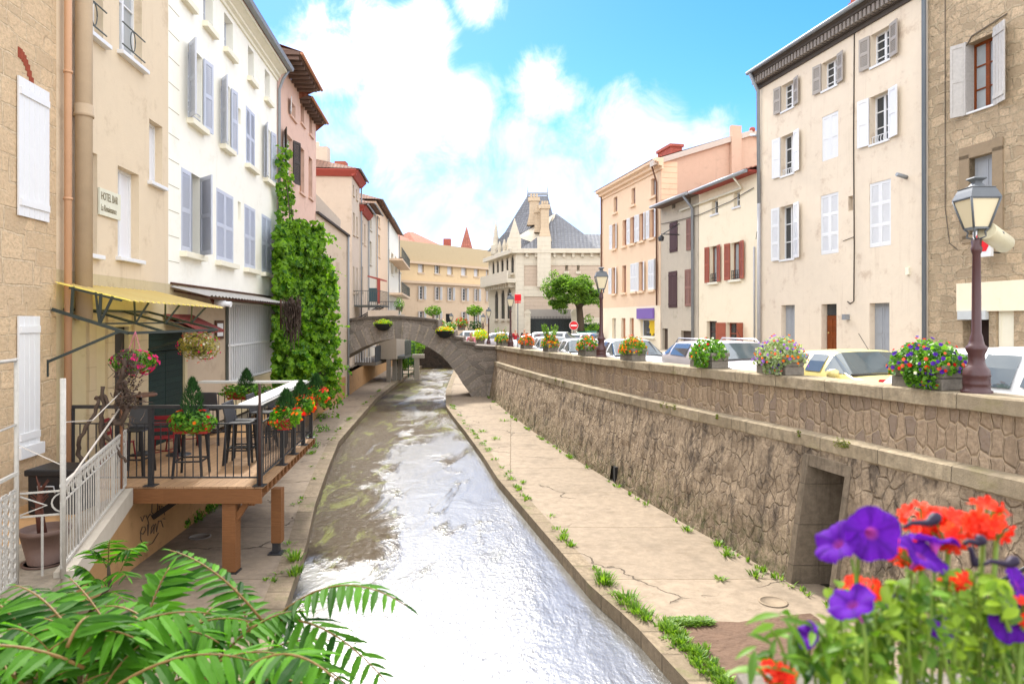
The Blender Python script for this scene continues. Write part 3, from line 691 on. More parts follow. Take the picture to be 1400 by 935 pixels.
for (p, q) in zip(top, top[1:]):
    if q[0] - p[0] < .1:
        mb.box((p[0] - .02, BY - .05, q[1]), (q[0] + .02, BY + .35, p[1])); continue
    for (ya, yb) in ((BY - .06, BY + .4), (BY2 - .4, BY2 + .05)):
        v = [(x, y, z + dz) for dz in (-.11, .02) for (x, z) in (p, q) for y in (ya, yb)]
        mb.add(v, [(0,1,3,2), (4,5,7,6), (0,1,5,4), (1,3,7,5), (3,2,6,7), (2,0,4,6)])
mb.build('parapet_coping', M['bridgec'], br)
mb = MB(); dk = [(x, z - .75) for x, z in top if True]
for (p, q) in zip(dk, dk[1:]): mb.quad((p[0], BY + .1, p[1]), (q[0], BY + .1, q[1]), (q[0], BY2 - .05, q[1]), (p[0], BY2 - .05, p[1]))
mb.build('deck', M['bridgec'], br)
# dark retaining wall where the stream bends away beyond the arch
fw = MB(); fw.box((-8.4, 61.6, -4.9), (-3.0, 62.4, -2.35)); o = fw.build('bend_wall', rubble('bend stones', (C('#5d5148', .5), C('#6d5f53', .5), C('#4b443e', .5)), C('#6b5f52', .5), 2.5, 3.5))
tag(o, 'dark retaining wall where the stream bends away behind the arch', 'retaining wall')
fw = MB(); y2 = [36.6 + .9 * i for i in range(29)]; strip(fw, y2, lambda y: lerp(BASE, y) + .02, lambda y: lerp(BASE, y) + .3, lambda y: ZP, STZ); o = fw.build('quay_wall', M['quaylow'])
tag(o, 'rubble quay wall continuing beyond the arched footbridge', 'quay wall')
# terrace wall under the left houses
tw = thing('terrace_wall', (-6.3, 15, ZP), 'stained ochre retaining wall under the left terrace with scrawled graffiti', 'retaining wall')
mb = MB(); yt = [2 + .5 * i for i in range(69)]
strip(mb, yt, lambda y: lerp(LOW, y), lambda y: lerp(LOW, y), lambda y: ZP - .1, lambda y: -2.66 if y < 16.4 else -2.9 - .0 * y)
strip(mb, yt, lambda y: lerp(LOW, y), lambda y: lerp(LOW, y) - 2.5, lambda y: -2.66 if y < 16.4 else -2.9, lambda y: -2.66 if y < 16.4 else -2.9)
mb.build('wall', M['terr'], tw)
M['ink'] = plain('faded marker ink', (.10, .07, .05, 1), .7, bump=0)
def scrawl(path, name='graffiti'):
    mb = MB()
    for st in path:
        pp = []
        for (px, py) in st:
            a = (px - 700) / FP; Y = 12.0
            for _ in range(12): Y = lerp(LOW, Y) / a
            pp.append((lerp(LOW, Y) + .012, Y, (HY - py) / FP * Y))
        mb.tube(pp, .008, 4)
    return mb.build(name, M['ink'], tw)
def gp(x, y): return (160 + x / 7.793, 660 + y / 7.793)
scrawl([[gp(*p) for p in s] for s in [
    [(245,360),(262,408),(285,345)], [(300,345),(318,380),(330,430),(322,560)], [(318,380),(345,330),(358,345)],
    [(390,170),(365,230),(362,310),(385,350),(415,330),(428,250),(420,190),(395,168)], [(445,240),(448,320)], [(450,300),(470,245),(490,260),(500,340)],
    [(238,530),(270,545),(298,500),(290,465),(262,470),(245,520),(245,600),(270,650),(300,620)], [(318,440),(322,560)],
    [(385,440),(360,470),(352,540),(375,500),(392,445),(385,540)], [(405,430),(415,520),(435,400)], [(445,410),(462,400),(485,470)], [(500,370),(480,380),(505,385)],
    [(330,660),(370,640),(400,590),(435,530)]]])
# ================================================================ LEFT SIDE
M['glass'] = glassm('window glass'); M['glassl'] = glassm('pale curtained glass', C('#aeb4b8', .7), .12, .5)
M['white'] = plain('white paint', C('#efefef', .82), .5, .05, 9, .001); M['whitepan'] = plain('white panel', C('#ecebee', .82), .6, .04, 4, 0)
M['lilac'] = plain('grey lilac paint', C('#c6cad6', .9), .55, .06, 8, .001)
M['cream'] = plaster('cream render', C('#f8f5e8', .92), C('#c5baa0', .85), .32, .05)
M['creamtrim'] = plain('cream trim', C('#f2ecd6', .88), .8, .06)
M['hotel'] = plaster('sand render', C('#e2cfb2', .88), C('#a98c6a', .75), .5, .06)
M['hotelow'] = plaster('yellowed render', C('#d8c7a0', .78), C('#8d7454', .65), .6, .12)
M['tan'] = plaster('tan render', C('#c9b59c', .8), C('#8f7a62', .66), .5, .08)
M['pipe'] = plain('salmon pipe', C('#d9a983', .72), .6, .08, 5, .001); M['flue'] = plain('sand flue', C('#cdb596', .72), .75, .12, 4, .003)
M['zinc'] = plain('zinc', C('#a3a7ab', .7), .5, .15, 5, .001, metal=.15)
M['stoneL'] = coursed('old squared rubble', C('#e0c49f', .92), .44, .25, .12, C('#ead3b0', .95), .03, .05, .012, .3)
M['iron'] = plain('black iron', (.028, .028, .03, 1), .45, .2, 20, .001, spec=.4); M['greyiron'] = plain('grey green iron', (.1, .11, .1, 1), .5, .2)
M['greendoor'] = boards('dark green door', (.012, .03, .024, 1), 4, .14, .2); M['darkdoor'] = plain('dark door', (.03, .026, .024, 1), .6)
M['pinkL'] = plaster('pink render', C('#e6c2ae', .84), C('#b08c78', .75), .5, .1); M['brownwood'] = boards('brown eaves wood', C('#8a7062', .75), 3, .15)
M['tile'] = tiles('roof tiles', C('#c47a5c', .8)); M['tilepale'] = tiles('pale roof tiles', C('#b98a72', .6)); M['slate'] = tiles('slate', C('#7f858f', .55), .25, .22, .18)
SOLID |= {M['whitepan'], M['greendoor'], M['darkdoor']}
FL = Fac((-6.08 - .095 * 5, 5), (-6.08 - .095 * 40, 40))
# --- stone house at the left edge
sh = thing('stone_house', FL.P(3, 0, -2.65), 'old squared rubble house at the left edge with closed white plank shutters', 'house')
u1 = FL.U(77)
wall(FL, sh, FL.U(-420), u1, -2.7, 10, M['stoneL'], [], back=7)
for (x0, x1, yt, yb) in ((22, 64, 103, 294), (22, 51, 432, 618)):
    r = FL.R(x0, x1, yt, yb); leaf(FL, r[0], 1, r[1] - r[0], r[2], r[3], 0, M['white'], sh, 'plank', .015)
mb = MB(); r = FL.R(22, 52, 612, 628); FL.box(mb, r[0] - .05, r[1], -.1, .1, r[2], r[3]); mb.build('sill', M['white'], sh)
mb = MB(); r = FL.R(26, 46, 60, 100)
for i in range(9):
    t = i / 8; FL.box(mb, r[0] + (r[1]-r[0]) * t - .03, r[0] + (r[1]-r[0]) * t + .035, -.03, .006 + .002 * (i % 2), r[3] - .22 - .5 * t * t + .02, r[3] - .05 - .42 * t * t)
mb.build('brick_arch_fragment', plain('worn red brick', C('#b5573c', .6), .9, .3, 20, .01), sh)
# --- hotel house
hh = thing('hotel_house', FL.P(7, 0, -2.65), 'sand rendered house with a painted hotel sign, white window panels and thick flue pipe', 'house')
ua, ub = FL.U(77), FL.U(230)
hol = {'A': FL.R(109, 133, 200, 345), 'B': FL.R(161, 190, 226, 351), 'C': FL.R(204, 222, 162, 248), 'D': FL.R(109, 141, -120, 35), 'E': FL.R(163, 194, -90, 70), 'door': FL.R(157, 176, 447, 566), 'gate': FL.R(203, 253, 455, 566)}
for q in ('door', 'gate'): hol[q] = (hol[q][0], hol[q][1], -2.66, hol[q][3])
low = [hol['door'], hol['gate']]
ug2 = FL.U(256.5); wall(FL, hh, ua, ug2, -2.7, .8, M['hotelow'], low, .12, 7, 'ground_floor_wall', top=False)
wall(FL, hh, ua, ub, .801, 10, M['hotel'], [hol[q] for q in 'ABCDE'], .2, 7)
for q in 'ABC': window(FL, hh, hol[q], M['white'], M['whitepan'], .2, (2, 1), M['white'], sproj=.1, thick=.07)
for q in 'DE':
    w = window(FL, hh, hol[q], M['white'], M['glassl'], .2, (2, 2), M['white'], sproj=.12, thick=.07)
    mb = MB(); a, b, c, d = hol[q]
    for z in (c + .14, c + .55): mb.tube([FL.P(a, .06, z), FL.P(b, .06, z)], .014, 6)
    for i in range(2):
        cu, cz = a + (b - a) * (.45 + .55 * i) , c + .345
        if i == 0: mb.tube([FL.P(cu + .1 * math.cos(t), .06, cz + .19 * math.sin(t)) for t in [k * math.pi / 8 for k in range(17)]], .011, 5)
    mb.build('window_rail', M['greyiron'], hh)
mb = MB(); a, b, c, d = hol['door']; FL.box(mb, a, b, -.12, -.08, c, d); mb.build('door', M['darkdoor'], hh)
mb = MB(); a, b, c, d = hol['gate']
FL.box(mb, a, (a+b)/2 - .01, -.11, -.05, c, d - .42); FL.box(mb, (a+b)/2 + .01, b, -.11, -.05, c, d - .42); FL.box(mb, a, b, -.11, -.06, d - .4, d); mb.build('double_door', M['greendoor'], hh)
mb = MB()
for (xa, xb) in ((118, 128), (144, 153), (180, 198)): r = FL.R(xa, xb, 440, 566); FL.box(mb, r[0], r[1], -.02, .05, -2.66, .1)
mb.build('pilaster', plaster('pale dressed stone', C('#d8c3a0', .76), None, .5, .12, (.6, .4)), hh)
mb = MB(); xx = FL.U(83); mb.tube([FL.P(xx, .11, 9.9), FL.P(xx, .11, -2.6)], .055, 10)
for z in (.1, 1.9, 3.9): mb.tube([FL.P(xx, .11, z), FL.P(xx, .11, z + .04)], .068, 10)
mb.build('downpipe', M['pipe'], hh)
mb = MB(); xx = FL.U(100.5); mb.tube([FL.P(xx, .16, 9.9), FL.P(xx, .16, -.0)], .128, 16); f = mb.build('flue_pipe', M['flue'], hh)
mb = MB(); z = FL.Z(100, 160); mb.tube([FL.P(xx, .16, z), FL.P(xx, .16, z + .05), FL.P(xx, .16, z + .055), FL.P(xx, .16, z + .2)], [.15, .15, .142, .142], 16); mb.build('collar', M['flue'], f)
def text(s, F, u, d, z, size, mat, parent, name='lettering', sx=1.0, font=None, rot=0):
    cu = bpy.data.curves.new(name, 'FONT'); cu.body = s; cu.size = size; cu.extrude = .002; cu.align_x = 'LEFT'; cu.resolution_u = 3
    tmp = bpy.data.objects.new(name + '_curve', cu); COL.objects.link(tmp); bpy.context.view_layer.update(); me = bpy.data.meshes.new_from_object(tmp.evaluated_get(bpy.context.evaluated_depsgraph_get()))
    bpy.data.objects.remove(tmp); me.materials.clear(); me.materials.append(mat); t = bpy.data.objects.new(name, me); COL.objects.link(t)
    X = Vector((F.u.x, F.u.y, 0)); n = Vector((F.n.x, F.n.y, 0))
    if X.cross(Vector((0, 0, 1))).dot(n) < 0: X = -X
    Mx = Matrix((X * sx, Vector((0, 0, 1)), n)).transposed().to_4x4(); Mx.translation = F.P(u, d, z)
    base = Vector((0, 0, 0)); r = parent
    while r is not None: base += r.location; r = r.parent
    t.parent = parent; Mx.translation = Mx.translation - base; t.matrix_local = Mx
    return t
r = FL.R(133, 162, 256, 293); mb = MB(); FL.box(mb, r[0], r[1], .01, .04, r[2], r[3]); sg = mb.build('hotel_sign', plain('faded sign board', C('#e9e6cf', .8), .7, .14, 6), hh)
M['fade'] = plain('faded brown lettering', C('#8a7d5e', .7), .8, .3)
text('HOTEL BAR', FL, r[0] + .04, .043, r[3] - .2, .2, M['fade'], sg, sx=.6); text('La Renaissance', FL, r[0] + .04, .043, r[2] + .08, .16, M['fade'], sg, sx=.6)
# --- white house
wh = thing('white_house', FL.P(14, 0, -2.65), 'tall cream white house with grey lilac louvred shutters and moulded cornice', 'house')
ua, ub = FL.U(230), FL.U(378.5); zt = 8.6; zs_ = .8
rows = {'a1': (247.5, 274, 228, 342), 'a2': (295.6, 319, 255, 354.3), 'a3': (334, 349, 279, 367.6), 'a4': (357.6, 371, 292.7, 373),
        'b1': (257, 276.5, 62, 160), 'b2': (302, 314.5, 108, 203), 'b3': (336, 348.5, 141, 226), 'b4': (361, 369.5, 171, 238),
        'c0': (247, 262, -75, -8), 'c1': (278, 291, -35, 29), 'c2': (306.6, 318.5, 17, 60), 'c3': (339, 347.2, 67, 106), 'c4': (362, 369, 97.6, 137),
        's1': (325.3, 329.3, 275, 302), 's2': (325.5, 329, 147, 168)}
H = {q: FL.R(*v) for q, v in rows.items()}
# level the rows so each storey shares one sill height
def level(keys, z0=None, z1=None):
    a = sum(H[q][2] for q in keys) / len(keys); b = sum(H[q][3] for q in keys) / len(keys)
    for q in keys: H[q] = (H[q][0], H[q][1], a, b)
level(['a1', 'a2', 'a3', 'a4']); level(['b1', 'b2', 'b3', 'b4']); level(['c1', 'c2', 'c3', 'c4']); H['c0'] = H['c0'][:2] + H['c1'][2:]
wall(FL, wh, ua, ub, zs_, zt, M['cream'], list(H.values()), .24, 8)
lowh = []
wall(FL, wh, ug2 + .002, ub, -2.7, zs_ - .001, M['tan'], lowh, .3, 7.9, 'ground_floor_wall', top=False)
for q in ('a1', 'a2', 'a3', 'a4', 'b3'):
    w_ = window(FL, wh, H[q], M['lilac'], M['glass'], .24, None, M['creamtrim'], [] if q == 'a1' else [('C', None, 0, M['lilac'], 'louvre')], sproj=.16, thick=.13)
    if q == 'a1':
        f = H[q][1] - H[q][0]
        leaf(FL, H[q][0] + .005, 1, f / 2, H[q][2] + .01, H[q][3], 0, M['lilac'], w_, 'louvre', -.03); leaf(FL, H[q][1], -1, f / 2, H[q][2] + .01, H[q][3], 42, M['lilac'], w_, 'louvre', -.01)
for q in ('b1', 'b2', 'b4'):
    w_ = window(FL, wh, H[q], M['lilac'], M['glassl'], .24, (2, 3), M['creamtrim'], [('L', None, 36 if q != 'b4' else 26, M['lilac'], 'louvre'), ('R', None, 8, M['lilac'], 'louvre')], sproj=.16, thick=.13)
    mb = MB(); a, b, c, d = H[q]
    for z in (c + .2, c + .32): mb.tube([FL.P(a, -.05, z), FL.P(b, -.05, z)], .012, 5)
    mb.build('guard_rail', M['lilac'], w_)
for q in ('c0', 'c1', 'c2', 'c3', 'c4'): window(FL, wh, H[q], M['lilac'], M['glassl'], .24, (2, 2), M['creamtrim'], sproj=.14, thick=.14)
for q in ('s1', 's2'): mb = MB(); a, b, c, d = H[q]; FL.box(mb, a, b, -.24, -.2, c, d); mb.build('slot_window', M['creamtrim'], wh)
prof = [(0, zt), (.05, zt), (.05, zt + .1), (.13, zt + .14), (.13, zt + .22), (.3, zt + .32), (.34, zt + .32), (.34, zt + .42), (0, zt + .42)]
mb = MB(); mb.prism(prof, ua, ub + .05, lambda p, q, t: FL.P(t, p, q)); mb.build('cornice', M['creamtrim'], wh)
mb = MB(); mb.prism([(.36, zt + .43), (.52, zt + .43), (.56, zt + .54), (.53, zt + .54), (.5, zt + .46), (.38, zt + .46), (.36, zt + .54), (.33, zt + .54)], ua, ub + .25, lambda p, q, t: FL.P(t, p, q)); mb.build('gutter', M['zinc'], wh)
mb = MB(); mb.quad(FL.P(ua, .36, zt + .5), FL.P(ub, .36, zt + .5), FL.P(ub, -5, zt + 2.4), FL.P(ua, -5, zt + 2.4)); mb.build('roof', M['tile'], wh)
mb = MB(); uu = ub + .03; mb.tube([FL.P(uu + .1, .4, zt + .45), FL.P(uu + .05, .2, zt + .1), FL.P(uu, .08, zt - .3), FL.P(uu, .08, -2.6)], .05, 8); mb.build('downpipe', M['zinc'], wh)
mb = MB()
for i in range(13): z = 1.3 + i * .56; FL.box(mb, ua + .02, ua + .62, .0, .006, z, z + .012)
mb.build('quoin_joint', plain('darker cream joint line', C('#c9bf9f', .7), .9), wh)  # thin joint lines in a darker cream than the wall
# corrugated canopy, grille, menu board, floodlight
cv = thing('corrugated_canopy', FL.P(FL.U(300), .4, .6), 'rusty edged corrugated sheet canopy along the foot of the white house', 'canopy')
mb = MB(); n = 70; va = ua + .1; vb = FL.U(371)
for i in range(n):
    a, b = va + (vb - va) * i / n, va + (vb - va) * (i + 1) / n; h = .018 * (1 if i % 2 else -1)
    mb.quad(FL.P(a, .01, .76 + h), FL.P(b, .01, .76 - h), FL.P(b, .85, .55 - h), FL.P(a, .85, .55 + h))
mb.build('sheet', plain('grey corrugated sheet', C('#b9b4ad', .7), .6, .2, 5), cv)
mb = MB(); mb.tube([FL.P(va, .02, .82), FL.P(vb, .02, .82)], .025, 5); mb.tube([FL.P(va, .8, .5), FL.P(vb, .8, .5)], .02, 5)
for t in (.02, .35, .7, .99): u = va + (vb - va) * t; mb.tube([FL.P(u, .02, .66), FL.P(u, .82, .5)], .02, 5)
mb.build('frame', plain('rusty angle iron', C('#6a4434', .6), .8, .3), cv)
gr = thing('white_grille', FL.P(FL.U(340), .1, -2.65), 'white painted bar screen closing the ground floor of the white house', 'grille')
a, b = FL.U(308), FL.U(371); mb = MB()
for i in range(25): u = a + (b - a) * i / 24; FL.box(mb, u - .022, u + .022, .10, .14, -1.7, .48)
for z in (-1.72, -.72, .45): FL.box(mb, a - .03, b + .03, .085, .155, z, z + .055)
mb.build('bars', M['white'], gr)
mb = MB(); FL.box(mb, a, b, .01, .03, -1.7, .5); mb.build('backing_panel', plain('grey green pane behind the bars', C('#6d6f62', .5), .5, .5, 2.5), gr)  # opaque grey green backing pane, mottled by noise
mb = MB(); FL.box(mb, a, b, .0, .2, -2.66, -1.74); mb.build('base_wall', M['hotelow'], gr)
mbd = thing('menu_board', FL.P(FL.U(297), .06, -.5), 'small framed white menu board on the wall beside the white grille', 'menu board')
r = FL.R(292.5, 303, 438, 464); mb = MB(); FL.box(mb, r[0], r[1], .02, .06, r[2], r[3]); mb.build('frame', plain('brown frame', C('#6a4a36', .6)), mbd)
mb = MB(); FL.box(mb, r[0] + .08, r[1] - .08, .062, .066, r[2] + .08, r[3] - .08); mb.build('sheet', M['white'], mbd)
fl = thing('floodlight', FL.P(FL.U(297), .3, .3), 'grey wall floodlight on a rusty arm under the corrugated canopy', 'floodlight')
p = W(300, 414, 16.6); mb = MB(); mb.tube([p + Vector((-.1, 0, 0)), p + Vector((.12, 0, -.02)), p + Vector((.13, 0, -.02)), p + Vector((.28, 0, -.04))], [.08, .1, .06, .07], 10); mb.build('housing', M['white'], fl)
mb = MB(); mb.tube([p + Vector((-.1, 0, .0)), p + Vector((-.25, .1, .1)), FL.P(FL.U(292), .05, .35)], .03, 6); mb.build('arm', plain('rust', C('#8a4a34', .6)), fl)
# --- pink house behind the vine
ph = thing('pink_house', FL.P(24, 0, -2.9), 'tall pink rendered house with deep brown wooden eaves behind the climbing vine', 'house')
ua, um, ub = FL.U(379), FL.U(409), FL.U(432); zt = 9.45
PW = {'p1': (396.5, 404, 136, 157), 'p2': (411, 416, 139, 167), 'p3': (423, 427, 155, 183), 'q1': (388, 400, 178, 240), 'q2': (409.8, 416, 199, 262), 'q3': (422, 427, 213, 269)}
PH = {q: FL.R(*v) for q, v in PW.items()}
wall(FL, ph, ua, ub, -2.9, zt, M['pinkL'], list(PH.values()), .2, 8)
M['greyshut'] = plain('dark grey brown shutter', C('#59504a', .6)); M['tanframe'] = plain('tan frame', C('#c98f6c', .7))
for q in PH:
    window(FL, ph, PH[q], M['white'] if q in ('p1', 'q1') else M['tanframe'], M['glassl'] if q in ('p1', 'q1') else M['glass'], .2, (2, 3), M['pinkL'],
           [('L', .5, 20, M['greyshut'], 'louvre'), ('R', .5, 20, M['greyshut'], 'louvre')] if q == 'q1' else [('L', .4, 15, M['white'], 'louvre')] if q == 'p1' else None, sproj=.08, thick=.08)
for nm, a, b, ov, z in (('eaves', ua - .3, um, .85, zt + .02), ('eaves', um + .02, ub + .15, .45, zt - .28)):
    mb = MB(); mb.prism([(0, z), (ov, z + .02), (ov, z + .12), (0, z + .28)], a, b, lambda p, q, t: FL.P(t, p, q))
    k = int((b - a) / .5)
    for i in range(k): FL.box(mb, a + .1 + i * .5, a + .2 + i * .5, .01, ov - .06, z - .13, z - .003)
    mb.build(nm, M['brownwood'], ph)
    mb = MB(); mb.quad(FL.P(a, ov + .05, z + .13), FL.P(b, ov + .05, z + .13), FL.P(b, -5, z + 2.0), FL.P(a, -5, z + 2.0)); mb.quad(FL.P(b, ov, z + .1), FL.P(b, -5, z + 2.0), FL.P(b, -5, z - .3), FL.P(b, 0, z - .3)); mb.build('roof', M['tile'], ph)
    mb = MB(); mb.tube([FL.P(a, ov + .07, z + .07), FL.P(b, ov + .07, z + .07)], .06, 8); mb.build('gutter', M['tanframe'], ph)
# --- low annex with lattice fence, then the houses along the stream
FA = Fac((-9.14, 32.4), (-8.6, 36.4))
an = thing('annex_wall', FA.P(2, 0, -2.9), 'low plain beige annex with a dark drip edge between the vine and the footbridge', 'annex')
M['beige'] = plaster('beige render', C('#d5c2ac', .84), C('#9a8068', .75), .5, .08)
mb = MB(); zf = lambda t: 5.02 - .62 * t
for t0, t1 in zip([i / 10 for i in range(10)], [i / 10 for i in range(1, 11)]):
    a, b = FA.len * t0, FA.len * t1
    mb.quad(FA.P(a, 0, ZP), FA.P(b, 0, ZP), FA.P(b, 0, zf(t1)), FA.P(a, 0, zf(t0)))
mb.quad(FA.P(FA.len, 0, ZP), FA.P(FA.len, -4, ZP), FA.P(FA.len, -4, zf(1)), FA.P(FA.len, 0, zf(1)))
mb.quad(FA.P(0, 0, zf(0)), FA.P(FA.len, 0, zf(1)), FA.P(FA.len, -4, zf(1)), FA.P(0, -4, zf(0))); mb.build('wall', M['beige'], an)
mb = MB(); mb.prism([(-.1, -.02), (.14, -.04), (.14, .06), (-.1, .06)], 0, 1, lambda p, q, t: FA.P(FA.len * t, p, q + zf(t))); mb.build('drip_edge', plain('dark edge', C('#5e5550', .6)), an)
for (x0, x1) in ((449, 454.5), (459, 464)):
    r = FA.R(x0, x1, 352 if x0 < 455 else 358, 402); mb = MB(); FA.box(mb, r[0], r[1], -.05, .006, r[2], r[3]); mb.build('window', M['tan'], an)
mb = MB(); mb.tube([FA.P(FA.len - .12, .08, zf(.95)), FA.P(FA.len - .12, .08, ZP + .1)], .05, 7); mb.build('downpipe', M['zinc'], an)
fe = thing('lattice_fence', FA.P(1.5, -.3, 5), 'pale vertical slat fence on top of the low annex', 'fence'); mb = MB()
for i in range(34): t = i / 34; hh_ = 1.15 - .35 * t; FA.box(mb, FA.len * t * .93, FA.len * t * .93 + .075, -.3, -.27, zf(t) + .06, zf(t) + hh_)
mb.build('slats', plain('pale slat', C('#cfc2b2', .7)), fe)
mb = MB(); mb.tube([FA.P(0, -.32, zf(0) + .5), FA.P(FA.len * .93, -.32, zf(1) + .4)], .03, 4); mb.build('rail', plain('fence rail', C('#b8a998', .7)), fe)
# row of houses behind the footbridge (stream side line)
FS = Fac((-5.9 - .09 * 42, 42), (-5.9 - .09 * 107, 107))
M['greywash'] = plaster('grey beige render', C('#d3c2ae', .85), C('#97806a', .75), .5, .1); M['peachL'] = plaster('peach render', C('#ecd0b2', .86), C('#a9825e', .7), .3, .08)
M['palegrey'] = plaster('pale grey render', C('#d6cdbd', .85), C('#84786a', .7), .4, .1); M['redwood'] = plain('red painted wood', C('#b4564a', .75))
def rowhouse(x0, x1, ztop, mat, label, wins, eave=None, roofm='tilepale', z0=-2.9, back=9, frame=None):
    h = thing('row_house', FS.P(FS.U((x0 + x1) / 2), 0, z0), label, 'house', 'houses along the stream behind the footbridge')
    a, b = FS.U(x0), FS.U(x1); hs = [FS.R(*w) for w in wins]
    wall(FS, h, a, b, z0, ztop, mat, hs, .2, back)
    for w in hs: window(FS, h, w, M['creamtrim'] if frame is None else frame, M['glass'], .2, (2, 2), mat, sproj=.08, thick=.1)
    if eave:
        mb = MB(); mb.prism([(0, ztop - .32), (.12, ztop - .32), (.42, ztop), (.42, ztop + .06), (0, ztop + .06)], a - .25, b + .1, lambda p, q, t: FS.P(t, p, q))
        FSb = lambda p, q, t: FS.P(a - p, -t, q)
        mb.prism([(0, ztop - .32), (.12, ztop - .32), (.42, ztop), (.42, ztop + .06), (0, ztop + .06)], -.3, back * .9, FSb); mb.build('eaves', eave, h)
    mb = MB(); z = ztop + .1
    A = [FS.P(a - .4, .5, z), FS.P(b + .1, .5, z), FS.P(b + .1, -back, z + 2.2), FS.P(a + 1.8, -back * .5, z + 1.6), FS.P(a - .4, -back, z + .1)]
    mb.add(A, [(0, 1, 2, 3), (0, 3, 4)]); mb.quad(FS.P(a - .4, .5, z - .06), FS.P(b + .1, .5, z - .06), FS.P(b + .1, .5, z), FS.P(a - .4, .5, z)); mb.build('roof', M[roofm], h)
    mb = MB(); mb.tube([FS.P(a - .3, .55, z), FS.P(b + .1, .55, z)], .06, 6); mb.tube([FS.P(b, .1, z), FS.P(b, .1, z0 + .3)], .05, 6); mb.build('gutter', M['zinc'], h)
    return h
h2 = rowhouse(481, 492, 9.0, M['greywash'], 'beige corner house with dark red eaves above the low annex', [(482.6, 484.2, 252, 266), (487, 488.4, 258, 272), (482.8, 485, 290, 320), (487.2, 489, 296, 322), (482.8, 484.6, 364, 400), (487.5, 489, 366, 400)], M['redwood'], back=11)
mb = MB()
for t in (3.2, 3.9): q = FS.P(FS.U(481) + .9, -t + 1.2, 9.3); mb.box((q[0] - .5, q[1] - .35, 9.0), (q[0] + .5, q[1] + .35, 10.6)); mb.lathe([(.13, 0), (.1, .35)], (q[0] - .2, q[1], 10.6), 8); break
mb.build('chimney', M['greywash'], h2)
h3 = rowhouse(492.2, 502.5, 7.5, M['beige'], 'narrow pale stone house with red eaves behind the balcony', [(494.2, 496, 300, 330), (498, 499.6, 306, 334), (494.5, 496.5, 364, 398)], M['redwood'])
h4 = rowhouse(502.8, 514, 8.3, M['palegrey'], 'narrow pale grey house with a half closed tall shutter', [(504.5, 508, 292, 312), (504.5, 508, 328, 360)])
h5 = rowhouse(514.3, 530, 9.6, M['peachL'], 'peach coloured house with a plain gable and red chimney', [(516.8, 519.6, 295, 309), (517, 519.6, 320, 350)])
mb = MB(); q = FS.P(FS.U(517), -3, 9.6); mb.box((q[0] - .45, q[1] - .45, 9.6), (q[0] + .45, q[1] + .45, 13.0)); mb.box((q[0] - .55, q[1] - .55, 12.2), (q[0] + .55, q[1] + .55, 12.4)); mb.build('chimney', plain('red chimney brick', C('#b9694f', .65)), h5)
h6 = rowhouse(530.3, 545, 9.7, M['cream'], 'pale house with stacked balconies beyond the peach house', [(531.5, 533, 340, 360), (535, 538, 345, 375), (540, 543, 350, 372)])
for (y0, y1) in ((352, 356), (398, 403)):
    mb = MB(); r = FS.R(532, 545.5, y0, y1); FS.box(mb, r[0], r[1], 0, 1.3, r[2], r[2] + .2); bo = mb.build('balcony', M['peachL'], h6)
    mb = MB(); 
    for i in range(13): u = r[0] + (r[1] - r[0]) * i / 12; FS.box(mb, u - .03, u + .03, 1.2, 1.26, r[2] + .2, r[2] + 1.2)
    FS.box(mb, r[0], r[1], 1.19, 1.27, r[2] + 1.2, r[2] + 1.27); mb.build('railing', M['greyiron'], bo)
h7 = rowhouse(545.4, 560, 7.2, M['palegrey'], 'farthest grey house of the stream row with small tiled hoods', [(547, 549, 352, 372), (551, 553, 365, 385)])
mb = MB()
for x in (541, 547.5): q = FS.P(FS.U(x), -1, 8); mb.box((q[0]-.4, q[1]-.4, 7), (q[0]+.4, q[1]+.4, 11.6)); mb.lathe([(.18, 0), (.18, .5)], (q[0], q[1], 11.6), 8)
mb.build('chimney', M['palegrey'], h7)
# balcony with iron rail and red hood on house 3, terrace behind the bridge
bl = thing('iron_balcony', FS.P(FS.U(492), .5, .6), 'grey iron balcony on slanted struts with a small red hood behind the footbridge', 'balcony')
yB = 43.0; P = lambda px, py, Y=yB: W(px, py, Y)
mb = MB(); a = P(482, 417); mb.box((a.x, a.y, a.z - .1), (a.x + 1.75, a.y + 3, a.z)); mb.build('slab', M['greyiron'], bl)
mb = MB()
for i in range(14): mb.tube([(a.x + .13 * i, a.y, a.z), (a.x + .13 * i, a.y, a.z + .88)], .014, 4)
for i in range(12): mb.tube([(a.x + 1.72, a.y + .25 * i, a.z), (a.x + 1.72, a.y + .25 * i, a.z + .88)], .014, 4)
mb.tube([(a.x, a.y, a.z + .88), (a.x + 1.72, a.y, a.z + .88), (a.x + 1.72, a.y + 3, a.z + .88)], .025, 4); mb.build('railing', M['greyiron'], bl)
mb = MB()
for d in (0, .9, 1.8): mb.tube([(a.x + 1.6, a.y + d, a.z - .1), (a.x + .1, a.y + d, a.z - .95)], .05, 4)
mb.build('strut', M['iron'], bl)
mb = MB(); q = P(502, 381); mb.prism([(0, .12), (.05, .2), (.78, .02), (.78, -.08)], 0, 2.4, lambda p, z, t: (q.x + p, q.y + t, q.z + z)); mb.box((q.x + .62, q.y, q.z - 1.55), (q.x + .8, q.y + .1, q.z - .06)); mb.build('hood', M['redwood'], bl)
mb = MB(); q = P(503, 412); mb.box((q.x - .05, q.y + .6, q.z), (q.x + .45, q.y + .64, q.z + .85)); mb.build('door', plain('blue green door', C('#5f7f86', .6)), bl)
tb = thing('terrace_balustrade', P(530, 440, 41), 'low iron balustrade on a pale terrace wall behind the footbridge crown', 'balustrade')
mb = MB(); A, B = P(503, 424, 42), P(551, 426, 44)
mb.box((A.x, A.y, A.z - 1.6), (B.x, A.y + .25, A.z)); mb.build('terrace_base', M['beige'], tb)
mb = MB()
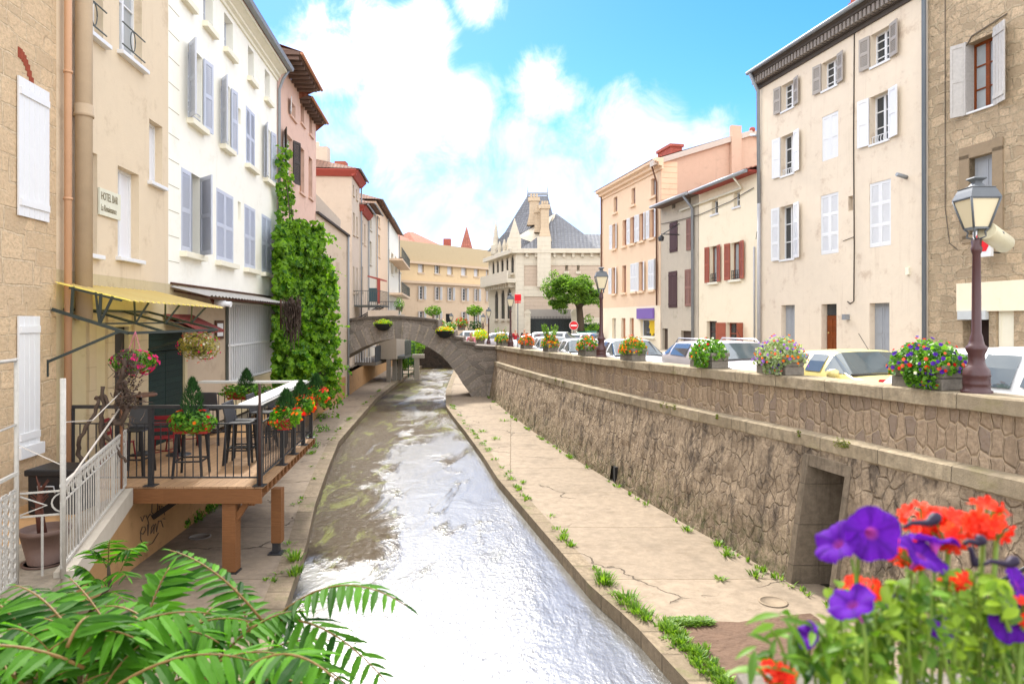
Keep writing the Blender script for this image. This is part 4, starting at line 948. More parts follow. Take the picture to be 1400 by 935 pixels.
for i in range(24): x = A.x + (B.x - A.x) * i / 23; mb.tube([(x, A.y + .1, A.z), (x, A.y + .1, A.z + .52)], .014, 4)
mb.tube([(A.x, A.y + .1, A.z + .52), (B.x, A.y + .1, A.z + .52)], .022, 4); mb.build('railing', M['iron'], tb)
# structures seen through the arch
ax = thing('concrete_outhouse', P(530, 500, 44), 'pale concrete outhouse on slim pillars seen through the footbridge arch', 'outhouse')
YB = 45.0; mb = MB(); c0, c1 = W(517, 458, YB), W(542, 491, YB); mb.box((c0.x, YB, c1.z), (c1.x, YB + 3.5, .4)); mb.build('room', plain('pale concrete', C('#c0b3a2', .7), .85), ax)
mb = MB()
for px, dy in ((531, 0), (536.5, .7), (541, 1.6)): q = W(px, 500, YB); mb.box((q.x - .13, YB + dy, ZP), (q.x + .13, YB + dy + .28, c1.z))
mb.build('pillar', plain('grey concrete', C('#a39c90', .65), .85), ax)
mb = MB(); mb.box((c1.x, YB + .4, c1.z), (c1.x + .5, YB + 3.2, c1.z + .18))
for i in range(12): mb.box((c1.x + .45, YB + .5 + .24 * i, c1.z + .18), (c1.x + .49, YB + .54 + .24 * i, c1.z + 1.15))
mb.build('side_balcony', M['greyiron'], ax)
ab = thing('stream_balcony', W(490, 495, 44), 'long grey balcony with dark infill panels under the left end of the footbridge', 'balcony')
mb = MB(); q = W(478, 495, 43.5); mb.box((q.x - .4, 43.2, q.z - .2), (q.x + 1.7, 49, q.z)); mb.build('slab', plain('grey slab', C('#8d857a', .6)), ab)
mb = MB(); mb.box((q.x + 1.62, 43.3, q.z), (q.x + 1.67, 49, q.z + 1.0)); mb.build('infill_panel', plain('dark panel', (.05, .055, .06, 1)), ab)
mb = MB()
for i in range(12): mb.box((q.x - .4 + .16 * i, 43.22, q.z), (q.x - .36 + .16 * i, 43.26, q.z + .95))
mb.box((q.x - .4, 43.2, q.z + .95), (q.x + 1.67, 43.28, q.z + 1.02)); mb.build('railing', M['white'], ab)
mb = MB(); yt2 = [36.6 + .9 * i for i in range(29)]; strip(mb, yt2, lambda y: lerp(LOW, y) + .0, lambda y: lerp(LOW, y), lambda y: ZP - .1, lambda y: -2.8); o = mb.build('retaining_wall', M['terr']); tag(o, 'brown retaining wall beyond the left end of the footbridge', 'retaining wall')
# ================================================================ RIGHT SIDE HOUSES
FR = Fac((HX(10), 10), (HX(50), 50))
M['beigeR'] = plaster('weathered pale render', C('#e8d8c2', .9), C('#b4957a', .78), .7, .09); M['stainR'] = M['beigeR']
M['greyR'] = plaster('grey cement render', C('#cbbfac', .86), C('#8b7c6a', .74), .65, .12); M['creamR'] = plaster('cream yellow render', C('#f6e8cc', .92), C('#d0b890', .82), .4, .05)
M['peachR'] = plaster('peach render', C('#f2d3b2', .9), C('#cfa98c', .8), .4, .05); M['gable'] = plaster('dusty pink render', C('#dcbca4', .84), C('#b59584', .74), .6, .09)
M['stoneR'] = coursed('warm squared rubble', C('#d6bd9c', .92), .36, .2, .24, C('#d3bf9f', .92), .075, .15, .02, .3)
M['dress'] = plain('dressed window stone', C('#b09a7d', .64), .9, .18, 8, .01)
M['cornice'] = plain('dark painted cornice', C('#6d6259', .5), .7, .2); M['greyleaf'] = plain('grey shutter', C('#b9b0a6', .74), .6, .08, 9, .001)
M['greydoor'] = plain('grey blue door paint', C('#b6bac0', .70), .6, .1, 6, .001); M['orangewood'] = boards('varnished orange wood', C('#a8541f', .6), 4, .2, .2, .002, .4)
M['reds'] = plain('faded red brown shutter', C('#b5664f', .75), .6, .12, 9, .001); M['mauve'] = plain('mauve brown paint', C('#6b4d4c', .55), .6, .12, 9, .001); M['rose'] = plain('faded rose paint', C('#ab7f70', .62), .7, .2, 12, .001)
M['brick'] = blocks('red chimney bricks', C('#cf7566', .8), .22, .075, .2, .1, bump=.005)
M['purple'] = plain('plain purple fascia', C('#8d6fc0', .7), .5, .04); M['blankpink'] = plain('blocked brown opening', C('#c2927a', .66), .8, .1)
SOLID |= {M['greydoor'], M['orangewood'], M['blankpink'], M['mauve']}
# --- weathered beige house with three bays
bh = thing('beige_house', FR.P(FR.U(1150), 0, -1.5), 'weathered pale beige house with white shutters, orange door and dark bracketed cornice', 'house')
ua, ub = sorted((FR.U(1036.5), FR.U(1268))); zt = 9.35
BW = {'t1': (1068.5, 1086, 118, 154), 't2': (1123.8, 1145.5, 87.4, 126), 't3': (1190.4, 1217.4, 49, 93.4), 'm1': (1067.9, 1086, 188, 242), 'm2': (1123.7, 1146, 161, 221.7), 'm3': (1189.5, 1216, 134, 199),
      'l1': (1066.7, 1086, 283.6, 356), 'l2': (1122, 1146.4, 268.6, 349), 'l3': (1188.6, 1218, 252, 339.3), 'v': (1159.7, 1166, 269, 289), 'g1': (1068, 1086.5, 417.4, 500), 'g2': (1122.9, 1143.8, 416, 500), 'g3': (1188.6, 1216, 414.7, 503)}
BH = {q: FR.R(*v) for q, v in BW.items()}
gz = HZ(22) + .02
for q in ('g2', 'g3'): BH[q] = BH[q][:2] + (gz + .06, BH[q][3])
wall(FR, bh, ua, ub, -1.9, zt, M['beigeR'], list(BH.values()), .24, 9)
for q, kd, m, ww in (('t1', 'louvre', M['greyleaf'], .4), ('t2', 'louvre', M['greyleaf'], .4), ('t3', 'louvre', M['greyleaf'], .42), ('m1', 'panel', M['white'], .46), ('m3', 'panel', M['white'], .46), ('l1', 'third', M['white'], .46)):
    w_ = window(FR, bh, BH[q], M['white'], M['glass'], .24, (2, 4) if q[0] == 't' else (2, 3), None, [('L', ww, 12, m, kd), ('R', ww, 6, m, kd)], fw=.055)
    mb = MB(); a, b, c, d = BH[q]; FR.box(mb, a - .02, b + .02, -.2, .05, c - .06, c + .006); mb.build('sill', M['white'], w_)
    if q[0] == 'm':
        mb = MB()
        for i in range(7): u = a + (b - a) * (i + .5) / 7; mb.tube([FR.P(u, -.06, c + .02), FR.P(u + .03, -.06, c + .12), FR.P(u, -.06, c + .24)], .012, 4)
        mb.tube([FR.P(a, -.06, c + .24), FR.P(b, -.06, c + .24)], .014, 4); mb.build('guard_rail', M['white'], w_)
for q, kd in (('m2', 'panel'), ('l2', 'third'), ('l3', 'third')): window(FR, bh, BH[q], M['white'], M['glass'], .24, None, None, [('C', None, 0, M['white'], kd, -.05)])
a, b, c, d = BH['v']; mb = MB(); FR.box(mb, a, b, -.24, -.2, c, d); mb.build('vent_slot', M['dress'], bh)
for q in ('g1', 'g3'):
    mb = MB(); a, b, c, d = BH[q]; m_ = (a + b) / 2
    for (x, y) in ((a, m_ - .006), (m_ + .006, b)):
        FR.box(mb, x, y, -.24, -.2, c, d)
        for (e, f) in ((.06, .46), (.52, .94)): FR.box(mb, x + .08, y - .08, -.2, -.186, c + (d - c) * e, c + (d - c) * f)
    mb.build('double_door' if q == 'g3' else 'shutter', M['greydoor'], bh)
a, b, c, d = BH['g2']; mb = MB(); FR.box(mb, a + .05, b - .05, -.24, -.19, c, d - .4)
for e, f in ((.08, .4), (.45, .75)):
    for x in (.16, .55): FR.box(mb, a + (b - a) * x, a + (b - a) * (x + .3), -.19, -.175, c + (d - c) * e, c + (d - c) * f)
dr = mb.build('front_door', M['orangewood'], bh)
mb = MB(); mb.lathe([(.0, -.03), (.035, -.02), (.035, .02), (0, .03)], FR.P((a + b) / 2 + .2, -.14, c + 1.0), 8); mb.build('handle', plain('brass', C('#d9c27a', .8), .3, metal=1.0), dr)
mb = MB(); FR.box(mb, a + .05, b - .05, -.235, -.2, d - .38, d); mb.build('fanlight', M['glass'], bh)
prof = [(0, zt - .02), (.06, zt - .02), (.06, zt + .12), (.14, zt + .12), (.14, zt + .34), (.34, zt + .42), (.34, zt + .5), (.44, zt + .56), (.44, zt + .62), (0, zt + .62)]
mb = MB(); mb.prism(prof, ua - .08, ub, lambda p, q, t: FR.P(t, p, q)); cn = mb.build('cornice', M['cornice'], bh)
mb = MB(); n = 46
for i in range(n): u = ua + (ub - ua) * (i + .5) / n; FR.box(mb, u - .06, u + .05, .14, .31, zt + .16, zt + .4)
mb.build('bracket', plain('light cornice bracket', C('#a59a90', .66), .7), cn)
mb = MB(); mb.tube([FR.P(ua - .1, .5, zt + .62), FR.P(ub, .5, zt + .62)], .075, 8); mb.build('gutter', M['zinc'], bh)
mb = MB(); mb.quad(FR.P(ua, .44, zt + .63), FR.P(ub, .44, zt + .63), FR.P(ub, -4.5, zt + 2.3), FR.P(ua, -4.5, zt + 2.3)); mb.quad(FR.P(ua, .44, zt + .63), FR.P(ua, -4.5, zt + 2.3), FR.P(ua, -9, zt + .6), FR.P(ua, 0, zt + .3)); mb.build('roof', M['tile'], bh)
mb = MB(); uu = FR.U(1137); mb.box((uu - .6, -1.9, zt + .4), (uu + .6, -1.2, zt + 2.1), FR.P); mb.box((uu - .66, -1.96, zt + 1.75), (uu + .66, -1.14, zt + 1.85), FR.P); mb.build('chimney', M['brick'], bh)
mb = MB(); uu = FR.U(1037.5)
mb.tube([FR.P(ua - .04, .5, zt + .55), FR.P(ua + .0, .12, zt - .2), FR.P(ua + .02, .09, -1.4)], .06, 8); mb.build('downpipe', plain('blue grey zinc', C('#87909a', .65), .5), bh)
mb = MB(); u2 = ub - .22
mb.tube([FR.P(u2, .5, zt + .55), FR.P(u2, .14, zt - .15), FR.P(u2, .1, 4.7)], .07, 8); mb.build('downpipe', M['zinc'], bh)
mb = MB(); mb.tube([FR.P(u2, .1, 4.7), FR.P(u2, .1, -1.3)], .07, 8); mb.tube([FR.P(u2 + .42, .06, 3.0), FR.P(u2 + .40, .06, -.9)], .035, 6); mb.tube([FR.P(u2 + .05, .1, zt - 1.9), FR.P(u2 + .6, .1, zt - 1.75)], .05, 6)
mb.build('downpipe', plain('pale grey pipe', C('#c3c2c4', .75), .5), bh)
mb = MB(); uu = FR.U(1168.5); mb.tube([FR.P(uu, .015, zt), FR.P(uu + .03, .02, 6), FR.P(uu, .02, 2.4), FR.P(uu + .02, .02, .62), FR.P(uu + .2, .02, .55), FR.P(uu + .32, .02, .62)], .02, 5)
mb.tube([FR.P(uu - .0, .015, 2.72), FR.P(uu + .55, .015, 2.64)], .012, 4); mb.tube([FR.P(u2 + .3, .05, 3.3), FR.P(u2 + .22, .05, 3.6), FR.P(u2 + .12, .05, 3.3)], .012, 4); mb.build('cable', plain('old cable', C('#5a5048', .5), .8), bh)
mb = MB(); mb.box((FR.U(1159.5) - .08, .0, .02), (FR.U(1159.5) + .08, .18, .2), FR.P); mb.build('wall_lamp', M['zinc'], bh); mb = MB(); mb.tube([FR.P(FR.U(1240), .0, 4.2), FR.P(FR.U(1240), .35, 4.28)], .06, 6); mb.build('wall_lamp', M['zinc'], bh)
mb = MB(); r = FR.R(1240, 1244.5, 366, 376); FR.box(mb, r[0], r[1], 0, .06, r[2], r[3]); mb.build('meter_box', M['creamtrim'], bh)
# --- cream house
ch = thing('cream_house', FR.P(FR.U(990), 0, -1.55), 'small cream yellow house with open red brown shutters and a tiled eave', 'house')
ua, ub = sorted((FR.U(955.5), FR.U(1036))); zt = 6.02
CWn = {'a': (970.6, 981.3, 337.7, 386.5), 'b': (999, 1012.5, 332.6, 383), 's': (973, 981.6, 275, 294), 't': (1003, 1011.5, 264, 284), 'd': (966, 980, 439, 500), 'e': (993, 1016, 441, 500)}
CH = {q: FR.R(*v) for q, v in CWn.items()}; gz = HZ(30)
for q in 'de': CH[q] = CH[q][:2] + (gz + .05 if q == 'd' else gz + .5, CH[q][3])
wall(FR, ch, ua + .01, ub - .01, -2, zt, M['creamR'], list(CH.values()), .22, 9)
for q in 'ab':
    w_ = window(FR, ch, CH[q], M['orangewood'], M['glassl'], .22, (2, 1), M['creamtrim'], [('L', None, 10, M['reds'], 'louvre'), ('R', None, 6, M['reds'], 'louvre')], sproj=.1, thick=.1)
    a, b, c, d = CH[q]; mb = MB()
    for i in range(6): u = a + (b - a) * i / 5; mb.tube([FR.P(u, -.04, c), FR.P(u, -.04, c + .4)], .016, 4)
    for z in (c + .05, c + .2, c + .4): mb.tube([FR.P(a, -.04, z), FR.P(b, -.04, z)], .016, 4)
    mb.build('guard_rail', M['iron'], w_)
for q in 'st': window(FR, ch, CH[q], M['white'], M['glass'], .22, (1, 2), M['white'], sproj=.06, thick=.08)
window(FR, ch, CH['d'], M['mauve'], M['glass'], .22, (1, 3), None, name='front_door')
window(FR, ch, CH['e'], M['reds'], M['glass'], .22, (2, 2), None, [('L', .35, 70, M['reds'], 'panel'), ('R', .45, 40, M['reds'], 'panel')])
def teave(root, a, b, z, ov, tm, gm, slope=.42, dp=6.5, first=.0):
    mb = MB(); mb.prism([(0, z - .02), (ov, z + .0), (ov, z + .1), (0, z + .1)], a, b, lambda p, q, t: FR.P(t, p, q)); mb.build('eaves', M['redwood'] if gm else M['brownwood'], root)
    mb = MB(); n = int((b - a) / .12)
    for i in range(n):
        u = a + (b - a) * i / n; w = (b - a) / n
        for (p, q, h0, h1) in ((0, .5, 0, .05), (.5, 1, .05, 0)):
            mb.quad(FR.P(u + w * p, ov + .06, z + .12 + h0), FR.P(u + w * q, ov + .06, z + .12 + h1), FR.P(u + w * q, -dp, z + .12 + h1 + dp * slope), FR.P(u + w * p, -dp, z + .12 + h0 + dp * slope))
    mb.quad(FR.P(a, ov + .05, z + .05), FR.P(b, ov + .05, z + .05), FR.P(b, ov + .05, z + .13), FR.P(a, ov + .05, z + .13)); mb.build('roof', tm, root)
    mb = MB(); mb.tube([FR.P(a, ov + .12, z + .04), FR.P(b, ov + .12, z + .04)], .085, 8); mb.build('gutter', plain('pale zinc gutter', C('#b5b8bc', .7), .5, metal=.3), root)
teave(ch, ua, ub - .1, zt, .42, M['tile'], True, .3)
mb = MB(); FR.box(mb, FR.U(1013), FR.U(1017), .02, .14, zt - .55, zt - .05) if False else None
mb.tube([FR.P(FR.U(1017), .5, zt), FR.P(FR.U(1017), .1, zt - .45), FR.P(ua + 7, .08, zt - .5)], .05, 6); mb.build('downpipe', M['creamtrim'], ch)
mb = MB(); mb.tube([FR.P(FR.U(1032), .05, zt - .6), FR.P(FR.U(1000), .05, zt - .85), FR.P(FR.U(958), .05, zt - 1.0), FR.P(FR.U(930), .05, zt - .95), FR.P(FR.U(905), .05, zt - .85)], .018, 4); mb.build('cable', plain('grey cable', C('#7d746a', .5)), ch)
# --- grey house
gh = thing('grey_house', FR.P(FR.U(930), 0, -1.6), 'narrow grey cement house with closed mauve shutters between cream and peach houses', 'house')
ua, ub = sorted((FR.U(903.5), FR.U(955))); zt = 6.02
GWn = {'a': (916, 926.5, 305.5, 346), 'b': (939, 948.6, 300, 343), 'c': (914.4, 926, 372, 421), 'd': (937, 948, 369, 419), 's': (918.8, 923.3, 277, 286), 't': (940, 944.4, 271, 280), 'g': (905.5, 913, 449, 500), 'h': (931, 949, 452, 500)}
GH = {q: FR.R(*v) for q, v in GWn.items()}; gz = HZ(35)
for q in 'gh': GH[q] = GH[q][:2] + (gz + .03, GH[q][3])
wall(FR, gh, ua + .01, ub - .01, -2, zt, M['greyR'], list(GH.values()), .2, 9)
for q, m in (('a', M['mauve']), ('c', M['mauve']), ('b', M['rose']), ('d', M['rose'])): window(FR, gh, GH[q], m, M['glass'], .2, None, None, [('C', None, 0, m, 'plank' if q in 'ac' else 'louvre', .01)])
for q in 'st': window(FR, gh, GH[q], M['brownwood'], M['dark'], .2, None)
for q in 'gh': mb = MB(); a, b, c, d = GH[q]; FR.box(mb, a, b, -.2, -.15, c, d); mb.build('door', plain('old brown door', C('#6b5a4e', .55), .7), gh)
teave(gh, ua, ub - .05, zt, .5, M['tile'], False, .3)
mb = MB(); uu = FR.U(949.5); mb.tube([FR.P(uu, .6, zt), FR.P(uu, .12, zt - .6), FR.P(uu, .1, -1.5)], .07, 8); mb.build('downpipe', M['zinc'], gh)
mb = MB(); q0 = FR.U(929); mb.tube([FR.P(q0, .02, 4.35), FR.P(q0, 1.0, 4.35)], .03, 5); mb.tube([FR.P(q0, .02, 4.9), FR.P(q0, .9, 4.35)], .025, 5); mb.lathe([(.12, 0), (.16, .18), (.05, .3)], FR.P(q0, 1.0, 4.0), 8); mb.build('wall_lantern', M['iron'], gh)
# --- peach house with pink gable
pk = thing('peach_house', FR.P(FR.U(860), 0, -1.6), 'long peach rendered house with white shutters, cream shop front and dusty pink gable', 'house')
ua, ub = sorted((FR.U(822.5), FR.U(903))); zt = 8.1
PKn = {'t1': (839, 844, 270, 291), 't2': (863.4, 868.6, 259, 281.5), 't3': (890, 897, 246, 270.7), 'r1': (837.7, 842.5, 307.5, 340), 'r2': (851, 856.4, 302.5, 337), 'r3': (862, 868, 298, 334), 'r4': (874.6, 880.6, 293, 331), 'r5': (888.6, 895.3, 287.6, 327),
       'x1': (836.8, 842, 366, 402), 'x2': (850.5, 856, 364, 401), 'x3': (862.5, 870.5, 361, 399.5), 'x4': (874, 880, 359, 398), 'x5': (887, 895, 356, 396), 'g1': (836.8, 842, 435, 480), 'g2': (849.4, 855, 435, 480), 'g3': (860.7, 866.5, 435, 480), 'g4': (875.6, 895, 437, 460)}
PKH = {q: FR.R(*v) for q, v in PKn.items()}
for q in ('g1', 'g2', 'g3'): PKH[q] = PKH[q][:2] + (HZ(42) + .03, PKH[q][3])
for ks in (('t1', 't2', 't3'), ('r1', 'r2', 'r3', 'r4', 'r5'), ('x1', 'x2', 'x3', 'x4', 'x5'), ('g1', 'g2', 'g3')):
    a = sum(PKH[q][2] for q in ks) / len(ks); b = sum(PKH[q][3] for q in ks) / len(ks)
    for q in ks: PKH[q] = PKH[q][:2] + (a, b)
zb = FR.Z(862, 419.5)
up = [v for q, v in PKH.items() if q[0] != 'g']; lo = [v for q, v in PKH.items() if q[0] == 'g']
wall(FR, pk, ua, ub - .01, zb, zt, M['peachR'], up, .2, 10, top=False); wall(FR, pk, ua, ub - .01, -2.2, zb - .002, M['creamR'], lo, .2, 10, 'shop_front_wall', top=False)
for q in ('t1', 't2', 't3', 'r2', 'x1', 'x2', 'r1', 'r3', 'r4', 'r5', 'x3', 'x4', 'x5'):
    shl = None
    if q in ('r1', 'x1', 'r4', 'x4'): shl = [('L', None, 14, M['white'], 'louvre'), ('R', None, 14, M['white'], 'louvre')]
    if q in ('r3', 'r5'): shl = [('L', None, 14, M['white'], 'louvre'), ('R', None, 12, M['white'], 'louvre')]
    if q == 'x3': shl = [('C', None, 0, M['white'], 'louvre', .01)]
    if q == 'x5': shl = [('L', None, 12, M['greyleaf'], 'louvre'), ('C', None, 0, M['white'], 'louvre', .02)]
    window(FR, pk, PKH[q], M['blankpink'], M['blankpink'] if q[0] != 't' else M['glassl'], .2, None, M['peachR'], shl, sproj=.12, thick=.13)
for q in ('g1', 'g2', 'g3'): mb = MB(); a, b, c, d = PKH[q]; FR.box(mb, a, b, -.2, -.15, c, d); mb.build('door', M['tanframe'] if q != 'g1' else M['greyR'], pk)
w_ = window(FR, pk, PKH['g4'], M['white'], M['glass'], .2, (1, 1), M['creamtrim'], name='shop_window')
mb = MB(); a, b, c, d = PKH['g4']; nn = 12
mb.add([FR.P(a + .7 + (.5 if i % 2 else .36) * math.cos(math.pi * i / nn) , -.16, c + .75 + (.8 if i % 2 else .6) * math.sin(math.pi * i / nn)) for i in range(2 * nn)], [tuple(range(2 * nn))]); mb.build('sun_sticker', plain('yellow sticker', C('#f0c820', .85), .6), w_)
mb = MB(); r = FR.R(872.7, 895, 422, 436); FR.box(mb, r[0], r[1], .01, .12, r[2], r[3]); mb.build('fascia_sign', M['purple'], pk)
mb = MB(); mb.prism([(0, zt), (.08, zt), (.08, zt + .16), (.25, zt + .2), (.25, zt + .34), (.45, zt + .42), (.45, zt + .6), (0, zt + .6)], ua - .4, ub - .02, lambda p, q, t: FR.P(t, p, q)); mb.build('cornice', M['peachR'], pk)
# gable facing the viewer
FG = Fac(FR.P(ub, .0, 0)[:2], FR.P(ub, -14, 0)[:2]) if False else None
gp0 = FR.P(FR.U(903.2), 0, 0); zr = 10.35; rd_ = 5.4
ug = FR.U(903.2)
mb = MB(); mb.add([FR.P(ug - .03, 0.02, -2), FR.P(ug - .03, -10.8, -2), FR.P(ug - .03, -10.8, zt + .5), FR.P(ug - .03, -rd_, zr), FR.P(ug - .03, .02, zt + .5)], [(0, 1, 2, 3, 4)]); mb.build('gable_wall', M['gable'], pk)
mb = MB()
for (d0, z0, d1, z1) in ((.5, zt + .48, -rd_, zr + .18), (-rd_, zr + .18, -11.2, zt + .4)):
    mb.add([FR.P(u, d, z + h) for u in (ug - .22, ug + .3) for (d, z) in ((d0, z0), (d1, z1)) for h in (-.28, .02)], [(0,1,3,2), (4,5,7,6), (0,1,5,4), (2,3,7,6), (1,3,7,5), (0,2,6,4)])
mb.build('verge', plain('pale verge board', C('#d9cdc0', .76), .7), pk)
mb = MB(); mb.lathe([(0, -.16), (.13, -.13), (.17, 0), (.13, .13), (0, .17)], FR.P(ug - .1, -rd_, zr + .2), 10); mb.build('ridge_tile', M['brick'], pk)
mb = MB(); ue = FR.U(822.5) + .4
mb.quad(FR.P(ug, .5, zt + .58), FR.P(ue, .5, zt + .58), FR.P(ue, -rd_, zr + .22), FR.P(ug, -rd_, zr + .22)); mb.quad(FR.P(ug, -rd_, zr + .22), FR.P(ue, -rd_, zr + .22), FR.P(ue, -11, zt + .5), FR.P(ug, -11, zt + .5)); mb.build('roof', M['tile'], pk)
mb = MB(); FRb = FR.P; mb.box((ug - .28, -4.65, 5.2), (ug - .04, -4.05, zr + .35), FRb); mb.build('flue_stack', M['gable'], pk)
mb = MB(); u = FR.U(875); mb.box((u - .9, -2.2, zt + .5), (u + .9, -1.5, zt + 2.0), FR.P); mb.box((u - .98, -2.28, zt + 1.85), (u + .98, -1.42, zt + 2.0), FR.P); mb.build('chimney', M['brick'], pk)
mb = MB(); mb.tube([FR.P(FR.U(824), .1, zt + .2), FR.P(FR.U(824), .1, -1.6)], .06, 6); mb.tube([FR.P(ug + .25, .45, zt + .4), FR.P(ug + .3, .1, zt - .6), FR.P(ug + .3, .1, zb)], .05, 6); mb.build('downpipe', plain('brown pipe', C('#8d6650', .55)), pk)
mb = MB()
for i in range(9): z = 5.9 + i * .3; mb.box((ug - .05, -.95, z), (ug - .032, -.02, z + .28), FR.P)
mb.build('quoin', M['peachR'], pk)
# --- stone house on the right
ss = thing('stone_house', FR.P(FR.U(1340), 0, -1.5), 'warm rubble stone house at the right edge with an orange framed window', 'house')
ua, ub = FR.U(1640), FR.U(1268.5)
SN = {'a': (1320, 1359.5, 62, 156), 'b': (1325.5, 1357.5, 217, 322), 'd': (1316, 1352, 436, 500), 'e': (1362, 1386, 424, 500)}
SH = {q: FR.R(*v) for q, v in SN.items()}
for q in 'de': SH[q] = SH[q][:2] + (HZ(18) + .04, SH[q][3])
wall(FR, ss, min(ua, ub), max(ua, ub) - .01, -1.9, 11.5, M['stoneR'], list(SH.values()), .3, 8)
w_ = window(FR, ss, SH['a'], M['orangewood'], M['glassl'], .3, (2, 3), M['white'], sproj=.05, fw=.07, thick=.05)
M['oldleaf'] = plain('flaking grey white shutter', C('#cdc8c2', .76), .8, .22, 14, .004)
a, b, c, d = SH['a']; wd = (b - a) / 2
leaf(FR, b - .02, -1, .36, c - .05, d + .05, 82, M['oldleaf'], w_, 'panel', -.28); leaf(FR, b - .02, 1, .36, c - .05, d + .05, 25, M['oldleaf'], w_, 'panel', .02); leaf(FR, a, -1, .52, c - .05, d + .1, 20, M['oldleaf'], w_, 'plank', .02)
mb = MB(); a, b, c, d = SH['b']
for (x0, x1, z0, z1) in ((a - .3, a, c - .1, d + .1), (b, b + .3, c - .1, d + .1), (a - .3, b + .3, d, d + .32), (a - .2, b + .2, c - .2, c)): FR.box(mb, x0, x1, -.29, .03, z0 + .004, z1)
mb.build('window_surround', M['dress'], ss); window(FR, ss, SH['b'], M['greydoor'], M['glass'], .28, (2, 1), None, [('C', None, 0, M['greydoor'], 'panel', -.2)])
mb = MB(); r = FR.R(1310, 1440, 388, 426); FR.box(mb, r[0], r[1], .01, .06, r[2], r[3]); mb.build('fascia_panel', M['creamR'], ss)
mb = MB(); r = FR.R(1313, 1352, 425, 437); FR.box(mb, r[0], r[1], .005, .1, r[2], r[3]); mb.build('lintel_panel', plain('pale blue grey panel', C('#cfd3d2', .78)), ss)
a, b, c, d = SH['d']; mb = MB(); FR.box(mb, a, b, -.3, -.26, c, d); mb.build('doorway', plain('dark brown doorway', C('#3a2520', .5)), ss)
a, b, c, d = SH['e']; leaf(FR, a + .01, 1, b - a - .02, c, d, 0, M['creamtrim'], ss, 'panel', -.1)
mb = MB(); mb.tube([FR.P(FR.U(1310), .02, 6.05), FR.P(FR.U(1313), .03, 7.0), FR.P(FR.U(1330), .03, 7.45), FR.P(FR.U(1378), .03, 7.6)], .02, 5); mb.tube([FR.P(FR.U(1293), .02, 9), FR.P(FR.U(1293), .02, 3.1), FR.P(FR.U(1299), .02, 2.1), FR.P(FR.U(1310), .02, 1.9)], .012, 4); mb.build('cable', plain('pale cable', C('#8a7d6c', .55)), ss)
rs = thing('projecting_sign', FR.P(FR.U(1360), .5, 2), 'square white wall sign with a red hexagon on the stone house', 'sign')
r = FR.R(1347, 1372, 318, 353); mb = MB(); FR.box(mb, r[0], r[1], .3, .38, r[2], r[3]); mb.build('panel', M['white'], rs)
mb = MB(); cu, cz = (r[0] + r[1]) / 2, r[2] + .36; mb.add([FR.P(cu + .26 * math.cos(t), .385, cz + .26 * math.sin(t)) for t in [math.pi / 3 * i for i in range(6)]], [tuple(range(6))]); mb.build('emblem', plain('sign red', C('#e2222a', .85), .5), rs)
mb = MB(); mb.tube([FR.P(r[0] + .1, .0, r[3] - .1), FR.P(r[0] + .1, .3, r[3] - .1)], .02, 5); mb.tube([FR.P(r[0] + .1, .0, r[2] + .1), FR.P(r[0] + .1, .3, r[2] + .1)], .02, 5); mb.build('bracket', M['iron'], rs)
# ================================================================ BACKDROP OF THE SQUARE
M['ochre'] = plaster('ochre render', C('#e2c69c', .86), C('#b5946c', .78), .4, .06); M['ochre2'] = plaster('dull ochre render', C('#d6bda0', .84), C('#a88a6c', .76), .4, .06)
M['limestone'] = plaster('pale dressed limestone', C('#e6dcc8', .82), C('#b5a58c', .8), .4, .06, (1.0, .4)); M['ashlar'] = plaster('pinkish ashlar', C('#d2bfab', .84), C('#ac9682', .78), .3, .06, (.8, .33))
M['slateroof'] = tiles('blue grey slate', C('#9a9ca2', .66), .35, .3, .1)
A = W(540, 470, 84); B_ = W(674, 470, 98); FO = Fac((A.x, A.y), (B_.x, B_.y))
oc = thing('ochre_palace', FO.P(10, 0, zs), 'long ochre three storey building with a parapet closing the square', 'building')
zc = FO.Z(600, 362); zm = FO.Z(600, 388)
wins = []
for xs_ in ((571.5, 579.5), (594, 601.5), (611.5, 619), (630.5, 638), (648, 654.5), (664.5, 668)):
    for (yt, yb) in ((358, 376), (393.5, 411), (426, 443)): wins.append(xs_ + (yt, yb))
def orow(k):
    ks = [FO.R(*w) for i, w in enumerate(wins) if i % 3 == k]; a = sum(r[2] for r in ks) / 6; b = sum(r[3] for r in ks) / 6
    return [r[:2] + (a, b) for r in ks]
top_, mid_, low_ = orow(0), orow(1), orow(2)
door = FO.R(609.5, 618.5, 429, 447); door = door[:2] + (zs, door[3]); low_[2] = door
wall(FO, oc, -6, FO.len + 6, zs, zm, M['ochre2'], mid_ + low_, .3, 14, 'lower_wall', top=False); wall(FO, oc, -6, FO.len + 6, zm, zc, M['ochre'], top_, .3, 14, top=False)
for i, r in enumerate(top_): window(FO, oc, r, M['white'], M['whitepan'] if i != 1 else M['glass'], .3, (2, 4), M['ochre2'], fw=.1, thick=.2)
for i, r in enumerate(mid_ + low_):
    if r is door: mb = MB(); FO.box(mb, r[0], r[1], -.3, -.2, r[2], r[3]); mb.build('doorway', M['dark'], oc); continue
    window(FO, oc, r, M['white'], M['glass'], .3, (2, 4), M['ochre2'], [('L', .35, 80, M['white'], 'plank'), ('R', .35, 80, M['white'], 'plank')], fw=.1, thick=.2)
mb = MB(); FO.box(mb, -6, FO.len + 6, -.3, .02, zc, zc + 2.6); mb.build('parapet', plaster('parapet render', C('#cdb894', .78), None, .3, .05), oc)
mb = MB(); FO.box(mb, -6, FO.len + 6, .021, .5, zc - .15, zc + .15); FO.box(mb, -6, FO.len + 6, .021, .4, zm - .12, zm + .18); mb.build('string_course', M['ochre2'], oc)
mb = MB(); z = zc + 2.2
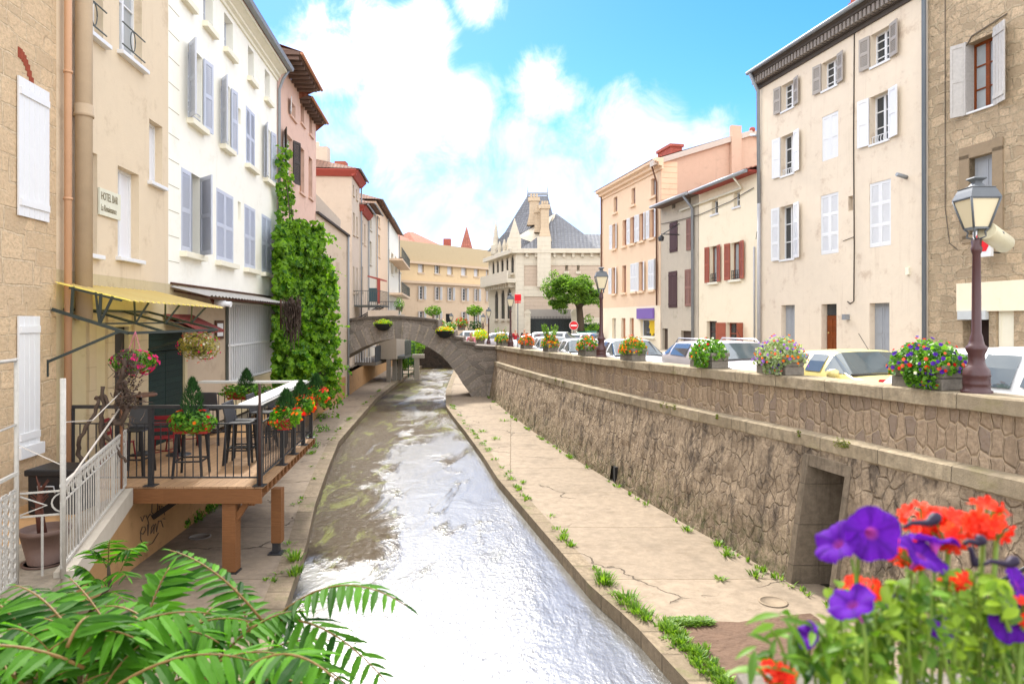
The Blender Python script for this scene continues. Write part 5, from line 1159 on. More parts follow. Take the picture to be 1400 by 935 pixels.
for (x0, x1, h, m) in ((560, 576, 2.3, 1), (584, 612, 2.4, 0)):
    a, b = FO.U(x0), FO.U(x1); c = (a + b) / 2
    mb.add([FO.P(a - 1, -.6, z), FO.P(b + 1, -.6, z), FO.P(c + (b - a) * .12, -5, z + h), FO.P(c - (b - a) * .12, -5, z + h), FO.P(a - 1, -10, z), FO.P(b + 1, -10, z)], [(0, 1, 2, 3), (3, 2, 5, 4), (0, 3, 4), (1, 5, 2)])
mb.build('roof', M['tile'], oc)
mb = MB(); a = W(611, 0, 96); mb.box((a[0] - .5, a[1], z), (a[0] + .5, a[1] + 1, z + 1.9)); mb.build('chimney', M['brick'], oc)
mb = MB(); a = FO.P(FO.U(638), -5, z - 1); a = W(638, 380, 104); mb.lathe([(2.9, 0), (1.5, 3.6), (.05, 7.6)], a, 4, smooth=False); mb.lathe([(2.6, -8), (2.6, 0)], a, 4, smooth=False); mb.build('turret_roof', tiles('turret tiles', C('#c97c68', .8), .3, .3), oc)
# ornate limestone building
og = thing('ornate_building', (3, 66, zs), 'ornate pale limestone building with steep slate roofs, tall chimneys and arched windows', 'building')
F1 = Fac((.35, 64), (-2.5, 74)); F2 = Fac((.35, 64), (9.6, 64))
zc1 = F2.Z(710, 345)
def arch_hole(F, x0, x1, yt, yb): return F.R(x0, x1, yt, yb)
lw = [arch_hole(F1, a, b, 396, 436) for a, b in ((676.3, 681), (685, 690), (693.4, 699.2))]; uw = [F1.R(a, b, 354, 377) for a, b in ((673, 676), (679, 682), (685, 688.5), (692, 695), (698.5, 702.5))]
za = sum(r[2] for r in lw) / 3; zb_ = sum(r[3] for r in lw) / 3; lw = [r[:2] + (za, zb_) for r in lw]; za = sum(r[2] for r in uw) / 5; zb2 = sum(r[3] for r in uw) / 5; uw = [r[:2] + (za, zb2) for r in uw]
wall(F1, og, 0, F1.len, zs, zc1, M['limestone'], lw + uw, .12, .45, 'front_wall')
for r in lw + uw:
    w_ = window(F1, og, r, plain('dark lead frame', C('#6d665c', .5)), M['glass'], .12, (2, 4), M['limestone'], fw=.08, sproj=.2, thick=.2)
    u0, u1, z0, z1 = r; R_ = (u1 - u0) / 2; mb = MB()
    for sgn in (-1, 1):
        P_ = [(u0 + R_ + sgn * R_, z1 + .02)] + [(u0 + R_ + sgn * R_ * math.cos(t), z1 - R_ + R_ * math.sin(t)) for t in [math.pi / 2 * i / 6 for i in range(7)]] + [(u0 + R_, z1 + .02)]
        mb.prism(P_, -.1, .02, lambda p, q, t: F1.P(p, t, q))
    mb.build('arch_head', M['limestone'], w_)
mb = MB(); zbk = F1.Z(690, 388); F1.box(mb, -.2, F1.len, .01, .9, zbk - .1, zbk + .25)
for i in range(11): F1.box(mb, .3 + i * .9, .6 + i * .9, .01, .6, zbk - .5, zbk - .1)
F1.box(mb, -.2, F1.len, .78, .9, zbk + .25, zbk + 1.0); mb.build('balcony', M['limestone'], og)
sw = [F2.R(772.5, 776.5, 355, 371), F2.R(788.5, 792.5, 355, 371), F2.R(769, 776, 409, 421)]
wall(F2, og, .01, F2.len + 3, zs, zc1, M['ashlar'], sw, .4, 12, 'side_wall')
for r in sw: window(F2, og, r, M['limestone'], M['glass'], .4, (1, 2), M['limestone'], fw=.1, sproj=.15, thick=.25)
mb = MB(); zq = F2.Z(710, 395)
F2.box(mb, -.02, .75, .0, .14, zs, zc1); F2.box(mb, .76, F2.len + 3, .005, .08, zq - .7, zq + .25); F2.box(mb, .76, F2.len + 3, .005, .1, zs, zs + 2.6); F2.box(mb, .76, F2.len + 3, .005, .06, zc1 - 1.2, zc1 - .2); mb.build('pale_band', M['limestone'], og)
mb = MB(); F2.box(mb, -.35, F2.len + 3, .01, .5, zc1 - .1, zc1 + .3); F1.box(mb, -.3, F1.len + .3, .01, .55, zc1 - .1, zc1 + .3)
for i in range(12): F2.box(mb, .9 + i * .85, 1.15 + i * .85, .09, .3, zc1 - .45, zc1 - .1)
mb.build('cornice', M['limestone'], og)
mb = MB()
q = lambda x, y, Y: tuple(W(x, y, Y))
# pavilion roof: curved hip
L0 = [q(666, 344, 72), q(738, 344, 64.4), q(770, 344, 72), q(700, 340, 82)]; L1 = [q(690, 318, 70), q(736, 318, 66), q(762, 318, 71), q(708, 318, 79)]; L2 = [q(721, 268, 70), q(738, 268, 69), q(749, 268, 70), q(736, 268, 74)]
vs = L0 + L1 + L2
mb.add(vs, [(i, (i+1) % 4, 4 + (i+1) % 4, 4 + i) for i in range(4)] + [(4 + i, 4 + (i+1) % 4, 8 + (i+1) % 4, 8 + i) for i in range(4)] + [(8, 9, 10, 11)])
z0 = zc1 + .28; rz = W(0, 291, 67).z; x = lambda px, Y=64.3: W(px, 0, Y).x
R0 = [(x(712), 63.6, z0), (x(814), 63.6, z0), (x(814, 76), 76, z0), (x(712, 76), 76, z0)]
R1 = [(x(742), 65.4, z0 + 1.6), (x(800), 65.4, z0 + 1.6), (x(782), 73, z0 + 1.6), (x(742), 73, z0 + 1.6)]; R2 = [(x(758), 67.6, rz), (x(764), 67.6, rz), (x(764), 69, rz), (x(758), 69, rz)]
vs = R0 + R1 + R2
mb.add(vs, [(i, (i+1) % 4, 4 + (i+1) % 4, 4 + i) for i in range(4)] + [(4 + i, 4 + (i+1) % 4, 8 + (i+1) % 4, 8 + i) for i in range(4)] + [(8, 9, 10, 11)])
mb.add([q(800, 342, 65), q(832, 342, 65), q(832, 321, 68), q(798, 320, 68), q(832, 342, 76), q(800, 342, 76)], [(0, 1, 2, 3), (2, 4, 5, 3), (0, 3, 5)])
mb.build('slate_roof', M['slateroof'], og)
mb = MB(); mb.add([q(707, 324, 66.4), q(757, 293, 67.2), q(760, 290, 67.2), q(735, 334, 65), q(738, 334, 65), q(745, 318, 65.4)], [(0, 1, 5, 3)]); mb.add([q(748, 306, 67), q(760, 290, 67.2), q(758, 298, 66.8), q(750, 310, 66.6)], [(0, 1, 2, 3)]); mb.build('gable_coping', M['limestone'], og)
def stack(x0, x1, yt, yb, Y, flare=1.0):
    mb = MB(); a, b = W(x0, yt, Y), W(x1, yb, Y); w = b.x - a.x
    mb.box((a.x, Y, b.z + 1.2), (b.x, Y + w * .8, a.z)); mb.box((a.x - .12, Y - .12, a.z - .35), (b.x + .12, Y + w * .8 + .12, a.z)); 
    mb.add([(a.x - .25*flare, Y - .2, b.z), (b.x + .25*flare, Y - .2, b.z), (b.x + .25*flare, Y + w, b.z), (a.x - .25*flare, Y + w, b.z), (a.x, Y, b.z + 1.25), (b.x, Y, b.z + 1.25), (b.x, Y + w * .8, b.z + 1.25), (a.x, Y + w * .8, b.z + 1.25)], [(0,1,5,4), (1,2,6,5), (2,3,7,6), (3,0,4,7)])
    for i in range(3): mb.lathe([(.12, 0), (.1, .4)], (a.x + w * (.2 + .3 * i), Y + w * .4, a.z), 6)
    return mb.build('chimney', plaster('chimney stone', C('#d9c3a6', .78), None, .3, .08, (.6, .3)), og)
stack(724, 736.5, 270, 308, 66.5); stack(732, 741, 286, 318, 65.4, .5); stack(739.5, 750.5, 280, 330, 64.4); 
mb = MB(); a = W(745, 345, 63.7); mb.box((a.x - .7, 63.55, zc1 - 3.2), (a.x + .55, 64.1, zc1 + 1.4)); mb.build('chimney_breast', M['limestone'], og)
mb = MB(); a = W(678, 340, 71)
mb.box((a.x - .5, 70.5, a.z - .6), (a.x + .5, 71.5, a.z + .3)); mb.lathe([(.42, .3), (.3, .9), (.34, 1.0), (.2, 1.5), (.24, 1.6), (.05, 2.8)], (a.x, 71, a.z), 8); mb.build('pinnacle', M['limestone'], og)
for px in (679, 684.5, 691, 696.5): mb = MB(); c_ = F1.P(F1.U(px), .1, zc1); mb.lathe([(.22, 0), (.2, .8), (.28, .9), (.05, 1.6)], c_, 6); mb.build('pinnacle', M['limestone'], og)
mb = MB(); a = W(703.5, 345, 64.2); mb.prism([(-.6, 0), (.6, 0), (.6, .9), (0, 2.9), (-.6, .9)], 0, .5, lambda p, q_, t: (a.x + p, 64.0 + t, zc1 + .28 + q_)); mb.build('pinnacle', M['limestone'], og)
mb = MB()
for px in (721.5, 748.5): a = W(px, 268, 70); mb.tube([a, a + Vector((0, 0, .9))], [.07, .02], 6)
a, b = W(721, 267, 70), W(749, 267, 70); mb.box((a.x, 69.9, a.z), (b.x, 70.1, a.z + .25)); mb.build('roof_cresting', M['zinc'], og)
# wall, gate, pillars and hedge in front
gt = thing('screened_gate', W(750, 470, 60), 'wide dark green screened iron gate in front of the limestone building', 'gate')
YG = 59.0; a, b = W(724.5, 434, YG), W(783, 470, YG); g0 = -2.55
mb = MB(); mb.box((a.x, YG, g0 + .1), (b.x, YG + .06, a.z - .15)); mb.build('screen', boards('green screen cloth', (.045, .062, .058, 1), 1.0, 4.0, .25), gt)
mb = MB()
for i in range(30): xx = a.x + (b.x - a.x) * i / 29; mb.box((xx - .02, YG - .05, g0), (xx + .02, YG - .01, a.z + .1))
mb.box((a.x, YG - .06, a.z - .2), (b.x, YG, a.z - .1)); mb.build('frame', M['iron'], gt)
lw_ = thing('garden_wall', W(750, 432, 60.5), 'low grey lean to wall behind the screened gate', 'wall'); mb = MB(); c0 = W(724, 423, 61); c1 = W(780, 432, 61); mb.box((c0.x, 60.4, g0), (c1.x, 61, c0.z)); mb.build('wall', plaster('grey lean-to wall', C('#b7afa6', .74)), lw_)
for (x0, x1, yt, lab) in ((781, 791.5, 423, 'round topped stone gate pillar behind the no entry sign'), (717.5, 725, 424, 'stone gate pillar at the left end of the screened gate')):
    a, b = W(x0, yt, 58.8), W(x1, 470, 58.8); pl_ = thing('gate_pillar', ((a.x + b.x) / 2, 58.8, g0), lab, 'pillar'); mb = MB(); mb.box((a.x, 58.5, g0), (b.x, 59.2, a.z - .3)); mb.build('shaft', M['limestone'], pl_)
    mb = MB(); mb.prism([(a.x - .05, a.z - .3)] + [((a.x + b.x) / 2 - ((b.x - a.x) / 2 + .05) * math.cos(t), a.z - .3 + .35 * math.sin(t)) for t in [math.pi * i / 8 for i in range(9)]], 58.45, 59.25, lambda p, q_, t: (p, t, q_)); mb.build('cap', M['limestone'], pl_)
# ================================================================ VEGETATION
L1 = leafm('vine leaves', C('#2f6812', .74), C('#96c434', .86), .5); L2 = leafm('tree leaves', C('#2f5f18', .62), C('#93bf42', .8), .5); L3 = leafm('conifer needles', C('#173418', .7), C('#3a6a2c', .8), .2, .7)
L4 = leafm('geranium leaves', C('#2f6a1a', .7), C('#7cb030', .85), .4); L5 = leafm('grass', C('#4c7a1c', .75), C('#8fb23a', .8), .4); LT = leafm('tree of heaven leaves', C('#1d520c', .6), C('#66a626', .74), .5, .62, .18)
L6 = leafm('dull variegated leaves', C('#7a8a3a', .75), C('#c7b56a', .85), .4); LY = leafm('yellow green leaves', C('#7fae1f', .85), C('#c9e03f', .9), .5); LG = leafm('silver green leaves', C('#7d9560', .8), C('#b9c79c', .85), .4)
BARK = plain('grey brown bark', C('#6f6252', .5), .95, .3, 8, .02); DRY = plain('dry vine wood', C('#6b5a4e', .55), .95, .35, 14, .01)
def fl(h, k=.9, tr=.35): return leafm('petals ' + h, C(h, k * .9), C(h, k), tr, .6, .2)
FR_, FO_, FP_, FV_, FY_, FW_, FC_ = fl('#e0241c'), fl('#f07a1e'), fl('#e0357f'), fl('#5a2fae'), fl('#f0c414'), fl('#f4f1ea'), fl('#ee6a50'); FVL = fl('#a06fd8')
def rn(*s): return rng.normal(0, 1, s)
def blob(n, c, r, surf=.55):
    """points in an ellipsoid, most of them near its skin; returns points and outward normals"""
    d = rn(n, 3); d /= np.linalg.norm(d, axis=1)[:, None]; t = surf + (1 - surf) * rng.random(n) ** .5
    p = np.array(c) + d * np.array(r) * t[:, None]; return p, d / np.array(r)
def inpoly(pts, poly):
    x, y = pts[:, 0], pts[:, 1]; c = np.zeros(len(pts), bool); n = len(poly)
    for i in range(n):
        (x0, y0), (x1, y1) = poly[i], poly[(i + 1) % n]
        m = ((y0 > y) != (y1 > y)) & (x < (x1 - x0) * (y - y0) / ((y1 - y0) + 1e-9) + x0); c ^= m
    return c
def sheetleaves(poly, n, Yf, depth, size, mat, parent, name, nrm=(.75, -.6, .35), gap=-.17, loose=4.0):
    """leaves over a wall face: region given by corners of the growth, at the wall's own distance Yf(px)"""
    xs = [p[0] for p in poly]; ys_ = [p[1] for p in poly]; P = []
    while len(P) < n:
        c = np.stack([rng.uniform(min(xs), max(xs), n), rng.uniform(min(ys_), max(ys_), n)], 1)
        wv = np.array([[noise.noise(Vector((x * .11, y * .11, 1.0))), noise.noise(Vector((x * .11, y * .11, 5.0)))] for x, y in c]) * loose * 3 + rn(n, 2) * loose * .5
        ok = inpoly(c + wv, poly)
        for (px, py) in c[ok]:
            v = noise.noise(Vector((px * .055, py * .055, 2.0))); v2 = noise.noise(Vector((px * .14, py * .14, 7.0))); v3 = noise.noise(Vector((px * .33, py * .33, 3.0)))
            if v2 + .5 * v3 < gap and rng.random() < .85: continue
            Y = Yf(px) - depth * max(.02, .4 + .75 * v + .55 * v2 + .25 * v3) * rng.uniform(.55, 1.0); P.append(tuple(W(px, py, Y)))
            if len(P) >= n: break
    P = np.array(P); return MB().leaves(P, np.tile(np.array(nrm), (n, 1)), size, .8, .25, .65).build(name, mat, parent, uv=False)
cvn = thing('climbing_vine', FL.P(FL.U(420), .4, -2.9), 'big bright green climbing vine covering the corner of the pink house', 'vine')
vp = [(378, 318), (392, 306), (410, 302), (436, 305), (446, 322), (440, 345), (452, 362), (460, 385), (458, 410), (463, 440), (458, 470), (466, 492), (460, 520), (462, 545), (448, 556), (430, 548), (420, 530), (410, 500), (398, 480), (374, 470), (373, 420), (374, 345)]
yv = lambda px: 23.6 + (px - 378) * .072
sheetleaves(vp, 9000, yv, 1.9, .21, L1, cvn, 'foliage')
mb = MB()
for i in range(70):
    j = int(rng.integers(0, 25)); (x0, y0), (x1, y1) = vp[j % len(vp)], vp[(j + 1) % len(vp)]; f = rng.random(); x, y = x0 + (x1 - x0) * f, y0 + (y1 - y0) * f; q = W(x, y, yv(x) - rng.uniform(.1, 1.0)); k = int(rng.integers(5, 11)); d = Vector((rng.normal(.25, .25), rng.normal(-.1, .2), rng.normal(-.1, .35))); p = np.array([tuple(q + d * (t / k) * rng.uniform(.8, 1.1) + Vector((0, 0, -.25 * (t / k) ** 2))) for t in range(k)]); mb.leaves(p, np.tile([.6, -.6, .4], (k, 1)), .15, .75, .25, .5)
mb.build('shoot_leaves', L1, cvn, uv=False)
sheetleaves([(378, 310), (378, 250), (384, 195), (392, 195), (399, 240), (402, 262), (400, 310)], 420, lambda px: 24.2 + (px - 378) * .06, .35, .2, L1, cvn, 'upper_strand', gap=-.1)
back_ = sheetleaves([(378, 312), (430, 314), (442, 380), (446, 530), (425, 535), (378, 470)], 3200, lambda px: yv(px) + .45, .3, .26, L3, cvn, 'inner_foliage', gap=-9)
mb = MB()
for i in range(9):
    px = 390 + i * 7; pts = [W(px + 6 * math.sin(j * .9 + i), 560 - j * 30, yv(px) + .25) for j in range(8 if i > 1 else 12)]; mb.tube(pts, [.05 - .003 * j for j in range(len(pts))], 5)
mb.build('stem', BARK, cvn)
shb = thing('leafy_shrub', W(398, 530, 21.3), 'rounded light green shrub growing at the foot of the climbing vine', 'shrub')
sheetleaves([(374, 462), (385, 452), (396, 462), (410, 470), (420, 485), (428, 500), (426, 522), (400, 530), (373, 528)], 2600, lambda px: 21.6 + (px - 374) * .02, 1.2, .2, L1, shb, 'foliage')
mb = MB(); mb.tube([W(398, 575, 21.4), W(396, 520, 21.4), W(392, 480, 21.4)], [.06, .05, .02], 6); mb.build('stem', BARK, shb)
dv = thing('dry_creeper', W(400, 440, 21.5), 'brown dry creeper tangle hanging in front of the green vine', 'creeper'); mb = MB()
for i in range(110):
    x = rng.uniform(386, 411); y = 405 + 8 * abs(math.sin(x * .3)) + rng.uniform(-2, 4); pts = []; n = int(rng.integers(4, 9))
    for j in range(n): pts.append(W(x + rng.normal(0, 1.5), y + j * rng.uniform(5, 10), 21.3 + rng.normal(0, .15)))
    mb.tube(pts, .012, 3)
mb.build('stems', DRY, dv)
mb = MB(); mb.tube([W(384, 409, 21.6), W(384, 470, 21.6)], .03, 5); mb.tube([W(394, 412, 21.6), W(394, 465, 21.6)], .03, 5); mb.build('post', plain('rusty post', C('#6a4434', .5)), dv)
# --- tree on the square
tr = thing('plane_tree', W(792, 470, 56), 'round headed green tree standing before the limestone building', 'tree')
YT = 56.0; mb = MB(); t0 = W(795, 474, YT); t1 = W(792, 420, YT)
mb.tube([t0, t0.lerp(t1, .5) + Vector((.05, 0, 0)), t1], [.36, .30, .26], 10)
for i in range(11):
    a = 2 * math.pi * i / 11; e = Vector((math.cos(a) * 1.1, math.sin(a) * .9, .8 + .35 * (i % 3))); mb.tube([t1 - Vector((0, 0, .2)), t1 + e * .5 + Vector((0, 0, .3)), t1 + e], [.15, .09, .03], 6)
mb.build('trunk', BARK, tr)
mb = MB(); c0 = W(783, 405, YT)
for i in range(95):
    d = rn(3); d /= np.linalg.norm(d); t = rng.uniform(.45, 1.0)
    cx = c0.x + d[0] * 2.0 * t; cy = YT + d[1] * 1.8 * t; cz = c0.z + .15 + d[2] * 1.7 * t
    if d[2] < -.75 and abs(d[0]) < .5: continue
    if noise.noise(Vector((cx * .9, cy * .9, cz * .9))) < -.38: continue
    s = rng.uniform(.36, .68); p, nn = blob(210, (cx, cy, cz), (s, s, s * .62), .3); p[:, 2] -= .12 * ((p[:, 0] - cx) ** 2 + (p[:, 1] - cy) ** 2) / s; mb.leaves(p, nn * .5 + np.array([0, -.1, .6]), .17, .62, .25, .55)
for (px, py) in ((745, 394), (750, 404), (760, 416), (770, 424), (805, 436), (812, 447), (803, 452), (818, 402), (757, 375), (822, 415), (748, 386)):
    q = W(px, py, YT); p, nn = blob(130, tuple(q), (.45, .5, .4), .3); mb.leaves(p, nn * .5 + np.array([0, 0, .5]), .16, .62, .25, .6)
mb.build('crown', L2, tr, uv=False)
hd = thing('clipped_hedge', W(806, 470, 60), 'clipped dark green hedge right of the round topped gate pillar', 'hedge')
a, b = W(793, 442, 60), W(824, 470, 60); n = 1500; p = np.stack([rng.uniform(a.x, b.x, n), rng.uniform(59.6, 60.6, n), rng.uniform(-2.55, a.z, n)], 1); MB().leaves(p, np.tile([0, -1, .5], (n, 1)), .16).build('foliage', L3, hd, uv=False)
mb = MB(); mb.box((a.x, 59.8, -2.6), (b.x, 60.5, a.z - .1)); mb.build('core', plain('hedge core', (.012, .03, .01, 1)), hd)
# green growth under the arch
ug_ = thing('garden_shrub', W(575, 500, 50), 'dark green shrub on a trellis seen through the footbridge arch', 'shrub'); mb = MB()
for (px, py, Y, r) in ((556, 478, 50, .9), (562, 490, 50, .7), (570, 472, 51, .8), (548, 484, 49, .6), (553, 497, 49, .5), (575, 468, 52, .6)): q = W(px, py, Y); p, nn = blob(420, tuple(q), (r * .8, r, r), .3); mb.leaves(p, nn, .16)
mb.build('foliage', L2, ug_, uv=False)
mb = MB(); q = W(556, 500, 49); 
for i in range(4): mb.box((q.x - .7 + .4 * i, 48.9, ZP), (q.x - .64 + .4 * i, 48.96, -1.6))
for i in range(9): mb.box((q.x - .7, 48.88, ZP + .2 + .27 * i), (q.x + .56, 48.92, ZP + .25 + .27 * i))
mb.build('trellis', plain('green trellis', C('#2f6b4a', .5)), ug_)
cp = thing('concrete_post', W(570, 500, 47), 'short pale concrete post on the left path beyond the arch', 'post'); mb = MB(); q = W(569.5, 500, 47); mb.box((q.x - .16, 47, ZP), (q.x + .16, 47.3, -2.55)); mb.box((q.x - .3, 46.95, -2.55), (q.x + .5, 47.35, -2.3)); mb.build('shaft', plain('pale concrete post', C('#b9b0a0', .65)), cp)
# ================================================================ STREET THINGS
CAST = plain('oxblood cast iron', (.062, .022, .022, 1), .4, .2, 10, .002, spec=.5); CASTG = plain('grey lantern metal', (.11, .12, .13, 1), .45, .15, 8, .001)
LGL = plain('milky lantern glass', C('#e6d9b8', .86), .25, .06, 3, 0)
def make_lamp(loc, label, s=1.0):
    t = thing('street_lamp', loc, label, 'street lamp', 'cast iron lanterns on the quay parapet'); o = Vector(loc)
    mb = MB(); mb.lathe([(.165, 0), (.165, .025), (.14, .04), (.14, .09), (.147, .1), (.14, .12), (.14, .19), (.147, .2), (.14, .22), (.135, .27), (.1, .31), (.085, .36), (.088, .45), (.11, .5), (.115, .53), (.085, .56), (.075, .6)], o, 16); mb.build('base', CAST, t)
    mb = MB(); mb.lathe([(.075, .6), (.066, .66), (.052, .7), (.048, 1.2), (.043, 1.62), (.056, 1.65), (.062, 1.69), (.05, 1.71), (.056, 1.78), (.03, 1.8)], o, 12); mb.build('column', CAST, t)
    mb = MB()
    for a in (0, 1, 2, 3):
        an_ = a * math.pi / 2 + math.pi / 4; c, s_ = math.cos(an_), math.sin(an_)
        mb.tube([o + Vector((.02 * c, .02 * s_, 1.79)), o + Vector((.1 * c, .1 * s_, 1.82)), o + Vector((.085 * c, .085 * s_, 1.88)), o + Vector((.125 * c, .125 * s_, 1.92))], .012, 5)
        mb.tube([o + Vector((.125 * c, .125 * s_, 1.92)), o + Vector((.24 * c, .24 * s_, 2.26))], .013, 5)
    for w, z in ((.09, 1.92), (.172, 2.26)): mb.box((o.x - w, o.y - w, o.z + z - .012), (o.x + w, o.y + w, o.z + z + .012))
    mb.lathe([(.255, 2.262), (.25, 2.275), (.215, 2.34), (.19, 2.38), (.2, 2.39), (.13, 2.405), (.085, 2.42), (.055, 2.45), (.06, 2.47), (.11, 2.5), (.1, 2.515), (.02, 2.53)], o, 4, smooth=False); mb.build('lantern_frame', CASTG, t)
    mb = MB(); mb.lathe([(.118, 1.93), (.228, 2.25)], o, 4, smooth=False); mb.build('lantern_glass', LGL, t)
    return t
def cop(y, off=.25): return (COPF(y) + off, y, COPZ(y) + .003)
def copy_at(px, off=.25):
    Y = 12.0; a = (px - 700) / FP
    lo, hi = 5.0, 36.4
    for _ in range(60):
        m = (lo + hi) / 2
        if (COPF(m) + off) / m > a: lo = m
        else: hi = m
    return lo
lampY = [copy_at(1335), copy_at(822), copy_at(698)]
lamp = make_lamp(cop(lampY[0]), 'tall oxblood street lamp on the parapet nearest the viewer, right of the petunia planter')
dup(lamp, cop(lampY[1]), 0, 'oxblood street lamp on the parapet before the peach house corner'); dup(lamp, cop(lampY[2]), 0, 'street lamp on the parapet before the arched windows of the limestone building')
dup(lamp, (W(668, 470, 46).x, 46, COPZ(36) - .35), 0, 'street lamp beyond the end of the parapet beside the yellow flowers')
dup(lamp, (W(660.5, 470, 54).x, 54, -2.0), 0, 'small far street lamp on the square beside the ochre building')
dup(lamp, (W(617, 470, 60).x, 60, -1.9), 0, 'far street lamp before the dark doorway of the ochre building')
spot = thing('spotlight', W(1360, 325, lampY[0]), 'cream cylindrical spotlight clamped beside the nearest street lamp', 'spotlight')
Y0 = lampY[0]; mb = MB(); a, b = W(1349, 316, Y0 - .06), W(1374, 334, Y0 + .12); mb.tube([a, a.lerp(b, .05), b], [.1, .108, .108], 16); mb.build('housing', plain('cream spotlight paint', C('#d9cfae', .75), .45), spot)
mb = MB(); mb.tube([W(1342, 322, Y0), W(1352, 322, Y0)], .02, 6); mb.tube([W(1360, 313, Y0 - .08), W(1372, 318, Y0 - .08), W(1374, 330, Y0)], .01, 5); mb.build('bracket', CASTG, spot)
# planters
CON = blocks('weathered planter concrete', C('#a39a8e', .66), 3, 5, .05, .4); 
def blooms(p, dn, sz, m, t):
    if len(p) <= 18:
        for i in range(len(p)): MB().flowers(p[i:i+1], dn[i:i+1], sz).build('flower', m, t, uv=False)
    else: MB().flowers(p, dn, sz).build('flowers', m, t, uv=False)
def planter(px, L, label, kinds, h=.3, tall=None, n=420, spread=1.0, leafmat=None, wd=.36, trail=False):
    Y = copy_at(px, .26); o = Vector(cop(Y, .26)); ang = math.atan2(1, -(COPF(Y) - COPF(Y + 1)) ) ; d = Vector((COPF(Y + .5) - COPF(Y - .5), 1, 0)).normalized(); nn = Vector((d.y, -d.x, 0))
    t = thing('flower_planter', o, label, 'planter', 'concrete flower planters along the parapet')
    fn = lambda s, w, z: o + d * s + nn * w + Vector((0, 0, z)) + Vector((0, 0, -.0164 * s * d.y))
    mb = MB(); a = L / 2; b = wd / 2
    for (i, z0, z1) in ((.0, .0, h * .45), (-.012, h * .45, h * .5), (.0, h * .5, h * .78), (.02, h * .78, h)):
        mb.box((-a - i, -b - i, z0), (a + i, b + i, z1), fn)
    mb.build('trough', CON, t, bev=.01)
    def pts(n, rs=1.0, up=1.0, surf=.6):
        p, dn = blob(n, (0, 0, 0), (L * .62 * spread * rs, wd * .9 * spread * rs, .37 * up * spread), surf); p[:, 2] = np.abs(p[:, 2]) * 1.0 + h * .82 - .1 * rng.random(n); p = p[:n]
        if trail:
            k = int(n * .22); p[:k, 1] = -b - .06 - .05 * rng.random(k); p[:k, 2] = h - rng.random(k) ** .7 * h * .9; p[:k, 0] = rng.uniform(-.5, .1, k) * L
        w = np.array([tuple(fn(*q)) for q in p]); dd = dn.copy(); dd[:, 2] = np.abs(dd[:, 2]); dd /= np.linalg.norm(dd, axis=1)[:, None]
        return w, np.stack([dd[:, 0] * d.x + dd[:, 1] * nn.x, dd[:, 0] * d.y + dd[:, 1] * nn.y, dd[:, 2]], 1)
    p, dn = pts(int(n * 1.3)); MB().leaves(p, dn, .08, .75, .2, .6).build('foliage', leafmat or L4, t, uv=False)
    for (m, k, sz) in kinds:
        p, dn = pts(int(k * 1.25), 1.06, 1.1, .85); blooms(p, dn + np.array([0, -.5, 0]), sz, m, t)
    if tall:
        mb = MB()
        for i in range(tall): 
            a_ = rng.uniform(0, 6.28); e = o + Vector((math.cos(a_) * .3, math.sin(a_) * .3, h + .35 + .25 * rng.random())); p = np.array([tuple(o.lerp(e, f) + Vector((0, 0, .1))) for f in np.linspace(.35, 1, 14)]); mb.leaves(p, rn(14, 3), .12, .3)
        mb.build('tall_sprigs', L5, t, uv=False)
    return t
planter(1268, .8, 'concrete planter of violet and red petunias beside the nearest street lamp', [(FV_, 60, .06), (FR_, 22, .055), (FC_, 26, .05), (FW_, 8, .045)], n=750, spread=1.08, trail=True)
planter(1066, .78, 'concrete planter of lilac petunias and orange blooms before the yellow car', [(FVL, 70, .055), (FO_, 34, .05), (FC_, 22, .05), (FV_, 14, .05)], n=700, spread=1.1, leafmat=LG, trail=True)
planter(969, .85, 'concrete planter of bushy light green leaves and white blooms before the silver people carrier', [(FW_, 34, .05), (FR_, 6, .06), (FO_, 10, .05)], n=650, trail=True)
planter(865, .8, 'concrete planter with a dome of small orange flowers right of the second lamp', [(FO_, 80, .05), (FY_, 22, .045), (FC_, 30, .05)], n=600, leafmat=L5)
planter(803, .8, 'concrete planter with orange marigolds and dark trailing leaves left of the second lamp', [(FO_, 70, .06), (FP_, 20, .05), (FW_, 10, .05)], n=480)
planter(752, .85, 'concrete planter with feathery green sprigs above orange flowers', [(FO_, 70, .06), (FY_, 30, .06), (FP_, 14, .05)], n=500, tall=26)
planter(719.5, .8, 'concrete planter full of bright red orange flowers before the white van', [(FC_, 90, .07), (FO_, 60, .07)], n=420)
planter(690, .8, 'concrete planter with small orange flowers beside the third lamp', [(FO_, 50, .06)], n=420)
planter(674, .8, 'concrete planter with tall yellow flowers at the bridge end of the parapet', [(FY_, 90, .08)], n=360, tall=10, leafmat=L5)
# --- no entry sign, parking sign board
ne = thing('no_entry_sign', W(783, 470, 55), 'round red no entry sign with a white bar on a thin post', 'road sign'); q = W(784.5, 445, 54.5)
mb = MB(); mb.tube([(q.x, 54.55, -2.5), (q.x, 54.55, q.z)], .035, 6); mb.build('post', CASTG, ne)
mb = MB(); mb.add([(q.x + .33 * math.cos(t), 54.5, q.z + .33 * math.sin(t)) for t in [math.pi * i / 12 for i in range(24)]], [tuple(range(24))]); mb.build('disc', plain('sign red gloss', C('#e01f2d', .85), .4), ne)
mb = MB(); mb.add([(q.x + .36 * math.cos(t), 54.51, q.z + .36 * math.sin(t)) for t in [math.pi * i / 12 for i in range(24)]], [tuple(range(24))]); mb.box((q.x - .24, 54.48, q.z - .06), (q.x + .24, 54.495, q.z + .06)); mb.build('bar', M['white'], ne)
pb = thing('red_sign', W(708, 407, 40), 'plain red square sign with a small red strip beside the third lamp', 'sign'); q = W(708, 407, 40.0)
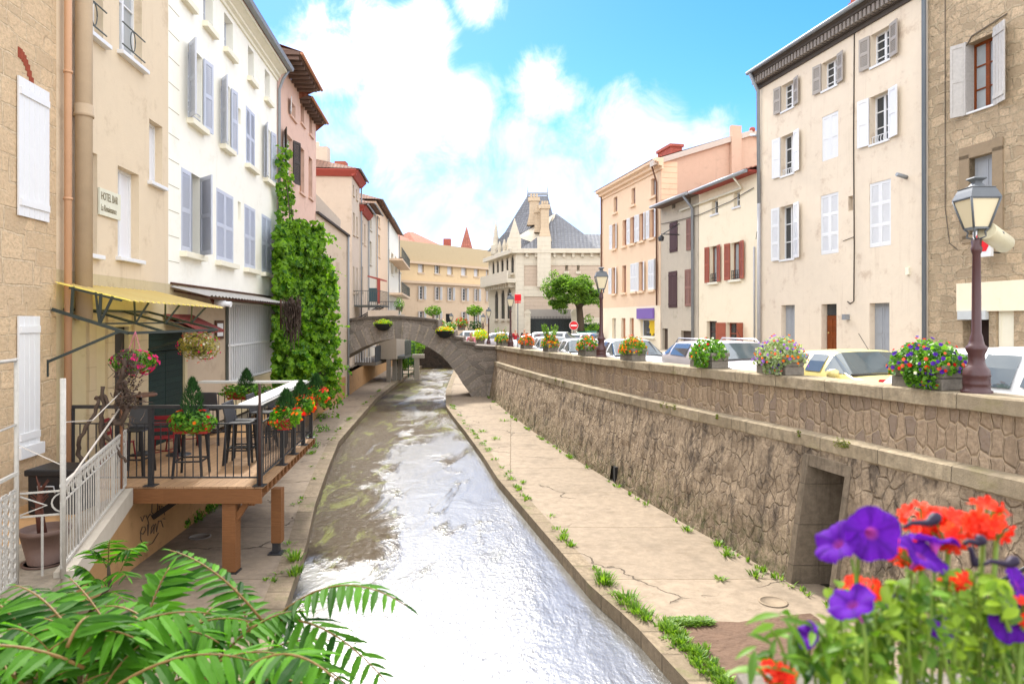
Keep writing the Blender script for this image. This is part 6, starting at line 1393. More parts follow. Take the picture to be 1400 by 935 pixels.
mb = MB(); mb.box((q.x - .19, 40, q.z - .2), (q.x + .19, 40.06, q.z + .2)); mb.build('panel', plain('flat red', C('#f01c2c', .85), .5), pb, bev=.03)
mb = MB(); mb.box((q.x - .17, 40, q.z - .31), (q.x + .17, 40.05, q.z - .235)); mb.build('strip', plain('flat red', C('#f01c2c', .85), .5), pb)
mb = MB(); mb.tube([(q.x + .0, 40.1, STZ(38)), (q.x, 40.1, q.z)], .03, 6); mb.build('post', CASTG, pb)
# ================================================================ CARS
def paint(n, c, metal=0.0):
    m, k, b, o = newmat(n); setb(k, b, base=c, rough=.32, metal=metal, spec=.5); b.inputs['Coat Weight'].default_value = .6; b.inputs['Coat Roughness'].default_value = .05; return m
CW_, CS_, CY_ = paint('white car paint', C('#f2f2f2', .84)), paint('silver car paint', C('#d2ccd0', .8), .35), paint('pale yellow car paint', C('#ecd98a', .82)); CG_ = paint('green car paint', C('#1f8a6a', .7))
TYRE = plain('tyre rubber', (.02, .02, .02, 1), .8); RIM = plain('alloy', (.5, .5, .52, 1), .35, metal=.8); TRIM = plain('black trim', (.02, .02, .022, 1), .5); RLAMP = plain('red lamp lens', C('#c01018', .8), .2); WLAMP = plain('clear lamp lens', (.75, .78, .8, 1), .15)
CGL = glassm('car glass', C('#6f7c80', .35), .05, .8)
SEAT = plain('dark seats', (.03, .03, .035, 1), .8)
HATCH = [(0, .32, .56, .58, .68, .62), (.04, .24, .74, .76, .80, .72), (.14, .2, .86, .89, .84, .76), (.27, .2, .93, .97, .85, .76), (.46, .2, .96, 'h', .86, .60), (.60, .2, .96, 'h', .86, .60), (.82, .2, .96, 'h-.06', .85, .58), (.94, .22, .95, 1.02, .83, .70), (.985, .26, .84, .86, .79, .7), (1.0, .34, .6, .62, .72, .66)]
MPV = [(0, .32, .60, .62, .70, .64), (.04, .24, .82, .85, .84, .76), (.12, .2, .95, 1.0, .87, .8), (.22, .2, 1.02, 1.06, .88, .8), (.40, .2, 1.04, 'h', .89, .66), (.60, .2, 1.05, 'h+.02', .89, .67), (.86, .2, 1.06, 'h-.02', .88, .65), (.965, .22, 1.04, 1.12, .86, .74), (.99, .26, .9, .93, .82, .74), (1.0, .34, .62, .64, .74, .68)]
SEDAN = [(0, .32, .56, .58, .68, .62), (.04, .24, .72, .74, .80, .72), (.13, .2, .84, .87, .84, .76), (.27, .2, .91, .95, .85, .76), (.44, .2, .93, 'h', .86, .60), (.58, .2, .93, 'h', .86, .60), (.76, .2, .94, 'h-.12', .85, .56), (.86, .22, .94, 1.0, .83, .74), (.98, .26, .88, .92, .80, .72), (1.0, .34, .6, .62, .72, .66)]
def make_car(prof, L, h, pm, label, loc, rz, rails=False, wind=(3, 4), rear=(6, 7)):
    t = thing('parked_car', loc, label, 'car', 'cars parked along the street', rz); o = Vector(loc)
    ev = lambda s: s if not isinstance(s, str) else eval(s, {'h': h})
    S = [(L * (p[0] - .5), p[1], p[2], ev(p[3]), p[4], p[5]) for p in prof]
    # refine stations
    def ring(s):
        y, zl, zb, zt, w, wt = s; m = (zl + zb) / 2
        half = [(w * .93, zl), (w, m - .08), (w * 1.0, m + .1), (w * .985, zb), (w * .985 + (wt - w * .985) * .5, zb + (zt - zb) * .52), (wt, zt - .035 if zt - zb > .2 else zt - .012), (wt * .82, zt), (wt * .4, zt + .012)]
        return [(-x, y, z) for x, z in half] + [(x, y, z) for x, z in half[::-1]]
    R = [ring(s) for s in S]; n = len(R[0]); mb = MB(); vs = [Vector(p) + o for r in R for p in r]
    mb.add(vs, [(i*n + j, i*n + j + 1, (i+1)*n + j + 1, (i+1)*n + j) for i in range(len(R)-1) for j in range(n-1)] + [tuple(range(n)), tuple((len(R)-1)*n + j for j in range(n))], smooth=True)
    bd = mb.build('body', pm, t)
    md = bd.modifiers.new('e', 'EDGE_SPLIT'); md.split_angle = rad(48)
    def inset(q, k=.08, off=.008):
        c = sum(q, Vector()) / 4; nn = (q[1] - q[0]).cross(q[3] - q[0])
        if nn.length < 1e-6: nn = Vector((0, 0, 1))
        nn.normalize(); 
        if nn.dot(c - Vector((0, 0, .8))) < 0: nn = -nn
        return [p + (c - p) * k + nn * off + o for p in q]
    V = lambda i, j: Vector(R[i][j])
    def band(i0, i1, j0, j1, nm, k=.1):
        jm = (j0 + j1) // 2; mb = MB(); off = Vector((-.014 if j0 < 8 else .014, 0, .006)); L0 = V(i0, j0).lerp(V(i1, j0), k); G_ = []
        for j in (j0, jm, j1): G_.append([V(i0, j).lerp(V(i1, j), k), V(i0, j).lerp(V(i1, j), 1 - k)])
        for r_ in (0, 1): G_[0][r_] = G_[0][r_].lerp(G_[1][r_], .12); G_[2][r_] = G_[2][r_].lerp(G_[1][r_], .22)
        for q0, q1 in zip(G_, G_[1:]): mb.quad(*[p + off + o for p in (q0[0], q0[1], q1[1], q1[0])])
        return mb.build(nm, CGL, t, uv=False)
    # windscreen and rear window as strips following the ring
    for nm, (i0, i1) in (('windscreen', wind), ('rear_window', rear)):
        mb = MB()
        for j in range(4, n - 5):
            q = [V(i0, j), V(i1, j), V(i1, j + 1), V(i0, j + 1)]; c0 = .06
            q = [q[0].lerp(q[1], c0), q[1].lerp(q[0], c0 * 1.4), q[2].lerp(q[3], c0 * 1.4), q[3].lerp(q[2], c0)]
            nn = (q[1] - q[0]).cross(q[3] - q[0]).normalized(); nn = nn if nn.z > 0 else -nn
            mb.quad(*[p + nn * .01 + o for p in q])
        w_ = mb.build(nm, CGL, t, uv=False)
        if nm == 'windscreen':
            mb = MB(); q = [V(i0, 4), V(i0, n - 5)]; yb_, zb_ = V(i0, 7).y, V(i0, 7).z
            mb.box((q[0].x + o.x, yb_ + o.y - .02, zb_ + o.z - .01), (q[1].x + o.x, yb_ + o.y + .03, zb_ + o.z + .02)); mb.tube([o + Vector((.1, yb_ + .05, zb_ + .03)), o + Vector((.5, yb_ + .14, zb_ + .09))], .012, 4); mb.build('wiper', TRIM, t)
    for sd in (0, 1):
        j0, j1 = (3, 5) if sd == 0 else (n - 4, n - 6)
        for a, b in zip(range(wind[1], rear[0]), range(wind[1] + 1, rear[0] + 1)): band(a, b, j0, j1, 'side_window', .1)
        mb = MB(); q = inset([V(wind[0], j0), V(wind[1], j0), V(wind[1], j1), V(wind[1], j1)], .26, .016); mb.add(q[:3], [(0, 1, 2)]); mb.build('side_window', CGL, t, uv=False)
        mb = MB(); q = inset([V(rear[0], j0), V(rear[1], j0), V(rear[0], j1), V(rear[0], j1)], .26, .016); mb.add(q[:3], [(0, 1, 2)]); mb.build('side_window', CGL, t, uv=False)
        sg = -1 if sd == 0 else 1; y = S[wind[0]][0] + .28; mb = MB(); c = o + Vector((sg * (S[3][4] + .1), y, S[3][2] + .06)); mb.lathe([(.03, -.07), (.1, -.05), (.1, .05), (.04, .08)], c, 8); mb.build('wing_mirror', pm, t)
        for fy in (-.31, .31):
            mb = MB(); c = o + Vector((sg * .72, fy * L, .31)); mb.tube([c + Vector((-.1, 0, 0)), c + Vector((.1, 0, 0))], .31, 18); w_ = mb.build('wheel', TYRE, t)
            mb = MB(); mb.tube([c + Vector((sg * .1, 0, 0)), c + Vector((sg * .112, 0, 0))], .19, 12); mb.build('rim', RIM, w_)
        mb = MB(); mb.box((o.x + sg * .5 - .16, o.y - L * .47, o.z + S[1][2] - .2), (o.x + sg * .5 + .16, o.y - L * .44, o.z + S[1][2] - .06)); mb.build('headlight', WLAMP, t, bev=.03)
        mb = MB(); mb.box((o.x + sg * .7 - .09, o.y + L * .46, o.z + S[-3][2] - .25), (o.x + sg * .7 + .09, o.y + L * .493, o.z + S[-3][2] - .02)); mb.build('tail_light', RLAMP, t, bev=.03)
        if rails:
            mb = MB(); x = sg * (S[4][5] - .04); z = h + .06; mb.tube([o + Vector((x, S[4][0] + .05, h - .02)), o + Vector((x, S[4][0] + .2, z)), o + Vector((x, S[6][0] - .1, z)), o + Vector((x, S[6][0] + .05, h - .05))], .02, 6); mb.build('roof_rail', RIM, t)
    mb = MB(); mb.tube([o + Vector((.2, S[4][0] + .1, h + .01)), o + Vector((.2, S[4][0] + .35, h + .3))], .005, 4); mb.build('aerial', TRIM, t)
    return t
def park(y, off): return Vector((COPF(y) + .5 + off, y, STZ(y) + .03))
RZ = math.atan(.235)
def carat(prof, L, h, pm, lab, y, off, **k): return make_car(prof, L, h, pm, lab, park(y, off), RZ + k.pop('dr', 0), **k)
carat(HATCH, 4.3, 1.47, CW_, 'white hatchback behind the nearest street lamp with its windscreen towards the viewer', 8.75, 1.3)
carat(HATCH, 3.7, 1.35, CY_, 'pale yellow hatchback behind the lilac petunia planter', 12.5, 1.65)
carat(MPV, 4.0, 1.44, CS_, 'pale silver people carrier with roof rails behind the white flowering planter', 16.7, 1.75, rails=True)
carat(HATCH, 3.9, 1.45, CW_, 'white hatchback parked right of the orange flower dome', 21.6, 1.3)
carat(SEDAN, 4.3, 1.42, CW_, 'white saloon parked behind the second street lamp', 26.4, 1.3)
carat(HATCH, 4.0, 1.46, CW_, 'white hatchback parked behind the marigold planter', 31.2, 1.3)
def free(prof, L, h, pm, lab, px, Y, rz, z=None): return make_car(prof, L, h, pm, lab, Vector((W(px, 0, Y).x, Y, (zs if z is None else z) + .02)), rz)
free(SEDAN, 4.4, 1.42, CW_, 'white saloon parked sideways before the screened gate', 737, 46, rad(90)); free(HATCH, 4.0, 1.46, CW_, 'white hatchback parked before the clipped hedge', 808, 46, rad(60))
free(SEDAN, 4.4, 1.42, CS_, 'light car before the arched windows of the limestone building', 690, 52, rad(90)); free(HATCH, 4.0, 1.45, CG_, 'small green car beside the clipped hedge', 812, 56, rad(80))
free(HATCH, 4.0, 1.46, CW_, 'far white car between the bridge end and the ochre building', 655, 58, rad(90)); free(MPV, 4.2, 1.6, CW_, 'white van parked right of the red flower planter', 765, 42, rad(75))
# ================================================================ TERRACE OVER THE PATH
WOOD = boards('deck boards', C('#c99d74', .70), 2.4, .14, .14, .006); BEAM = boards('stained beam', C('#9c6a42', .72), 4, .5, .15, .0)
ZD = -2.617; DY0, DY1 = 10.95, 15.55
dxr = lambda y: -3.92 - (y - DY0) * .109
dxl = lambda y: -6.08 - .095 * y + .02
dk_ = thing('wooden_deck', (-5.5, 13, ZD), 'raised timber deck on brown posts jutting out over the left path', 'deck')
mb = MB(); n = 44
for i in range(n):
    f0, f1 = i / n, (i + 1) / n - .0012
    q = lambda f, y: (dxl(y) + (dxr(y) - dxl(y)) * f, y)
    a, b, c, d = q(f0, DY0), q(f1, DY0), q(f1, DY1), q(f0, DY1)
    mb.add([(*p, z) for z in (ZD - .03, ZD) for p in (a, b, c, d)], [(3,2,1,0), (4,5,6,7), (0,1,5,4), (1,2,6,5), (2,3,7,6), (3,0,4,7)], None)
mb.build('floor_boards', boards('pale deck boards', C('#cfa67d', .72), .14, 6.0, .16, .004), dk_)
mb = MB(); mb.box((-6.35, DY0 - .03, ZD - .26), (dxr(DY0) - .02, DY0 + .01, ZD - .033))
for i in range(16): y = DY0 + .3 + i * .29; mb.box((-6.6, y, ZD - .16), (dxr(y) - .01, y + .06, ZD - .034))
mb.build('joist', BEAM, dk_)
mb = MB(); mb.add([(dxr(y) - .3 + d, y, z) for z in (ZD - .34, ZD - .17) for (y, d) in ((DY0 + .15, 0), (DY0 + .15, .12), (DY1, .12), (DY1, 0))], [(3,2,1,0), (4,5,6,7), (0,1,5,4), (1,2,6,5), (2,3,7,6), (3,0,4,7)]); mb.build('edge_beam', BEAM, dk_)
for (x, y, hw) in ((-4.47, DY0 + .12, .105), (-3.98 - .05, 11.95, .085)):
    mb = MB(); mb.box((x - hw, y - hw, ZP + (.03 if hw > .1 else .2)), (x + hw, y + hw, ZD - .26)); x = x + hw - .1
    if hw > .09: mb.add([(x + sx * .1, y + d, z) for sx in (1,) for d in (-.05, .05) for z in (ZD - .58,)] + [(x + .3, y + d, ZD - .27) for d in (-.05, .05)] + [(x + .2, y + d, ZD - .27) for d in (-.05, .05)] + [(x + .1, y + d, ZD - .42) for d in (-.05, .05)], [(0, 1, 3, 2), (4, 5, 7, 6), (0, 2, 4, 6), (1, 3, 5, 7)])
    ps = mb.build('post', BEAM, dk_)
    mb = MB(); mb.box((x - .06, y - .06, ZP), (x + .05, y + .05, ZP + .21)); mb.box((x - .12, y - .12, ZP), (x + .12, y + .12, ZP + .02)); mb.build('post_shoe', M['iron'], ps)
DBR = plain('dark brace', (.03, .022, .018, 1))
for y in (11.9, 12.9, 13.9): mb = MB(); mb.tube([(lerp(LOW, y) + .02, y, ZD - .75), (lerp(LOW, y) + .8, y, ZD - .2)], .06, 4); mb.build('brace', DBR, dk_)
# railing round the deck
RH = 1.274
rl = thing('deck_railing', (-5, DY0, ZD), 'black metal railing with thin balusters around the timber deck', 'railing')
mb = MB(); yF = DY0 + .06; xL = -7.08
mb.box((xL, yF - .03, ZD + RH - .05), (dxr(yF) - .02, yF + .05, ZD + RH)); mb.box((xL, yF - .012, ZD + .12), (dxr(yF) - .04, yF + .012, ZD + .145)); mb.box((xL, yF - .012, ZD + RH - .3), (dxr(yF) - .04, yF + .012, ZD + RH - .28))
mb.build('front_rails', M['iron'], rl)
mb = MB(); xx = xL + .1; 
while xx < dxr(yF) - .1: mb.box((xx, yF - .007, ZD + .14), (xx + .014, yF + .007, ZD + RH - .29)); xx += .128
mb.build('front_balusters', M['iron'], rl)
rx = lambda y: dxr(y) - .07
mb = MB()
for z0, z1, w in ((RH - .05, RH, .03), (.12, .145, .012), (RH - .3, RH - .28, .012)):
    mb.add([(rx(y) + d, y, ZD + z) for z in (z0, z1) for (y, d) in ((yF, -w), (yF, w), (DY1, w), (DY1, -w))], [(3,2,1,0), (4,5,6,7), (0,1,5,4), (1,2,6,5), (2,3,7,6), (3,0,4,7)])
mb.build('side_rails', M['iron'], rl)
mb = MB(); y = yF + .12
while y < DY1: mb.box((rx(y) - .007, y - .007, ZD + .14), (rx(y) + .007, y + .007, ZD + RH - .29)); y += .118
mb.build('side_balusters', M['iron'], rl)
for (x, y, h) in ((rx(yF), yF, .05), (rx(12.6), 12.6, 0), (rx(13.6), 13.6, 0), (rx(14.6), 14.6, 0), (rx(15.5), 15.5, 0), (-5.72, yF, 0), (-6.98, yF, 0)):
    mb = MB(); mb.box((x - .035, y - .035, ZD + .01), (x + .035, y + .035, ZD + RH - .045 + h)); mb.box((x - .09, y - .09, ZD + .001), (x + .09, y + .09, ZD + .015)); mb.build('post', M['iron'], rl)
mb = MB(); mb.tube([(rx(yF) + .02, yF - .06, ZD), (rx(yF) + .02, yF - .06, ZD + 1.62)], .022, 6); mb.build('corner_pole', plain('rusty brown pole', C('#5a4038', .5)), rl)
mb = MB()
for z in (RH - .04, RH - .3, .12): mb.box((-6.85, DY1 - .08, ZD + z), (rx(DY1), DY1 - .04, ZD + z + .03))
xx = -6.8
while xx < rx(DY1) - .1: mb.box((xx, DY1 - .067, ZD + .14), (xx + .014, DY1 - .053, ZD + RH - .3)); xx += .128
mb.build('back_rails', M['iron'], rl)
cnt = thing('bar_counter', (rx(13) - .2, 13, ZD), 'white topped narrow bar counter along the canal side of the deck railing', 'counter')
mb = MB(); mb.add([(rx(y) - d, y, ZD + z) for z in (RH - .03, RH + .012) for (y, d) in ((yF + .06, .06), (yF + .06, .36), (DY1 - .1, .36), (DY1 - .1, .06))], [(3,2,1,0), (4,5,6,7), (0,1,5,4), (1,2,6,5), (2,3,7,6), (3,0,4,7)]); mb.build('counter_top', plain('white counter top', C('#eceae6', .84), .35, .03), cnt)
mb = MB(); mb.box((-6.85, DY1 - .38, ZD + RH - .03), (rx(DY1) - .37, DY1 - .1, ZD + RH + .01)); mb.build('counter_top', plain('white counter top end', C('#e2dfd8', .8), .35, .03), cnt)
mb = MB()
for y in (12.3, 14.3): mb.box((rx(y) - .33, y - .02, ZD), (rx(y) - .29, y + .02, ZD + RH - .03))
mb.build('bracket', M['iron'], cnt)
# stools and chairs
PLA = plain('charcoal plastic', (.016, .016, .018, 1), .5, .12, 12, .001, spec=.4); PLG = plain('worn grey plastic', (.06, .06, .064, 1), .45, .12, 12, .001)
def make_stool(loc, rz, label, top=None):
    t = thing('bar_stool', loc, label, 'bar stool', 'dark bar stools on the deck', rz); o = Vector(loc); H_ = .76
    mb = MB(); mb.box((o.x - .2, o.y - .2, o.z + H_ - .03), (o.x + .2, o.y + .2, o.z + H_)); mb.build('seat', PLA, t, bev=.012)
    for sx in (-1, 1):
        for sy in (-1, 1):
            mb = MB(); mb.tube([o + Vector((sx * .23, sy * .23, 0)), o + Vector((sx * .18, sy * .18, H_ - .02))], [.024, .03], 4); mb.build('leg', PLA, t)
    mb = MB()
    for a, b in (((-1,-1),(1,-1)), ((1,-1),(1,1)), ((1,1),(-1,1)), ((-1,1),(-1,-1))): mb.tube([o + Vector((a[0] * .212, a[1] * .212, .27)), o + Vector((b[0] * .212, b[1] * .212, .27))], .018, 4)
    mb.build('foot_rest', PLA, t)
    mb = MB(); mb.add([o + Vector((x, y, z)) for (y, z) in ((.17, H_), (.2, H_ + .14), (.25, H_ + .36), (.28, H_ + .355), (.23, H_ + .14), (.2, H_)) for x in (-.2, .2)], [(0,1,3,2), (2,3,5,4), (4,5,7,6), (6,7,9,8), (8,9,11,10), (10,11,1,0), (0,2,8,10), (2,4,6,8), (1,3,9,11), (3,5,7,9)]); mb.build('backrest', PLG, t, bev=.008)
    return t
st0 = make_stool((0, 0, 0), 0, 'dark bar stool standing behind the front planter with its leg rungs showing'); st0.location = (-5.42, 11.75, ZD)
st0.rotation_euler = (0, 0, rad(8))
for (x, y, rz, lab) in ((-4.98, 12.75, 92, 'grey backed bar stool facing the white counter nearest the deck corner'), (-5.03, 13.0, 95, 'bar stool nested closely behind the stool nearest the deck corner'),
                        (-5.1, 14.2, 90, 'bar stool at the middle of the white side counter'), (-5.0, 15.0, 88, 'bar stool at the far corner of the white counter'),
                        (-6.35, 14.75, 178, 'black backed bar stool at the back counter beside the green door'), (-6.45, 11.9, 4, 'dark bar stool behind the gnarled grapevine at the left of the deck')):
    dup(st0, (x, y, ZD), rad(rz), lab)
RED = plain('red painted metal', C('#8e1f26', .7), .45, .12, 9, .001)
def make_chair(loc, rz, label):
    t = thing('bistro_chair', loc, label, 'chair', 'red bistro chairs on the deck', rz); o = Vector(loc)
    mb = MB(); mb.box((o.x - .19, o.y - .19, o.z + .44), (o.x + .19, o.y + .19, o.z + .46)); mb.build('seat', RED, t, bev=.008)
    for sx in (-1, 1):
        mb = MB(); mb.tube([o + Vector((sx * .2, -.22, 0)), o + Vector((sx * .17, -.17, .45))], .014, 6); mb.build('leg', RED, t)
        mb = MB(); mb.tube([o + Vector((sx * .2, .27, 0)), o + Vector((sx * .17, .17, .45)), o + Vector((sx * .17, .24, .88))], .014, 6); mb.build('leg', RED, t)
    mb = MB()
    for z in (.62, .74, .85): f = (z - .45) / .43; mb.box((o.x - .17, o.y + .17 + .07 * f - .008, o.z + z - .03), (o.x + .17, o.y + .17 + .07 * f + .008, o.z + z + .03))
    mb.tube([o + Vector((-.19, -.2, .2)), o + Vector((.19, .22, .2))], .01, 5); mb.tube([o + Vector((.19, -.2, .2)), o + Vector((-.19, .22, .2))], .01, 5); mb.build('backrest', RED, t)
    return t
c0_ = make_chair((0, 0, 0), 0, 'red slatted bistro chair nearest the front railing'); c0_.location = (-6.45, 12.9, ZD); c0_.rotation_euler = (0, 0, rad(200))
dup(c0_, (-6.7, 14.1, ZD), rad(-10), 'red slatted bistro chair behind the red table'); dup(c0_, (-6.95, 12.3, ZD), rad(100), 'red slatted bistro chair half hidden by the dark stool')
rt = thing('red_table', (-6.5, 13.55, ZD), 'small square red metal table between red chairs', 'table'); mb = MB(); mb.box((-6.8, 13.25, ZD + .72), (-6.2, 13.85, ZD + .74)); mb.build('table_top', RED, rt)
mb = MB(); mb.tube([(-6.5, 13.55, ZD + .03), (-6.5, 13.55, ZD + .72)], .03, 8); mb.build('pedestal', M['iron'], rt)
mb = MB(); mb.lathe([(.24, 0), (.22, .02), (.04, .05)], (-6.5, 13.55, ZD), 10); mb.build('foot', M['iron'], rt)
ht = thing('tall_table', (-6.95, 13.2, ZD), 'tall round bistro table with a worn brown top', 'table'); o = Vector(W(192, 540, 13.6)); mb = MB(); mb.lathe([(.29, -.02), (.3, 0), (.3, .02), (.28, .03)], (o.x, o.y, o.z), 20); mb.build('table_top', plain('worn brown table top', C('#8d6654', .55), .6, .25, 7), ht)
mb = MB(); mb.tube([(o.x, o.y, ZD + .04), (o.x, o.y, o.z - .02)], .03, 8); mb.build('pedestal', M['iron'], ht); mb = MB(); mb.lathe([(.26, 0), (.24, .03), (.05, .06)], (o.x, o.y, ZD), 10); mb.build('foot', M['iron'], ht)
# cypress planters
TER = plain('red trough', C('#b5382c', .7), .6, .12, 9, .002)
def cypress(loc, L, label, ang, flr, tall=.46, cy=(0,)):
    t = thing('cypress_planter', loc, label, 'planter', 'red troughs with a dwarf cypress on the deck railing'); o = Vector(loc); d = Vector((math.cos(ang), math.sin(ang), 0)); nn = Vector((-d.y, d.x, 0))
    fn = lambda s, w, z: o + d * s + nn * w + Vector((0, 0, z))
    mb = MB(); vs = [fn(s * k, w * k2, z) for (z, k, k2) in ((0, .9, .8), (.13, 1, 1), (.16, 1.03, 1.06)) for (s, w) in ((-L/2, -.09), (L/2, -.09), (L/2, .09), (-L/2, .09))]
    mb.add(vs, [(3,2,1,0)] + [(i*4 + j, i*4 + (j+1) % 4, (i+1)*4 + (j+1) % 4, (i+1)*4 + j) for i in range(2) for j in range(4)] + [(8,9,10,11)]); mb.build('trough', TER, t)
    for cx in cy:
        mb = MB(); N_ = 1500; hh = rng.random(N_) ** .8; a = rng.uniform(0, 6.28, N_); r = .2 * np.sin(np.pi * np.clip(hh * .86 + .14, 0, 1)) ** .7 * (.55 + .45 * rng.random(N_)) * (1 - .25 * hh); c_ = np.array(tuple(fn(cx, 0, .12)))
        p = c_ + np.stack([r * np.cos(a), r * np.sin(a), hh * tall], 1); nd = np.stack([np.cos(a), np.sin(a), .2 + 0 * a], 1)
        n0 = len(p); Dn = nd + rng.normal(0, .3, (n0, 3)); Dn /= np.linalg.norm(Dn, axis=1)[:, None]; A_ = np.stack([np.cos(a) * .35, np.sin(a) * .35, 1 + 0 * a], 1); A_ /= np.linalg.norm(A_, axis=1)[:, None]; B_ = np.cross(Dn, A_); Ls = rng.uniform(.04, .085, n0)[:, None]
        V = np.stack([p - B_ * .009, p + B_ * .009, p + A_ * Ls + nd * .008], 1).reshape(-1, 3); mb.np(V, np.arange(n0 * 3).reshape(-1, 3))
        mb.build('cypress', L3, t, uv=False)
    p, dn = blob(760, (0, 0, 0), (L * .72, .25, .22), .4); w = np.array([tuple(fn(q[0], q[1], .17 + q[2] * .9)) for q in p]); MB().leaves(w, dn, .065, .8, .2, .6).build('foliage', L4, t, uv=False)
    for m, k, sz in flr:
        p, dn = blob(k, (0, 0, 0), (L * .74, .28, .22), .9); w = np.array([tuple(fn(q[0], q[1], .17 + q[2])) for q in p]); blooms(w, dn, sz, m, t)
    return t
cypress(tuple(W(263, 592, 10.9)), .56, 'red trough with dwarf cypress and sparse red blooms on the front railing', 0, [(FR_, 9, .07), (FO_, 3, .06)], .72)
sa = math.atan2(1, -.109)
for px, py, Y, lab, fs in ((391, 584, 11.7, 'red trough with dwarf cypress and orange blooms nearest the deck corner', [(FO_, 16, .06), (FR_, 18, .07)]), (411, 567, 13.2, 'middle trough with dwarf cypress and massed orange red geraniums on the side railing', [(FO_, 46, .065), (FR_, 26, .07)]),
                           (432, 552, 14.9, 'farthest side trough with dwarf cypress and red geraniums near the vine', [(FC_, 34, .07), (FR_, 18, .07), (FO_, 10, .06)])):
    cypress(tuple(W(px, py, Y)), .7, lab, sa, fs, .5)
cypress(tuple(W(337, 546, 15.2)), .85, 'brown red trough with dwarf cypress hung on the back railing before the white grille', 0, [(FR_, 4, .05), (FW_, 5, .05)], .52)
# hanging baskets
def basket(px, py, Y, label, flr, lm, hook, rr=(.3, .3, .22), pot=C('#d0506a', .8)):
    o = W(px, py, Y); t = thing('hanging_basket', o, label, 'hanging basket', 'hanging flower baskets under the yellow awning')
    mb = MB(); mb.lathe([(.02, -.16), (.12, -.15), (.16, 0), (.17, .01)], o, 14); mb.build('pot', plain('basket pot', pot, .5), t)
    mb = MB(); h = W(*hook)
    for a in range(3): mb.tube([o + Vector((.16 * math.cos(a * 2.1), .16 * math.sin(a * 2.1), 0)), h], .006, 4)
    mb.build('hanger', plain('pink cord', C('#d07a90', .8)), t)
    p, dn = blob(620, tuple(o + Vector((0, 0, .02))), rr, .35); MB().leaves(p, dn, .075, .6, .2, .7).build('foliage', lm, t, uv=False)
    for m, k, sz in flr: p, dn = blob(k, tuple(o), (rr[0] * 1.1, rr[1] * 1.1, rr[2] * 1.15), .8); blooms(p, dn, sz, m, t)
basket(183, 496, 11.0, 'hanging basket overflowing with magenta petunias at the near awning corner', [(FP_, 60, .075), (FR_, 10, .07)], L4, (185, 453, 10.95), rr=(.36, .3, .2))
basket(272, 474, 13.9, 'hanging basket of pale yellow green leaves and pinkish blooms at the far awning corner', [(FP_, 22, .06), (FW_, 30, .05), (FC_, 34, .05)], L6, (274, 451, 13.9), rr=(.42, .36, .3), pot=C('#8a7a5a', .6))
# yellow awning on its iron frame
aw = thing('yellow_awning', (-6.6, 12.5, .3), 'yellow sheet awning carried on a dark green iron truss over the deck', 'awning')
GIR = plain('dark green iron', (.035, .045, .04, 1), .5, .2, 9)
A_, B2, C2, D2 = Vector((-7.08, 10.75, .59)), Vector((-5.95, 10.8, .31)), Vector((-5.97, 14.4, .26)), Vector((-7.42, 14.4, .60))
mb = MB(); n = 40
for i in range(n):
    f, g = i / n, (i + 1) / n; h = .015 if i % 2 else -.015; z = Vector((0, 0, h)); mb.quad(A_.lerp(D2, f) - z, A_.lerp(D2, g) + z, B2.lerp(C2, g) + z, B2.lerp(C2, f) - z)
mb.build('sheet', leafm('translucent yellow sheet', C('#f4dc98', .92), C('#f6e0a0', .92), .6, .5, .3), aw)
mb = MB(); lo = [Vector((-7.08, 10.7, .17)), Vector((-6.0, 10.86, -.2)), Vector((-5.98, 14.1, -.19)), Vector((-7.38, 14.1, .17))]
def bar(a, b, r=.03): mb.tube([a, b], r, 4)
bar(lo[0], lo[1], .035); bar(lo[1], lo[2], .03); bar(lo[3], lo[2], .03); bar(lo[0] + Vector((0, .3, 0)), lo[3], .03); bar(lo[0].lerp(lo[3], .35), lo[1].lerp(lo[2], .35)); bar(lo[0].lerp(lo[3], .68), lo[1].lerp(lo[2], .68))
bar(lo[0].lerp(lo[1], .6), lo[3].lerp(lo[2], .6), .02)
for f in (.25, .62): p = lo[0].lerp(lo[1], f); bar(p, A_.lerp(B2, f), .025)
for g in (0, .33, .66, 1):
    a = lo[0].lerp(lo[3], g).lerp(lo[1].lerp(lo[2], g), .62); bar(a, A_.lerp(D2, g).lerp(B2.lerp(C2, g), .78), .022); bar(a, A_.lerp(D2, g).lerp(B2.lerp(C2, g), .55), .018)
bar(A_.lerp(B2, .2) - Vector((0, 0, .03)), A_.lerp(B2, .9) - Vector((0, 0, .03)), .022); bar(A_.lerp(B2, .8) + Vector((0, 0, -.03)), D2.lerp(C2, .8) + Vector((0, 0, -.03)), .018)
mb.build('truss', GIR, aw)
mb = MB(); bar(Vector((-7.1, 10.6, -.64)), lo[1].lerp(lo[0], .1), .028); bar(Vector((-7.38, 14.1, -.6)), lo[2], .026); bar(Vector((-7.1, 10.6, -.86)), Vector((-7.1, 10.6, -.6)), .03); mb.build('brace', GIR, aw)
# small red tiled hood over green door
rh = thing('red_hood', W(238, 448, 14.6), 'small red tiled hood above the dark green double door', 'hood'); mb = MB(); a = FL.U(222); b = FL.U(262)
mb.quad(FL.P(a, .01, .14), FL.P(b, .01, .14), FL.P(b, .75, -.22), FL.P(a, .75, -.22)); mb.quad(FL.P(a, .01, .08), FL.P(b, .01, .08), FL.P(b, .75, -.28), FL.P(a, .75, -.28)); mb.quad(FL.P(a, .75, -.22), FL.P(b, .75, -.22), FL.P(b, .75, -.28), FL.P(a, .75, -.28)); mb.build('tiles', tiles('red hood tiles', C('#b8493a', .65), .12, .2), rh)
